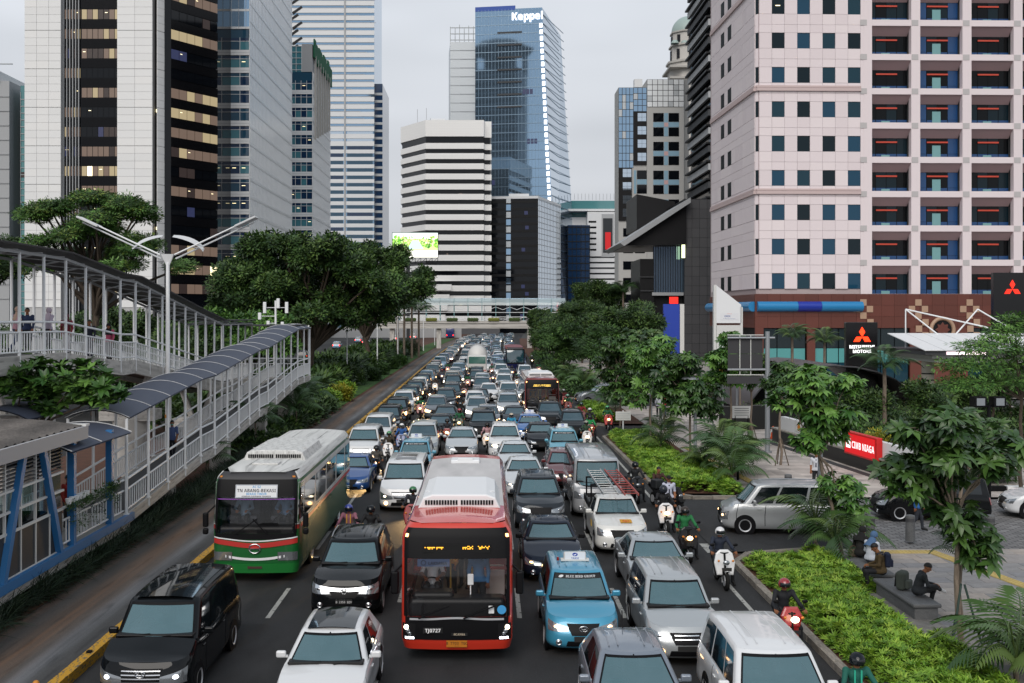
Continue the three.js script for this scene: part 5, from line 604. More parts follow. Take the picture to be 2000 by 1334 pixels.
function cabin(g, q, o) {                        // what shows through the windshield
  const { k, Z, deck, roof } = q, y = k.hc, key = (n, f) => q[n] ||= f(), zc = Z(k.cz + .1), zs = Z(k.rfz + .45);
  part('dashboard', key('dash', () => merge([rbox(k.W - .24, .06, k.rfz - k.cz + .1, .03, 0, y + .015, zc - (k.rfz - k.cz) / 2 - .02), rbox(.42, .09, .3, .04, -.36, y + .06, zc - .42), box(k.W - .2, .05, k.rrz - k.rfz + .1, 0, k.belt + .05, (Z(k.rfz) + Z(k.rrz)) / 2)])), M.trim, g);
  for (const s of [-1, 1]) part('seat', key('seat' + s, () => merge([rbox(.48, .44, .13, .06, s * .37, y + .1, zs), rbox(.24, .16, .1, .04, s * .37, y + .38, zs - .02)])), o.seat || mat([.11, .105, .1], .9), g);
  part('rear_seat', key('seatr', () => rbox(k.W - .4, .3, .12, .05, 0, y + .08, zs - .95)), mat([.06, .06, .06], .9), g);
  part('rearview_mirror', key('rvm', () => { const p = q.G(0, .8); return merge([rbox(.24, .07, .03, .02, 0, p[1] - .03, p[2] - .08), bar([0, p[1], p[2] - .08], [0, p[1] + .1, p[2] - .12], .012)]); }), M.black, g);
  part('steering_wheel', key('wheel_', () => new THREE.TorusGeometry(.17, .016, 6, 20).rotateX(-1.0).translate(-.36, y + .08, zc - .62)), M.black, g);
  part('headliner', key('liner', () => box(k.wr * 1.7, .02, (k.rrz - k.rfz) * .8, 0, k.H - .17, (Z(k.rfz) + Z(k.rrz)) / 2 - .1)), mat([.16, .155, .145], .9), g);
}
// near car: every part; far car: body, glass and lamps
function car(kind, colour, label, x, d, o = {}) {
  const q = shells(kind), { k, S, G } = q, g = thing(o.name || kind, label, o.cat || 'car', [x, 0, -d - k.L / 2], o.ry || 0, o.group);
  const pm = paint(colour, o.metal ?? .25), far = o.far, lit = o.lit, on = lit === 'led' ? M.led : lit === 'warm' ? M.headwarm : lit ? M.headlamp : M.lampoff;
  const glassm = o.glass || M.glass;
  const key = (n, f) => q[n] ||= f(), near = !far && !o.tail;
  part('body', near ? q.bodyOpen : q.body, pm, g);
  part('windshield', q.wind, near ? M.screen : glassm, g);
  part('windshield_seal', key('seal', () => merge([patch(G, -.2, -.184, .05, .93, .01, 2, 6), patch(G, .184, .2, .05, .93, .01, 2, 6), patch(G, -.2, .2, .045, .1, .01, 14, 1), patch(G, -.2, .2, .87, .93, .01, 14, 1)])), M.black, g);
  if (near) cabin(g, q, o);
  const hl = o.tall ? [.42, .82] : [.6, .9];
  for (const s of [1, -1]) part('headlight', key('hl' + s + hl[0], () => s > 0 ? patch(S, .1, .235, ...hl, .008, 6, 3, (a, b) => [a, b * (.45 + .55 * a) + (1 - a) * .12]) : patch(S, -.235, -.1, ...hl, .008, 6, 3, (a, b) => [a, b * (1 - .55 * a) + a * .12])), near ? M.lampoff : on, g);
  if (near) for (const s of [1, -1]) part('bulb', key('bulb' + s + hl[0], () => { const p = S(s * .178, lerp(hl[0], hl[1], .52)); return new THREE.SphereGeometry(.05, 12, 8).scale(1.25, .8, .45).rotateY(s * .5).translate(p[0], p[1], p[2] + .0); }), lit ? on : M.chrome, g);
  if (far === 2) { part('side_window', key('sideall', () => merge(q.side)), M.sideglass, g); return g; }
  if (o.frame !== false) part('grille', key('grille', () => patch(S, -.112, .112, .5, .86, .006, 10, 4, (a, b) => [lerp(a, .5, .3 * (1 - b)), b])), o.grille || M.black, g);
  part('number_plate', key('plate', () => { const p = S(0, .38); return box(.43, .12, .012, 0, p[1], p[2] + .012); }), o.plate || M.plate, g);
  part('bumper_intake', key('intake', () => patch(S, -.12, .12, .1, .3, .006, 8, 2, (a, b) => [lerp(a, .5, .12 * b), b])), M.black, g);
  for (const s of q.side) part('side_window', s, o.sideglass || M.sideglass, g);
  for (const s of [1, -1]) {
    part('mirror', key('mirror' + s, () => { const p = G(s * .3, .1), m = p[1] + .07; return merge([rbox(.2, .14, .1, .04, s * (k.W / 2 + .08), m, p[2] - .12), box(.1, .04, .05, s * (k.W / 2 - .01), m - .04, p[2] - .12)]); }), o.mirror || pm, g);
  }
  for (const s of [1, -1]) for (const z of q.zw) {
    const w = part('wheel', q.tyre, M.rubber, g); w.position.set(s * (q.wx), q.r, z); if (s < 0) w.rotation.y = PI;
    if (!far) part('rim', q.rim, o.rim || M.alloy, w).position.x = .085;
  }
  part('wheel_arch', q.arch2 ||= merge(q.zw.flatMap((z) => [-1, 1].map((s) => new THREE.CylinderGeometry(q.r + .06, q.r + .06, .06, 28).rotateZ(PI / 2).translate(s * (k.W / 2 - .024), q.r, z)))), M.black, g);
  if (far) return g;
  part('door_seam', key('seamall', () => merge(q.seams)), M.black, g);
  part('rear_window', key('rearall', () => merge([q.rear, q.rear2])), M.sideglass, g);
  for (const s of [1, -1]) {
    part('fog_lamp', key('fog' + s, () => { const p = S(s * .165, .25); return merge([new THREE.TorusGeometry(.06, .014, 6, 14).translate(p[0], p[1], p[2] + .01), new THREE.SphereGeometry(.052, 10, 6).scale(1, 1, .4).translate(p[0], p[1], p[2] + .004)]); }), o.fog ? M.headwarm : M.chrome, g);
    part('taillight', key('tl' + s, () => s > 0 ? patch(S, .79, .87, .58, .93, .008, 4, 3) : patch(S, -.87, -.79, .58, .93, .008, 4, 3)), o.tail ? M.tail : M.tailoff, g);
    part('wiper', key('wp' + s, () => { const a = G(s * .1 - .06, .07), b = G(s * .1 + .08, .15); return beam([a[0], a[1] + .03, a[2] + .01], [b[0], b[1] + .035, b[2] + .02], .018, .02); }), M.black, g);
    for (const w of k.win.slice(0, 2)) part('door_handle', key('dh' + s + w[0], () => { const p = S(s * (w[1] - .02), .82); return rbox(.03, .03, .16, .012, p[0] + s * .012, p[1], p[2]); }), o.handle || pm, g);
    if (k.rails || o.rails) part('roof_rail', key('rail' + s, () => { const P = []; for (const u of [.3, .4, .5, .6, .7]) { const p = G(s * u, .98); P.push([p[0] - s * .02, p[1] + (u > .35 && u < .65 ? .06 : .01), p[2]]); } return merge(P.slice(1).map((p, i) => bar(P[i], p, .018))); }), o.railm || M.steel, g);
  }
  if (o.dark) part('roof_glass', key('rglass', () => { const P = []; for (let i = 0; i <= 8; i++) { const z = lerp(q.Z(k.rfz + .06), q.Z(k.rrz - .12), i / 8); for (let j = 0; j <= 6; j++) { const x = (j / 3 - 1) * k.wr * .86; P.push([x, q.roof(z) + .05 * (1 - (x / k.wr) ** 2) * .9 + .012, z]); } } return quads(P, 9, 7); }), M.sideglass, g);
  else if (o.roofribs !== false) part('roof_rib', key('ribs', () => merge([-.42, -.25, .25, .42].map((x) => { const P = []; for (let i = 0; i <= 8; i++) { const z = lerp(q.Z(k.rfz + .25), q.Z(k.rrz - .2), i / 8); for (const e of [-.012, 0, .012]) P.push([x * k.W * .7 / 1.2 + e, q.roof(z) + .05 * (1 - (x * k.W * .7 / 1.2 / k.wr) ** 2) + (e ? .003 : .011), z]); } return quads(P, 9, 3); }))), pm, g);
  return g;
}
// ---------- buses, tanker, pick-up ----------
const led1 = sign(512, 64, (c, w, h) => { c.fillStyle = '#050505'; c.fillRect(0, 0, w, h); c.fillStyle = '#ffb030'; const r = rngs(4); for (const [a, b] of [[10, 150], [300, 500]]) for (let x = a; x < b; x += 9) if (r() > .22) { const n = r() > .5 ? 2 : 1; for (let k = 0; k < n; k++) c.fillRect(x, 24 + k * 9 - (r() > .8 ? 8 : 0), 7, 7); } });
const led2 = sign(512, 64, (c, w, h) => { c.fillStyle = '#050505'; c.fillRect(0, 0, w, h); c.fillStyle = '#ffd060'; const r = rngs(8); for (const y of [12, 38]) for (let x = 40; x < 470; x += 10) if (r() > .18) c.fillRect(x, y, 8, 12); });
const textMat = (w, h, bg, draw, ex) => mat('#ffffff', .5, 0, { map: sign(w, h, (c) => { c.fillStyle = bg; c.fillRect(0, 0, w, h); c.textAlign = 'center'; c.textBaseline = 'middle'; draw(c, w, h); }), ...ex });
function busShell(o) {
  const h = o.L / 2, H = o.H, yb = .3;
  const B = (u, v) => {
    const ins = (v < .08 ? .05 * (1 - v / .08) : 0) + (v > .88 ? .16 * ((v - .88) / .12) ** 2 : 0), rake = (o.rake ?? .28);
    const zf = h - (v < .1 ? .08 * (1 - v / .1) : 0) - (v > .3 ? rake * ((v - .3) / .7) ** 2 : 0) - (v > .93 ? .12 * ((v - .93) / .07) ** 2 : 0);
    const [x, z] = outline(u, { w: o.W / 2 - ins, zf, zr: -h + (v > .85 ? .25 * (v - .85) / .15 : 0), rf: .2, fz: .22, rr: .16, rz: .16, bow: .1 });
    return [x, lerp(yb, H - .04, v), z];
  };
  const us = [0, .06, .12, .16, .185, .205, .23, .255, .28, .34, .4, .46, .52, .58, .64, .7, .76, .79, .82, .85, .88, 1], full = [...us.slice(1).reverse().map((u) => -u), ...us];
  const vs = [0, .04, .08, o.w0, .4, .55, o.w1, .88, .92, .96, 1].sort((a, b) => a - b), pos = [], uv = [];
  const put = (...p) => { for (const q of p) { pos.push(...q); uv.push(0, 0); } };
  for (let j = 0; j < vs.length - 1; j++) for (let i = 0; i < full.length - 1; i++) {
    const um = (full[i] + full[i + 1]) / 2, vm = (vs[j] + vs[j + 1]) / 2;
    if (o.open && Math.abs(um) < .185 && vm > o.w0 && vm < o.w1) continue;
    const a = B(full[i], vs[j]), b = B(full[i + 1], vs[j]), c = B(full[i + 1], vs[j + 1]), d = B(full[i], vs[j + 1]); put(a, b, c, a, c, d);
  }
  let g = new THREE.BufferGeometry(); g.setAttribute('position', new THREE.Float32BufferAttribute(pos, 3)); g = toCreasedNormals(g, .7); g.setAttribute('uv', new THREE.Float32BufferAttribute(uv, 2));
  const roof = (z0, z1, n = 6) => { const P = [], K = 9, wm = o.W / 2 - .16; for (let j = 0; j <= n; j++) { const z = lerp(z0, z1, j / n), w = wm * (z > h - .62 ? Math.sqrt(clamp((h - .38 - z) / .24, .55, 1)) : 1), e = clamp((h - .38 - z) / .3, 0, 1); for (let i = 0; i < K; i++) { const s = i / (K - 1) * 2 - 1; P.push([w * s, H - .04 + .07 * e * (1 - s * s), z]); } } return quads(P, n + 1, K); };
  return { B, g, roof, h };
}
const slits = (n, w, h, x0, x1, y, z) => merge([...Array(n)].map((_, i) => box(w, h, .02, lerp(x0, x1, (i + .5) / n), y, z)));
function busWheels(g, o) { for (const s of [-1, 1]) for (const z of [o.L / 2 - 2.6, -o.L / 2 + 3.2]) { const w = part('wheel', tyreG(.5, .28), M.rubber, g); w.position.set(s * (o.W / 2 - .17), .5, z); if (s < 0) w.rotation.y = PI; part('rim', rimG(.5, 8), M.steel, w).position.x = .12; } }
function acUnit(g, z, y, m, w = 1.75, L = 2.6) {
  const a = part('air_conditioner', merge([extrude([[-w / 2, 0], [w / 2, 0], [w / 2 - .1, .2], [w / 2 - .3, .27], [-w / 2 + .3, .27], [-w / 2 + .1, .2]], L, .04).translate(0, y, z), ...[-.28, 0, .28].map((k) => box(.02, .02, L * .8, k * w, y + .275, z)), box(w * .9, .018, .05, 0, y + .275, z + L * .25)]), m, g);
  part('vent_slit', slits(12, .045, .11, -w * .44, -.03, y + .12, z + L / 2 + .012), M.black, a); part('vent_slit', slits(12, .045, .11, .03, w * .44, y + .12, z + L / 2 + .012), M.black, a);
  return a;
}
const M2 = {
  red: paint('#c2301c'), darkred: paint('#7a2420'), green: paint('#17602c'), dustywhite: mat('#ffffff', .6, 0, { map: tex(256, 256, (u, v, i, j) => { const n = fbm(u, v, 6, 4, 21), k = 186 + 30 * n - 26 * Math.max(0, fbm(u, v * .4, 18, 3, 5) - .52) * 4; return [k, k, k * .985]; }) }),
  greyroof: mat('#ffffff', .6, 0, { map: tex(256, 256, (u, v) => { const n = 165 + 44 * fbm(u, v, 5, 5, 31); return [n, n * .985, n * .98]; }) }),
  inside: mat([.12, .11, .1], .8), seatred: mat([.25, .03, .03], .8), seatgrey: mat([.06, .065, .08], .9), pole: mat([.7, .5, .1], .4), railred: mat([.6, .08, .04], .4),
};
function cityBus(o) {
  const q = busShell(o), { B } = q, g = thing(o.name || 'city_bus', o.label, 'bus', [o.x, 0, -o.d - o.L / 2], o.ry || 0);
  part('body', q.g, o.paint, g);
  const h = q.h, H = o.H;
  part('roof', q.roof(h - .42, h - 2.6), o.paint, g); part('roof', q.roof(h - 2.6, -h + 1.0, 8), M2.greyroof, g); part('roof', q.roof(-h + 1.0, -h + .28, 3), o.paint, g);
  acUnit(g, h - 3.6, H + .0, M.white, 1.9, 2.9);
  part('roof_hatch', [rbox(.9, .12, .7, .04, 0, H + .06, -h + 2), rbox(.5, .06, .3, .02, 0, H + .14, -h + 2.2)], M.white, g);
  const mask = o.mask || M.black, W0 = o.w0, W1 = o.w1;
  part('destination_panel', patch(B, -.215, .215, W1, .965, .008, 16, 6), mask, g);
  part('front_panel', patch(B, -.2, .2, .085, W0, .008, 16, 3, (a, b) => [lerp(a, .5, .02 * (1 - b)), b]), mask, g);
  for (const s of [-1, 1]) part('windscreen_pillar', s > 0 ? patch(B, .183, .213, W0, W1, .008, 2, 8) : patch(B, -.213, -.183, W0, W1, .008, 2, 8), mask, g);
  part('windscreen', patch(B, -.185, .185, W0, W1, .004, 16, 8), M.pane, g);
  const f = (v) => B(0, v)[2];
  const lp = (W1 + .05), yl = B(0, lp + .035)[1];
  part('route_display', quad(1.5, .2, 0, yl, f(lp + .06) + .03).rotateX(0), mat('#000000', .4, 0, { emissive: new THREE.Color('#fff'), emissiveMap: o.led, emissiveIntensity: 2 }), g);
  for (const s of [-1, 1]) {
    part('marker_lamp', patch(B, s * .19 - .012, s * .19 + .012, .895, .92, .02, 2, 1), M.amber, g);
    part('headlight_cluster', patch(B, Math.min(s * .14, s * .225), Math.max(s * .14, s * .225), .085, .215, .014, 6, 3), M.trim, g);
    for (const [u, v, r] of [[.19, .185, .055], [.175, .155, .05], [.16, .135, .04]]) { const p = B(s * u, v); part('headlight', new THREE.SphereGeometry(r, 12, 8).scale(1, 1, .5).translate(p[0], p[1], p[2] + .03), r > .052 ? M.headlamp : M.lampoff, g); }
    part('daytime_lamp', patch(B, Math.min(s * .145, s * .195), Math.max(s * .145, s * .195), .092, .108, .022, 4, 1), M.led, g);
    part('wiper', beam([s * .5 - .35, B(0, W0)[1] - .02, f(W0) + .05], [s * .5 + .35, B(0, W0)[1] + .26, f(W0) + .03], .03, .03), M.black, g);
    const bp = B(s * .28, .64); part('mirror', [rbox(.18, .52, .16, .05, s * (o.W / 2 + .16), bp[1] - .35, bp[2] - .05), bar([s * (o.W / 2 - .05), bp[1] + .1, bp[2]], [s * (o.W / 2 + .16), bp[1] - .1, bp[2]], .025)], M.black, g);
    for (const [a, b] of [[.3, .39], [.4, .49], [.5, .59], [.6, .69], [.7, .75]]) part('side_window', s > 0 ? patch(B, a, b, .42, .84, .008, 3, 3) : patch(B, -b, -a, .42, .84, .008, 3, 3), M.sideglass, g);
    part('side_stripe', s > 0 ? patch(B, .28, .76, .2, .26, .007, 8, 1) : patch(B, -.76, -.28, .2, .26, .007, 8, 1), M.offwhite, g);
  }
  part('bumper_trim', patch(B, -.16, .16, W0 - .028, W0 - .012, .013, 16, 1, (a, b) => [a, b + .9 * Math.cos((a - .5) * PI) ** 4]), M.alloy, g);
  part('number_plate', quad(.46, .15, 0, B(0, .055)[1], f(.055) + .03), o.plate, g);
  busWheels(g, o);
  // inside
  part('floor', box(o.W - .1, .06, o.L - .6, 0, .65, -.1), M2.inside, g);
  part('dashboard', [rbox(o.W - .3, .5, .55, .12, 0, 1.15, h - .5), rbox(.95, .3, .5, .1, -.55, 1.35, h - .62)], M.trim, g);
  part('steering_wheel', new THREE.TorusGeometry(.23, .02, 8, 20).rotateX(-1).translate(-.6, 1.55, h - .85), M.black, g);
  for (const s of [-1, 1]) { part('ceiling_lamp', box(.12, .03, o.L - 2.5, s * .6, H - .2, -.6), glow('#fff1d8', 2.2), g); part('ceiling', box(.6, .04, o.L - 1.2, s * .5, H - .13, -.3), M2.inside, g); }
  for (let k = 0; k < 5; k++) for (const s of [-1, 1]) part('seat', [rbox(.85, .12, .45, .04, s * .75, 1.35, h - 3.2 - k * 1.1), rbox(.85, .65, .1, .04, s * .75, 1.7, h - 3.42 - k * 1.1), cyl(.03, .03, .65, s * .75, .99, h - 3.2 - k * 1.1)], M2.seatred, g);
  part('driver_seat', [rbox(.5, .12, .5, .04, -.6, 1.42, h - 1.35), rbox(.5, .7, .12, .05, -.6, 1.8, h - 1.6), cyl(.1, .14, .72, -.6, 1.03, h - 1.35)], M2.seatgrey, g);
  for (const [x, z] of [[.35, 1.3], [-.2, 1.9], [.3, 2.8], [-.3, 3.6]]) part('grab_pole', bar([x, .66, h - z], [x, H - .12, h - z], .02), M2.pole, g);
  part('passenger_barrier', [rbox(.5, .6, .04, .02, .85, 1.35, h - 1.9), bar([.55, .67, h - 1.9], [.55, 1.75, h - 1.9], .02), bar([.55, 1.75, h - 1.9], [1.08, 1.75, h - 1.9], .02)], M.offwhite, g);
  return { g, B, h };
}
function coach(o) {
  const q = busShell(o), { B } = q, h = q.h, H = o.H, g = thing(o.name || 'coach', o.label, 'bus', [o.x, 0, -o.d - o.L / 2], o.ry || 0);
  part('body', q.g, o.paint, g);
  part('roof', q.roof(h - .42, -h + .28, 12), o.roof, g);
  part('roof_edge', [patch(B, .22, .82, .93, 1, .006, 24, 4), patch(B, -.82, -.22, .93, 1, .006, 24, 4)], o.roof, g); part('front_brow', patch(B, -.225, .225, .93, 1, .007, 20, 4), mat([.03, .03, .033], .6), g);
  if (o.ac) { acUnit(g, h - 4.6, H - .02, M2.dustywhite, 1.9, 3.4); part('roof_hatch', rbox(.8, .07, .55, .03, 0, H + .05, h - 1.7), M2.dustywhite, g); part('roof_seam', [-.5, 0, .5].map((x) => box(.02, .012, o.L - 2.2, x, H + .032, -.3)), M.offwhite, g); }
  const f = (v) => B(0, v)[2], W0 = o.w0, W1 = o.w1;
  part('front_mask', [patch(B, -.21, .21, W1, .93, .008, 16, 6), patch(B, -.21, .21, W0 - .06, W0, .008, 16, 2), patch(B, .18, .215, W0, W1, .008, 2, 8), patch(B, -.215, -.18, W0, W1, .008, 2, 8)], M.black, g);
  part('windscreen', patch(B, -.185, .185, W0, W1, .004, 16, 8), o.open ? M.pane : M.glass, g);
  for (const s of [-1, 1]) {
    const P = (a, b, c, d, e, n = 8, m = 1) => s > 0 ? patch(B, a, b, c, d, e, n, m) : patch(B, -b, -a, c, d, e, n, m);
    part('upper_side', P(.22, .77, .5, .9, .005, 12, 4), o.upper || o.roof, g);
    for (const [a, b] of [[.24, .3], [.305, .39], [.4, .49], [.5, .59], [.6, .69], [.7, .755]]) part('side_window', P(a, b, .53, .84, .011, 3, 3), M.sideglass, g);
    if (o.stripe) { part('side_stripe', P(.2, .77, .44, .48, .009, 12), o.stripe, g); part('side_stripe', P(.2, .77, .485, .495, .009, 12), M.white, g); }
    part('headlight', P(.1, .225, .13, .215, .012, 6, 2), M.lampoff, g);
    part('fog_lamp', P(.13, .19, .05, .08, .01, 4, 1), M.trim, g);
    part('wiper', beam([s * .45 - .1, B(0, W0)[1], f(W0) + .04], [s * .45 - .5 * s, B(0, W0)[1] + .42, f(W0) + .02], .03, .03), M.black, g);
    const bp = B(s * .26, .62); part('mirror', [rbox(.16, .42, .14, .05, s * (o.W / 2 + .2), bp[1] - .25, bp[2] + .2), rbox(.16, .18, .14, .05, s * (o.W / 2 + .2), bp[1] - .58, bp[2] + .2), bar([s * (o.W / 2 - .1), bp[1] + .2, bp[2]], [s * (o.W / 2 + .2), bp[1] - .1, bp[2] + .2], .025)], M.black, g);
    part('marker_lamp', P(.17, .2, .945, .96, .02, 2), mat([.5, .18, .02], .3), g);
  }
  if (o.stripe) { part('front_stripe', patch(B, -.225, .225, W0 - .125, W0 - .075, .012, 20, 1, (a, b) => [a, b - .9 * Math.cos((a - .5) * PI) ** 2 + .5]), o.stripe, g); part('front_stripe', patch(B, -.225, .225, W0 - .07, W0 - .058, .012, 20, 1, (a, b) => [a, b - 3 * Math.cos((a - .5) * PI) ** 2 + 2]), M.white, g); part('chrome_strip', patch(B, -.13, .13, .13, .155, .012, 12, 1, (a, b) => [a, b + 1.2 * (Math.abs(a - .5) * 2) ** 2]), M.white, g); }
  part('number_plate', quad(.42, .13, 0, B(0, .07)[1], f(.07) + .02), mat([.05, .02, .015], .6), g);
  if (o.open) { part('floor', box(o.W - .1, .06, o.L - .6, 0, 1.15, -.1), M2.inside, g); part('dashboard', rbox(o.W - .25, .4, .6, .12, 0, B(0, W0)[1] - .02, h - .5), M.trim, g); part('ceiling', box(o.W - .5, .05, o.L - 1, 0, H - .25, -.2), M2.inside, g); part('steering_wheel', new THREE.TorusGeometry(.24, .02, 8, 20).rotateX(-1).translate(.62, B(0, W0)[1] + .2, h - .85), M.black, g); for (let k = 0; k < 5; k++) for (const s of [-1, 1]) part('seat', [rbox(.9, .8, .14, .05, s * .65, 2.05, h - 1.75 - k * 1), rbox(.9, .14, .5, .05, s * .65, 1.65, h - 1.5 - k * 1), box(.8, .5, .3, s * .65, 1.4, h - 1.55 - k * 1)], M2.seatgrey, g); }
  busWheels(g, o);
  return { g, B, h };
}
// ---------- people ----------
const POSE = {
  stand: { pel: [0, .93, 0], ch: [0, 1.27, 0], nk: [0, 1.43, .0], hd: [0, 1.58, .02], sh: [.185, 1.38], el: [.23, 1.11, -.03], wr: [.22, .87, .08], hip: [.09, .9, 0], kn: [.1, .49, .02], an: [.1, .08, -.01], to: [.12, .035, .15] },
  walk: { pel: [0, .91, 0], ch: [0, 1.25, .03], nk: [0, 1.41, .04], hd: [0, 1.56, .07], sh: [.18, 1.36], el: [.22, 1.1, .06], wr: [.2, .9, .22], el2: [.22, 1.1, -.12], wr2: [.22, .87, -.12], hip: [.09, .88, 0], kn: [.1, .5, .16], an: [.1, .1, .2], to: [.11, .05, .36], kn2: [.09, .48, -.06], an2: [.09, .12, -.3], to2: [.1, .035, -.18] },
  ride: { pel: [0, .87, -.3], ch: [0, 1.18, -.24], nk: [0, 1.33, -.2], hd: [0, 1.48, -.16], sh: [.19, 1.28], el: [.31, 1.06, .0], wr: [.33, 1.02, .27], hip: [.1, .85, -.26], kn: [.22, .72, .14], an: [.16, .33, .1], to: [.17, .29, .25] },
  foot: { pel: [0, .87, -.3], ch: [0, 1.19, -.25], nk: [0, 1.34, -.21], hd: [0, 1.49, -.17], sh: [.19, 1.29], el: [.31, 1.06, .0], wr: [.33, 1.02, .27], hip: [.1, .85, -.26], kn: [.3, .52, .04], an: [.34, .09, -.02], to: [.36, .035, .13], kn2: [.22, .72, .14], an2: [.16, .33, .1], to2: [.17, .29, .25] },
  pillion: { pel: [0, .9, -.2], ch: [0, 1.22, -.16], nk: [0, 1.38, -.13], hd: [0, 1.53, -.1], sh: [.19, 1.32], el: [.27, 1.06, -.06], wr: [.17, .92, .12], hip: [.1, .88, -.16], kn: [.27, .74, .2], an: [.24, .36, .12], to: [.25, .32, .27] },
  sit: { pel: [0, .52, 0], ch: [0, .86, .06], nk: [0, 1.01, .11], hd: [0, 1.14, .2], sh: [.18, .95], el: [.23, .7, .12], wr: [.08, .66, .36], hip: [.1, .52, .05], kn: [.13, .5, .44], an: [.13, .09, .4], to: [.14, .04, .55] },
  cross: { pel: [0, .52, 0], ch: [0, .85, .1], nk: [0, .99, .17], hd: [0, 1.11, .27], sh: [.18, .94], el: [.22, .7, .22], wr: [.08, .68, .44], hip: [.1, .52, .05], kn: [.13, .5, .44], an: [.13, .09, .36], to: [.14, .04, .51], kn2: [.1, .64, .44], an2: [-.18, .52, .62], to2: [-.16, .46, .76] },
  drive: { pel: [0, .5, 0], ch: [0, .86, -.06], nk: [0, 1.01, -.05], hd: [0, 1.15, -.02], sh: [.18, .95], el: [.26, .74, .12], wr: [.17, .72, .36], hip: [.1, .52, .05], kn: [.14, .5, .44], an: [.14, .1, .48], to: [.15, .05, .62] },
};
const REG = { skin: 0, shirt: 1, pants: 2, shoe: 3, fore: 4 };
function seg(p, a, b, ra, rb) { const bx_ = b[0] - a[0], by = b[1] - a[1], bz = b[2] - a[2], px = p[0] - a[0], py = p[1] - a[1], pz = p[2] - a[2], t = clamp((px * bx_ + py * by + pz * bz) / (bx_ * bx_ + by * by + bz * bz + 1e-9), 0, 1); return Math.hypot(px - bx_ * t, py - by * t, pz - bz * t) - lerp(ra, rb, t); }
function march(N, S, c, sdf) {
  const mc = new MarchingCubes(N, new THREE.MeshBasicMaterial(), false, false, 40000); mc.isolation = 0; mc.field.fill(-1);
  for (let k = 0; k < N; k++) for (let j = 0; j < N; j++) for (let i = 0; i < N; i++) { const p = [c[0] + (i - N / 2) / (N / 2) * S, c[1] + (j - N / 2) / (N / 2) * S, c[2] + (k - N / 2) / (N / 2) * S]; if (Math.abs(p[0]) > .62) continue; mc.field[i + j * N + k * N * N] = -sdf(p); }
  mc.update(); const n = mc.count ?? mc.geometry.drawRange.count, g = new THREE.BufferGeometry();
  g.setAttribute('position', new THREE.BufferAttribute(new Float32Array(mc.positionArray.slice(0, n * 3)), 3)); g.setAttribute('normal', new THREE.BufferAttribute(new Float32Array(mc.normalArray.slice(0, n * 3)), 3));
  g.scale(S, S, S).translate(...c); return g;
}
const headG = (() => {                            // face to +z, centre at the middle of the head
  const g = march(44, .17, [0, 0, 0], (p) => {
    const e = (x, y, z, a, b, c) => (Math.hypot((p[0] - x) / a, (p[1] - y) / b, (p[2] - z) / c) - 1) * Math.min(a, b, c);
    const sm = (a, b, k) => { const h = clamp(.5 + .5 * (b - a) / k, 0, 1); return lerp(b, a, h) - k * h * (1 - h); };
    let d = sm(e(0, .025, -.01, .077, .092, .096), e(0, -.055, .025, .052, .06, .06), .035);
    d = sm(d, seg(p, [0, .012, .086], [0, -.022, .104], .009, .014), .012); d = sm(d, e(-.078, -.005, -.005, .012, .032, .02), .01); d = sm(d, e(.078, -.005, -.005, .012, .032, .02), .01);
    return Math.max(d, -sm(e(-.032, .006, .105, .016, .01, .016), e(.032, .006, .105, .016, .01, .016), .004));
  });
  const p = g.attributes.position, r = new Float32Array(p.count); g.userData.reg = r;
  for (let i = 0; i < p.count; i++) { const x = Math.abs(p.getX(i)), y = p.getY(i), z = p.getZ(i); r[i] = z > .07 && ((Math.abs(x - .032) < .013 && Math.abs(y - .006) < .007) || (Math.abs(x - .033) < .018 && Math.abs(y - .028) < .005)) ? 9 : z > .07 && x < .024 && Math.abs(y + .05) < .007 ? 8 : 0; }
  return g;
})();
const poseCache = {};
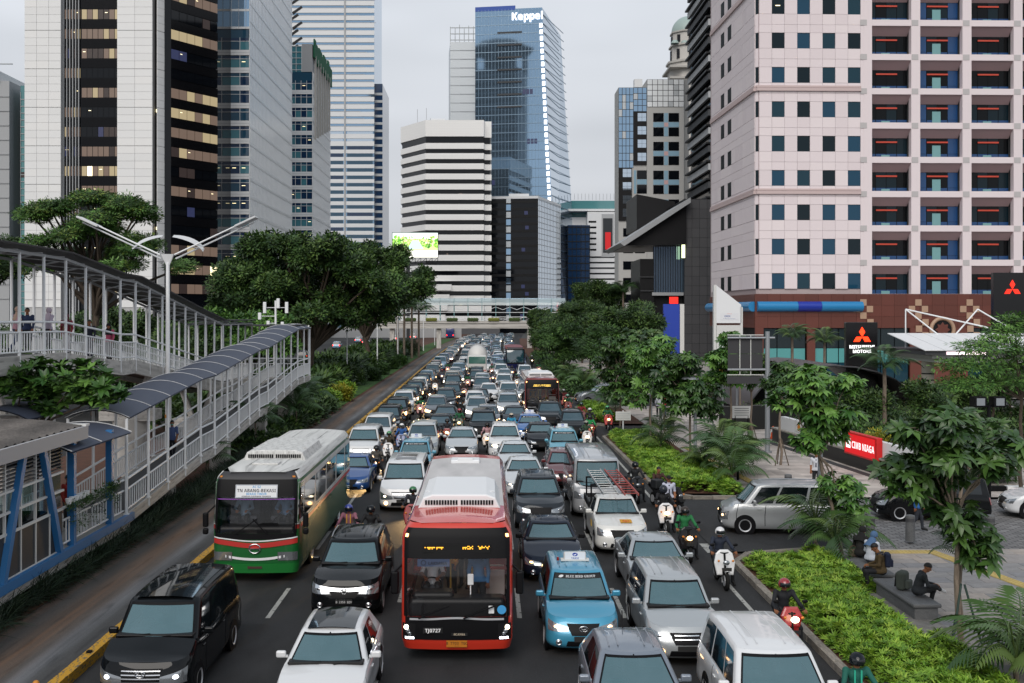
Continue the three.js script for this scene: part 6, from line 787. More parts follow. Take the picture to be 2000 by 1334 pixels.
function poseGeo(name) {
  if (poseCache[name]) return poseCache[name];
  const P = POSE[name], J = (k, s) => { const a = (s < 0 && P[k + '2']) || P[k]; return [a[0] * s, a[1], a[2]]; }, B = [];
  const add = (a, b, ra, rb, reg) => B.push([a, b, ra, rb, reg]);
  const mid = (a, b, t) => a.map((v, i) => lerp(v, b[i], t));
  add(P.pel, mid(P.pel, P.ch, .5), .125, .12, 1); add(mid(P.pel, P.ch, .5), P.ch, .12, .125, 1); add(P.ch, P.nk, .1, .055, 1); add(P.nk, P.hd, .052, .05, 0);
  for (const s of [-1, 1]) {
    const sh = [P.sh[0] * s, P.sh[1], P.ch[2] + (P.nk[2] - P.ch[2]) * .6], el = J('el', s), wr = J('wr', s);
    add([P.ch[0] + s * .07, P.ch[1], P.ch[2]], sh, .09, .058, 1); add(sh, el, .056, .045, 1); add(el, wr, .046, .032, 4);
    add([s * .06, P.pel[1], P.pel[2]], J('hip', s), .115, .1, 2); add(J('hip', s), J('kn', s), .093, .065, 2); add(J('kn', s), J('an', s), .063, .046, 2); add(J('an', s), J('to', s), .05, .036, 3);
  }
  const ys = B.flatMap((b) => [b[0][1], b[1][1]]), top = P.nk[1] + .02, c = [0, top / 2 - .02, P.pel[2] + .08], S = Math.max(top / 2 + .16, .72);
  const g = march(72, S, c, (p) => {
    let d = 1; for (const b of B) { const e = seg(p, b[0], b[1], b[2], b[3]); if (e > d + .1) continue; const k = .035, h = clamp(.5 + .5 * (e - d) / k, 0, 1); d = lerp(e, d, h) - k * h * (1 - h); }
    return d;
  });
  const pa = g.attributes.position, reg = []; let q;
  for (let i = 0; i < pa.count; i++) { q = [pa.getX(i), pa.getY(i), pa.getZ(i)]; let best = 9, r = 1; for (const b of B) { const e = seg(q, b[0], b[1], b[2], b[3]); if (e < best) { best = e; r = b[4]; } } if (r === 1 || r === 2) { const t = (q[1] - P.pel[1]) * (P.ch[1] - P.pel[1]) + (q[2] - P.pel[2]) * (P.ch[2] - P.pel[2]); if (Math.hypot(q[0], q[1] - P.pel[1], q[2] - P.pel[2]) < .26) r = t > -.016 ? 1 : 2; } reg.push(r); }
  const list = [g], regs = [reg];
  const hd = headG.clone().rotateX(name === 'sit' || name === 'cross' ? .55 : .08).translate(...P.hd); list.push(hd); regs.push([...headG.userData.reg]);
  for (const s of [-1, 1]) {                      // palm, four fingers and thumb
    const el = J('el', s), w = J('wr', s), f = V3(w[0] - el[0], w[1] - el[1], w[2] - el[2]).normalize(), side = V3(0, 1, 0).cross(f); if (side.length() < .2) side.set(0, 0, 1); side.normalize(); const up = f.clone().cross(side);
    const at = (a, b, c2) => [w[0] + f.x * a + side.x * b + up.x * c2, w[1] + f.y * a + side.y * b + up.y * c2, w[2] + f.z * a + side.z * b + up.z * c2], hs = [];
    for (const [b, l] of [[-.03, .06], [-.01, .075], [.011, .07], [.03, .055]]) hs.push(bar(at(-.01, b * .6, 0), at(.085, b, 0), .017, .012, 5), bar(at(.085, b, 0), at(.085 + l * .6, b, -.025), .0105, .009, 5), bar(at(.085 + l * .6, b, -.025), at(.08 + l * .7, b, -.055), .009, .007, 5));
    hs.push(bar(at(.02, -s * .025, 0), at(.06, -s * .055, -.015), .013, .01, 5), bar(at(.06, -s * .055, -.015), at(.09, -s * .06, -.035), .01, .008, 5));
    const hg = merge(hs).toNonIndexed(); hg.deleteAttribute('uv'); list.push(hg); regs.push(new Array(hg.attributes.position.count).fill(0));
  }
  const m = mergeGeometries(list.map((a) => { for (const k of Object.keys(a.attributes)) if (k !== 'position' && k !== 'normal') a.deleteAttribute(k); return a.index ? a.toNonIndexed() : a; }));
  return poseCache[name] = { g: m, reg: regs.flat(), P };
}
const bodyMat = mat('#ffffff', .8, 0, { vertexColors: true }), rgb = (c) => { const k = new THREE.Color(c); return [k.r, k.g, k.b]; };
const HG = {
  helmet: merge([new THREE.SphereGeometry(.142, 20, 14, 0, 2 * PI, 0, PI * .62).scale(1, 1.02, 1.08), new THREE.SphereGeometry(.14, 14, 6, PI * .98, PI * 1.04, PI * .55, PI * .22).scale(1, 1.02, 1.08)]),
  visor: new THREE.SphereGeometry(.146, 14, 8, PI * .17, PI * .66, PI * .36, PI * .22).scale(1, 1.02, 1.1),
  full: new THREE.SphereGeometry(.15, 20, 16, 0, 2 * PI, 0, PI * .78).scale(1, 1.05, 1.08),
  hair: new THREE.SphereGeometry(.1, 18, 12, 0, 2 * PI, 0, PI * .52).scale(.86, 1.02, 1.06).rotateX(-.35).translate(0, .028, -.014),
  hijab: merge([new THREE.SphereGeometry(.118, 18, 14, 0, 2 * PI, 0, PI * .62).scale(.9, 1.05, 1).rotateX(-.5).translate(0, .02, -.015), new THREE.CylinderGeometry(.085, .2, .3, 18, 3, true).scale(1, 1, .8).translate(0, -.22, -.02)]),
  cap: merge([new THREE.SphereGeometry(.1, 16, 8, 0, 2 * PI, 0, PI / 2).scale(.9, .9, 1.06).translate(0, .05, 0), new THREE.CylinderGeometry(.075, .075, .012, 14, 1, false, -PI / 2, PI).scale(1, 1, 1.3).translate(0, .055, .08)]),
};
function person(pose, o, label, p, ry = 0, group) {
  const q = poseGeo(pose), g = new THREE.BufferGeometry(); g.setAttribute('position', q.g.attributes.position); g.setAttribute('normal', q.g.attributes.normal);
  const skin = rgb(o.skin || '#8a5a3c'), cols = [skin, rgb(o.shirt || '#333'), rgb(o.pants || '#181a20'), rgb(o.shoes || '#151515'), o.short ? skin : rgb(o.shirt || '#333')]; cols[8] = rgb('#6e3b30'); cols[9] = rgb('#0c0808');
  const c = new Float32Array(q.reg.length * 3); q.reg.forEach((r, i) => c.set(cols[r], i * 3)); g.setAttribute('color', new THREE.BufferAttribute(c, 3));
  const root = thing('person', label, 'person', p, ry, group), b = part('body', g, bodyMat, root), hd = q.P.hd, tilt = pose === 'sit' || pose === 'cross' ? .55 : .08;
  const top = (name, geo, m) => { const k = part(name, geo, m, root); k.position.set(...hd); k.rotation.x = tilt; return k; };
  if (o.helmet) { const h = top('helmet', o.full ? HG.full : HG.helmet, paint(o.helmet)); part('visor', HG.visor, o.visor || M.sideglass, h); }
  else if (o.hijab) top('headscarf', HG.hijab, mat(o.hijab, .9)); else if (o.cap) top('cap', HG.cap, mat(o.cap, .9)); else top('hair', HG.hair, mat('#0d0a09', .6));
  const ch = q.P.ch;
  if (o.pack) part('backpack', [rbox(.3, .4, .16, .06, 0, ch[1] - .04, ch[2] - .2), rbox(.24, .2, .08, .03, 0, ch[1] - .12, ch[2] - .3), ...[-1, 1].map((s) => bar([s * .11, ch[1] + .14, ch[2] - .12], [s * .12, ch[1] + .13, ch[2] + .1], .022))], mat(o.pack, .9), root);
  if (o.vest) part('vest_stripe', [-1, 1].map((s) => box(.03, .3, .01, s * .06, ch[1] - .02, ch[2] + .132)), mat(o.vest, .7), root);
  if (o.tie) part('necktie', beam([0, ch[1] + .1, ch[2] + .1], [0, ch[1] - .22, ch[2] + .135], .05, .012), mat(o.tie, .8), root);
  if (o.mask) part('face_mask', new THREE.SphereGeometry(.06, 10, 8, 0, PI).scale(1, .8, .8).translate(hd[0], hd[1] - .045, hd[2] + .045), mat(o.mask, .9), root);
  return root;
}
// ---------- motorcycles: nose to +z, origin on the ground ----------
const mcG = {};
function motorcycle(style, colour, label, x, d, o = {}) {
  const q = mcG[style] ||= (() => {
    const sc = style === 'scooter', r = .27, wb = .63, zf = wb, zr = -wb;
    const side = sc ? [[.42, .98], [.34, .96], [.3, .62], [.26, .34], [-.1, .3], [-.18, .5], [-.62, .6], [-.86, .72], [-.82, .8], [-.3, .74], [-.1, .66], [.1, .4], [.22, .42], [.36, .9]] : [[.4, .95], [.3, .98], [.18, .86], [-.1, .8], [-.2, .72], [-.85, .86], [-.9, .78], [-.5, .64], [-.3, .36], [.2, .3], [.32, .5], [.38, .7]];
    const body = extrude(side, sc ? .3 : .24, .05).rotateY(-PI / 2);
    const shield = sc ? merge([extrude([[-.2, .45], [.2, .45], [.26, .75], [.2, 1.0], [.1, 1.08], [-.1, 1.08], [-.2, 1.0], [-.26, .75]], .1, .04).rotateX(-.25).translate(0, .0, .6)]) : merge([extrude([[-.14, .72], [.14, .72], [.2, .92], [.12, 1.08], [-.12, 1.08], [-.2, .92]], .12, .05).rotateX(-.2).translate(0, 0, .58), extrude([[.42, .7], [.2, .75], [-.02, .55], [.1, .38], [.36, .42]], .34, .06).rotateY(-PI / 2)]);
    const seat = extrude([[-.05, .74], [-.2, .8], [-.5, .79], [-.86, .86], [-.9, .8], [-.3, .7]], .24, .05).rotateY(-PI / 2);
    return { body, shield, seat, r, zf, zr,
      fender: new THREE.TorusGeometry(r + .03, .05, 6, 12, PI * .8).scale(1, 1, 1.4).rotateY(PI / 2).rotateX(-.4).translate(0, r, zf),
      lamp: new THREE.SphereGeometry(.085, 14, 10).scale(1.15, .85, .6).translate(0, sc ? .78 : .9, sc ? .66 : .7),
      bar_: merge([bar([-.34, 1.02, .3], [0, 1.0, .42], .018), bar([.34, 1.02, .3], [0, 1.0, .42], .018), bar([0, 1.0, .42], [0, .6, .5], .03), bar([.07, .6, .5], [.07, r, zf], .02), bar([-.07, .6, .5], [-.07, r, zf], .02), bar([.1, .4, zr + .25], [.1, r, zr], .03)]),
      mirrors: [-1, 1].map((s) => merge([bar([s * .24, 1.03, .34], [s * .32, 1.2, .34], .008), sphere(.055, s * .33, 1.22, .34, 1.3, .8, .35)])),
      exhaust: merge([bar([.17, .3, -.2], [.2, .36, -.85], .035, .055), bar([.12, .28, .15], [.17, .3, -.2], .02)]), tyre: tyreG(r, .1), rim: rimG(r, 5), hub: cyl(.05, .05, .14).rotateZ(PI / 2),
      box_: box(.36, .36, .36, 0, 1.06, -.75), ind: [-1, 1].map((s) => sphere(.035, s * .2, sc ? .82 : .92, .6)), plate: box(.25, .1, .01, 0, sc ? .62 : .62, sc ? .78 : .72) };
  })();
  const g = thing('motorcycle', label, 'motorcycle', [x, 0, -d], o.ry || 0, o.group), pm = paint(colour), lm = o.lit === 0 ? M.lampoff : o.lit === 'warm' ? M.headwarm : M.headlamp;
  part('frame_body', q.body, o.second ? paint(o.second) : M.trim, g); part('front_shield', q.shield, pm, g); part('seat', q.seat, M.black, g); part('fender', q.fender, pm, g); part('headlight', q.lamp, lm, g); part('handlebar', q.bar_, M.black, g);
  for (const m of q.mirrors) part('mirror', m, M.black, g);
  for (const z of [q.zf, q.zr]) { const w = part('wheel', q.tyre, M.rubber, g); w.position.set(0, q.r, z); if (!o.far) part('rim', q.rim, M.alloy, w); }
  part('exhaust', q.exhaust, M.steel, g); part('number_plate', q.plate, M.plate, g);
  for (const m of q.ind) part('turn_signal', m, mat([.6, .2, .02], .3), g);
  if (o.box) part('top_box', rbox(.4, .36, .38, .05, 0, 1.05, -.8), mat(o.box, .6), g);
  return g;
}
// ---------- street furniture and signs on the right ----------
const SM = { galv: mat([.3, .32, .34], .45, .5), granite: mat('#ffffff', .7, 0, { map: tex(256, 256, (u, v, i, j) => { const k = 96 + (hash2(i, j, 5) - .5) * 60 + 20 * (fbm(u, v, 6, 3, 131) - .5); return [k, k * 1.01, k * 1.02]; }) }), backplate: mat([.05, .05, .054], .7, 0, { specularIntensity: .3 }), boxlit: (c, s) => glow(c, s) };
for (const [i, x, d] of [[0, 13, 36.4], [1, 14.35, 36.4], [2, 17.05, 36.4], [3, 18.8, 36.6], [4, 12.8, 45.6], [5, 15.4, 45.6], [6, 13.9, 66], [7, 15.6, 66], [8, 12, 69.5]]) { const g = thing('bollard', ['round granite bollard nearest the low palms', 'round granite bollard in front of the black minivan nose', 'round granite bollard under the black minivan rear wheel', 'round granite bollard cut by the right picture edge', 'granite bollard behind the silver microbus', 'granite bollard left of the black minivan hood', 'granite bollard beside the tree stakes', 'granite bollard left of the small notice board', 'granite bollard at the second side exit'][i], 'bollard', [x, .09, -d], 0, 'granite bollards'); part('post', cyl(.15, .16, .86, 0, .43, 0, 18), SM.granite, g); part('band', cyl(.154, .154, .12, 0, .72, 0, 18), mat([.06, .06, .065], .5), g); part('cap', new THREE.SphereGeometry(.15, 16, 6, 0, 2 * PI, 0, PI / 2).scale(1, .25, 1).translate(0, .86, 0), SM.granite, g); }
{ const bench = (label, x, d, L, ry) => { const g = thing('granite_bench', label, 'bench', [x, .1, -d], ry, 'granite benches'); part('seat', rbox(.72, .1, L, .04, 0, .38, 0), SM.granite, g); part('base', rbox(.6, .34, L - .14, .04, 0, .16, 0), SM.granite, g); return g; }; bench('near granite bench with young man and large backpack', 11.0, 28.2, 2.7, .02); bench('far granite bench where two women sit', 11.05, 31.1, 2.3, .02); }
{ const s = new THREE.Group(); s.name = 'bench_pad'; s.userData.kind = 'structure'; scene.add(s); for (let k = 0; k < 8; k++) { const m = part('pad_slab', box(1.3, .06, 1.24), GM.concrete, s); m.position.set(10.6, .1, -25.6 - k * 1.26); } }
const lampPost = (label, x, d, h, disc) => { const g = thing('pavement_lamp', label, 'lamp post', [x, .1, -d]); part('pole', [bar([0, 0, 0], [0, h, 0], .1, .075, 14), cyl(.16, .17, .3, 0, .15, 0)], SM.galv, g); if (disc) part('lamp_head', new THREE.SphereGeometry(.45, 20, 8, 0, 2 * PI, 0, PI / 2).scale(1, .35, 1).translate(-.25, h, 0), SM.galv, g); return g; };
lampPost('grey pole standing in front of the silver microbus', 11.8, 38, 5.2, 0); lampPost('disc-topped lamp between bright bed and plaza', 10.8, 55.6, 4.3, 1); lampPost('farther disc-topped lamp behind the leafy trees', 10.4, 68, 4.6, 1);
{ // traffic sign seen from behind on a gantry pole
  const g = thing('traffic_sign', 'back of a large traffic sign on grey gantry pole', 'road sign', [15.5, .1, -59.3]); part('pole', [bar([0, 0, 0], [0, 6.7, 0], .14, .12, 16), cyl(.25, .25, .1, 0, .05, 0)], SM.galv, g); part('arm', [bar([.4, 6.35, 0], [-2.2, 6.35, 0], .06), bar([.4, 4.6, 0], [-2.2, 4.6, 0], .06)], SM.galv, g); for (const [x, y, w, h] of [[-1.95, 6.2, .62, .95], [-1.3, 6.2, .62, .95], [-.65, 6.2, .62, .95], [-1.95, 5.25, .62, .9], [-1.3, 5.25, .62, .9], [-.65, 5.25, .62, .9]]) part('sign_panel', box(w, h, .03, x + .1, y - .25, -.12), SM.backplate, g); part('frame', [bar([-2.2, 6.5, -.08], [-.2, 6.5, -.08], .025), bar([-2.2, 4.3, -.08], [-.2, 4.3, -.08], .025), bar([-1.5, 4.3, -.08], [-1.5, 6.5, -.08], .025), bar([-.9, 4.3, -.08], [-.9, 6.5, -.08], .025)], M.offwhite, g); part('lower_panel', box(2, .42, .03, -1.2, 4.02, -.12), SM.backplate, g); }
{ // stacked pylon signs
  const g = thing('pylon_sign', 'white pylon sign with slanted top before the brown tower base', 'sign', [22.5, 0, -100]); part('board', extrude([[-1.15, 6.9], [1.15, 6.9], [1.15, 8.6], [-1.15, 10.4]], .4).translate(0, 0, 0), M.white, g); part('frame', [box(.25, 10.5, .5, -1.25, 5.2, -.1), box(2.3, 2.6, .3, 0, 5.4, 0), box(.2, 8.4, .4, 1.2, 4.2, 0)], M.offwhite, g); part('lettering', quad(1.7, .6, .05, 7.5, .215), textMat(256, 96, '#d8d9dc', (c) => { c.fillStyle = '#d9a8a8'; c.font = 'bold 30px sans-serif'; c.fillText('ORIX', 128, 0); c.fillStyle = '#4a5a90'; c.font = 'bold 36px sans-serif'; c.fillText('ORIX', 100, 44); c.font = '14px sans-serif'; c.fillText('PT ORIX Indonesia Finance', 128, 80); }), g);
  const h = thing('pylon_sign', 'small yellow and white bank board under the traffic sign', 'sign', [17.2, 0, -76]); part('board', [box(1.5, .95, .2, 0, 3.9, 0)], mat([.55, .36, .08], .5), h); part('upper_board', box(1.5, 1.2, .2, 0, 5.05, 0), M.white, h); part('cap', box(1.5, .5, .22, 0, 5.95, 0), mat([.02, .04, .3], .5), h); part('emblem', new THREE.CylinderGeometry(.2, .2, .04, 16).rotateX(PI / 2).translate(-.25, 4.0, .12), mat([.3, .16, .03], .5), h); part('leg', [box(.1, 3.6, .1, -.5, 1.8, 0), box(.1, 3.6, .1, .5, 1.8, 0)], SM.galv, h);
  const b = thing('blue_pylon', 'tall plain blue pylon sign with white edge behind trees', 'sign', [22, 0, -128]); part('board', box(1.9, 8.6, .5, 0, 4.6, 0), mat([.012, .045, .35], .45), b); part('edge', box(.5, 8.6, .6, 1.25, 4.6, 0), M.offwhite, b); part('red_cap', box(1.0, .8, .3, .3, 9.35, 0), glow('#ff2a1c', .8, '#a01010'), b); }
{ // lit black pylon with red diamonds
  const g = thing('lit_pylon', 'black lit pylon with red three-diamond emblem and white lettering', 'sign', [29.6, 0, -85]), W = 2.5; part('panel', rbox(W, 7.1, .5, .05, 0, 3.55, 0), mat([.006, .006, .007], .25), g);
  const dia = (a) => extrude([[0, 0], [-.27, .47], [0, .94], [.27, .47]], .06).rotateZ(a); for (const a of [0, 2 * PI / 3, -2 * PI / 3]) part('emblem_diamond', dia(a).scale(.82, .82, 1).translate(0, 5.95, .3), glow('#ff3410', 2.2, '#c01808'), g);
  part('lettering', quad(2.1, .78, 0, 4.98, .262), mat('#000000', .5, 0, { emissive: new THREE.Color('#fff'), emissiveIntensity: 1.6, emissiveMap: sign(256, 96, (c) => { c.fillStyle = '#050505'; c.fillRect(0, 0, 256, 96); c.fillStyle = '#fff'; c.textAlign = 'center'; c.textBaseline = 'middle'; c.font = 'bold 44px sans-serif'; c.fillText('MITSUBISHI', 128, 26, 246); c.fillText('MOTORS', 128, 70, 180); }) }), g);
  const h = thing('lit_pylon', 'second black pylon with red emblem cut by right picture edge', 'sign', [47.6, 0, -98]); part('panel', box(3, 11.5, .5, 0, 5.75, 0), mat([.006, .006, .007], .25), h); for (const a of [0, 2 * PI / 3, -2 * PI / 3]) part('emblem_diamond', dia(a).scale(.9, .9, 1).translate(.2, 10, .3), glow('#e02818', 1.2, '#c01808'), h); }
{ // lettered low wall
  const g = thing('sign_wall', 'low dark wall carrying a red lit sign and white band', 'wall', [18.6, .1, -54], .1), Z = (d) => 54 - d; part('base', box(.5, .75, 22, 0, .37, 0), mat([.012, .012, .013], .4), g); part('coping', box(.6, .08, 22.2, 0, .79, 0), mat([.3, .28, .25], .7), g); part('white_band', box(.3, .75, 20, .05, 1.2, 0), M.white, g); part('drain_grate', box(.4, .03, 22, -.75, .02, 0), mat([.04, .04, .042], .6), g);
  const red = part('red_sign', rbox(.3, 1.15, 3.6, .04, -.25, 1.2, 1.2), mat([.55, .012, .012], .4), g); const txt = sign(512, 160, (c) => { c.fillStyle = '#c01018'; c.fillRect(0, 0, 512, 160); c.fillStyle = '#fff'; c.textBaseline = 'middle'; c.font = 'bold 78px sans-serif'; c.fillText('CIMB NIAGA', 120, 86, 380); c.fillRect(20, 40, 80, 80); c.fillStyle = '#c01018'; c.beginPath(); c.moveTo(36, 60); c.lineTo(84, 80); c.lineTo(36, 100); c.fill(); });
  part('lettering', new THREE.PlaneGeometry(3.3, .95).rotateY(-PI / 2).translate(-.415, 1.2, 1.2), mat('#ffffff', .5, 0, { map: txt, emissive: new THREE.Color('#fff'), emissiveMap: txt, emissiveIntensity: .55 }), g);
  part('second_lettering', new THREE.PlaneGeometry(2.6, .55).rotateY(-PI / 2).translate(-.115, 1.2, -6.5), textMat(256, 64, '#d4d4d4', (c) => { c.fillStyle = '#2a3c80'; c.font = 'bold 46px sans-serif'; c.fillText('Deal', 150, 34); c.fillStyle = '#d08020'; c.beginPath(); c.arc(60, 32, 22, 0, 7); c.fill(); }), g); }
{ const g = thing('yellow_sign', 'yellow lettered board half hidden by the near tree leaves', 'sign', [18.3, .1, -43.9], 0); part('board', box(3.0, .85, .15, 0, .75, 0), mat([.012, .012, .012], .5), g); for (const [x, w] of [[-1.1, .55], [-.45, .4], [.15, .5], [.8, .6]]) part('letter_block', rbox(w, .55, .1, .04, x, .78, .1), mat([.75, .42, .02], .5), g); }
{ // porte-cochere
  const g = thing('entrance_canopy', 'white stepped entrance canopy on a fat round column', 'canopy', [31.2, .1, -76]); part('column', [cyl(.42, .42, 4.4, 0, 2.2, 0, 28)], mat([.5, .46, .38], .6), g); for (const y of [3.0, 3.45]) part('column_band', cyl(.43, .43, .09, 0, y, 0, 28), M.black, g);
  part('soffit_step', box(16, .3, 8, 7.4, 4.5, -1), M.offwhite, g); part('soffit_step', box(16.8, .26, 8.8, 7.3, 4.78, -1), M.offwhite, g); part('fascia', box(18, .24, 10, 7.2, 5.03, -1), BM.dgrey, g);
  for (let k = 0; k < 14; k++) { const x0 = -1.9 + k * 1.32, P = [[x0, 6.78, 4.1], [x0 + 1.28, 6.78, 4.1], [x0 + 1.28 + .5, 7.9, -2.5], [x0 + .5, 7.9, -2.5]]; part('roof_sheet', extrude([[0, 0], [1.28, 0], [1.28, .05], [0, .05]], 6.8).rotateX(.15).translate(x0, 5.7, .8), M.white, g); } part('sign_strip', box(2.6, .2, .1, .9, 5.03, 4.06), glow('#ffd8e0', .8), g);
  part('mast_frame', [bar([-.4, 8.0, -3], [1.9, 5.9, -2], .055), bar([-.4, 8.0, -3], [5.5, 6.6, -2], .055), bar([2.6, 5.9, -2], [4.9, 8.0, -3], .055), bar([4.9, 8.0, -3], [8, 5.9, -2], .055), bar([-.4, 5.0, -3], [-.4, 8.0, -3], .05)], M.white, g); part('skylight', [extrude([[8, 5.9], [11, 7.8], [14, 5.9]], .3).translate(0, 0, -1)], mat([.02, .12, .3], .1), g); }
{ const g = thing('tunnel_roof', 'dark arched tunnel roof beside the lit pylon', 'building', [26.5, 0, -82]); const P = []; for (let i = 0; i <= 12; i++) { const a = i / 12 * PI; for (const z of [0, -16]) P.push([-6.5 * Math.cos(a), .3 + 3.5 * Math.sin(a), z]); } part('vault', quads(P, 13, 2), mat([.09, .08, .085], .5), g); const A = []; for (let i = 0; i < 12; i++) { const f = (k) => { const a = k / 12 * PI; return [-6.5 * Math.cos(a), .3 + 3.5 * Math.sin(a), .1]; }; A.push(bar(f(i), f(i + 1), .07)); } part('rim', A, BM.dgrey, g); part('dark_inside', box(12, 2.6, .3, 0, 1.3, -8), BM.dark, g); }
{ const g = thing('garden_lamp', 'twin box lamp post in front of the flower bed', 'lamp post', [20.8, .1, -44.5]); part('pole', bar([0, 0, 0], [0, 3.9, 0], .09, .08), M.black, g); for (const x of [-.45, .35]) { part('lamp_box', rbox(.5, .42, .5, .03, x, 4.05, 0), M.black, g); part('lamp_glass', rbox(.34, .3, .04, .01, x, 4.05, .25), mat([.22, .24, .26], .3), g); } part('cross_arm', bar([-.5, 3.85, 0], [.45, 3.85, 0], .04), M.black, g); }
for (const [i, x, d] of [[0, 15.4, 66], [1, 25.5, 61.5], [2, 29.2, 60]]) { const g = thing('traffic_cone', ['orange cone standing beside the notice board', 'orange barrier post left of canopy column', 'orange barrier post right of canopy column'][i], 'cone', [x + 2.2, .1, -d]); part('cone', cyl(.05, .18, .75, 0, .4, 0, 14), mat([.7, .1, .02], .5), g); part('band', cyl(.1, .125, .16, 0, .5, 0, 14), M.white, g); part('base', box(.42, .05, .42, 0, .03, 0), mat([.5, .08, .02], .6), g); }
{ const g = thing('notice_board', 'small grey notice board by the dark wall on the plaza', 'sign', [15.9, .1, -67]); part('board', box(1.15, .75, .06, 0, 1.55, 0), M.offwhite, g); part('leg', [bar([-.4, 0, 0], [-.4, 1.3, 0], .04), bar([.4, 0, 0], [.4, 1.3, 0], .04)], M.black, g); part('text_lines', [0, 1, 2, 3].map((k) => box(.9, .03, .01, 0, 1.78 - k * .14, .035)), SM.backplate, g); }
{ const g = thing('signboard', 'white signboard on a post at the second side exit', 'sign', [8.6, .1, -67.6]); part('board', box(.95, .55, .05, 0, 1.25, 0), M.offwhite, g); part('post', bar([0, 0, -.04], [0, 1.6, -.04], .04), M.white, g); part('text_lines', [0, 1, 2].map((k) => box(.8, .03, .01, 0, 1.4 - k * .14, .03)), M.alloy, g); }
single('guard_rail', [bar([10.6, 0, -52.2], [10.6, 1.1, -52.2], .06), bar([11.6, 0, -49.6], [11.6, 1.1, -49.6], .06), bar([10.6, 1.1, -52.2], [11.6, 1.1, -49.6], .05), bar([10.6, .55, -52.2], [11.6, .55, -49.6], .035)], M.black, 'short black guard rail behind the second bed', 'railing', [0, .1, 0]);
single('dark_hedge_wall', box(9, 1.6, .5, 0, .8, 0), mat([.012, .012, .012], .5), 'long dark low wall behind the staked saplings', 'wall', [19.6, .1, -72], .35);
{ const g = thing('drive_kerb', 'black and white painted kerb blocks along the entrance drive', 'kerb', [21, .1, -46.6]); for (let k = 0; k < 7; k++) part('kerb_block', box(.95, .22, .3, k * 1 - 3, .11, 0), k % 2 ? M.white : M.black, g); }
// ---------- traffic ----------
const spotAt = (x, y, z, I, dir = 1, col = '#ffcf8a') => { const l = new THREE.SpotLight(col, I, 22, .6, 1, 2); l.position.set(x, y, z); l.target.position.set(x, -.4, z + 7 * dir); l.castShadow = true; l.shadow.radius = 3; scene.add(l, l.target); };
{ // red city bus
  const plate = textMat(256, 84, '#b06a10', (c) => { c.fillStyle = '#171008'; c.font = 'bold 44px monospace'; c.fillText('B 7703 TGC', 128, 36); c.font = '18px monospace'; c.fillText('08-20', 128, 70); });
  const { g, B, h } = cityBus({ L: 12, W: 2.5, H: 3.1, w0: .27, w1: .73, open: 1, x: -.66, d: 23.9, label: 'red city bus with lit amber display and white roof unit, nearest bus', paint: M2.red, led: led1, plate });
  const on = (x, v, w, hh, m, name, e = .03) => part(name, quad(w, hh, x, B(x / 1.25 * .16, v)[1], B(x / 1.25 * .16, v)[2] + e), m, g);
  on(-.53, .165, .44, .13, textMat(256, 76, '#101011', (c) => { c.fillStyle = '#eee'; c.font = 'bold 66px sans-serif'; c.fillText('TJ0727', 128, 40, 250); }), 'fleet_number'); on(.06, .135, .36, .07, textMat(256, 50, '#101011', (c) => { c.fillStyle = '#c9b9a0'; c.font = 'bold 46px serif'; c.fillText('SCANIA', 128, 26, 250); }), 'maker_name');
  on(-.52, .7, .72, .17, textMat(256, 60, '#39445c', (c) => { c.fillStyle = '#0a0c12'; c.font = 'bold 34px sans-serif'; c.fillText('LAKSANA', 160, 34); c.lineWidth = 5; c.strokeStyle = '#0a0c12'; c.beginPath(); c.arc(48, 30, 18, 0, 7); c.stroke(); }), 'dealer_banner', .01);
  part('sticker', new THREE.CircleGeometry(.1, 20).translate(1.0, B(.13, .31)[1] + .05, B(.13, .31)[2] + .02), mat([.05, .3, .6], .5), g); on(.77, .33, .12, .17, M.white, 'notice', .012);
  part('fare_reader', [rbox(.14, .26, .05, .05, .3, 1.75, h - .55), bar([.3, 1.1, h - .6], [.3, 1.7, h - .57], .015)], M.white, g);
  const zb = -23.9, P = (x, y, z) => [-.66 + x, y, zb - z];
  person('drive', { shirt: '#c8ccd0', short: 1, pants: '#14161c', skin: '#6a4028' }, 'bus driver in white shirt at the wheel of the red bus', P(-.6, .98, 1.35)); person('stand', { shirt: '#3a6a96', pants: '#14161c', skin: '#5e3a26' }, 'attendant in blue batik shirt standing inside red bus windscreen', P(.48, 0.685, 1.15));
  for (const [i, x, z, c, hj] of [[0, -.2, 3, '#c89a3a', 0], [1, .1, 4, '#3a2a20', '#c8a878'], [2, .55, 4.6, '#7a2a20', '#a86a40'], [3, -.5, 5, '#402a50', 0], [4, .2, 6.2, '#2a4a3a', 0]]) person('stand', { shirt: c, hijab: hj }, ['passenger in mustard top standing inside red bus', 'passenger in tan headscarf inside red bus', 'passenger in brown headscarf inside red bus', 'passenger in purple top inside red bus', 'passenger in green top at the back of red bus'][i], P(x, 0.685, z), .4 * (i - 2));
}
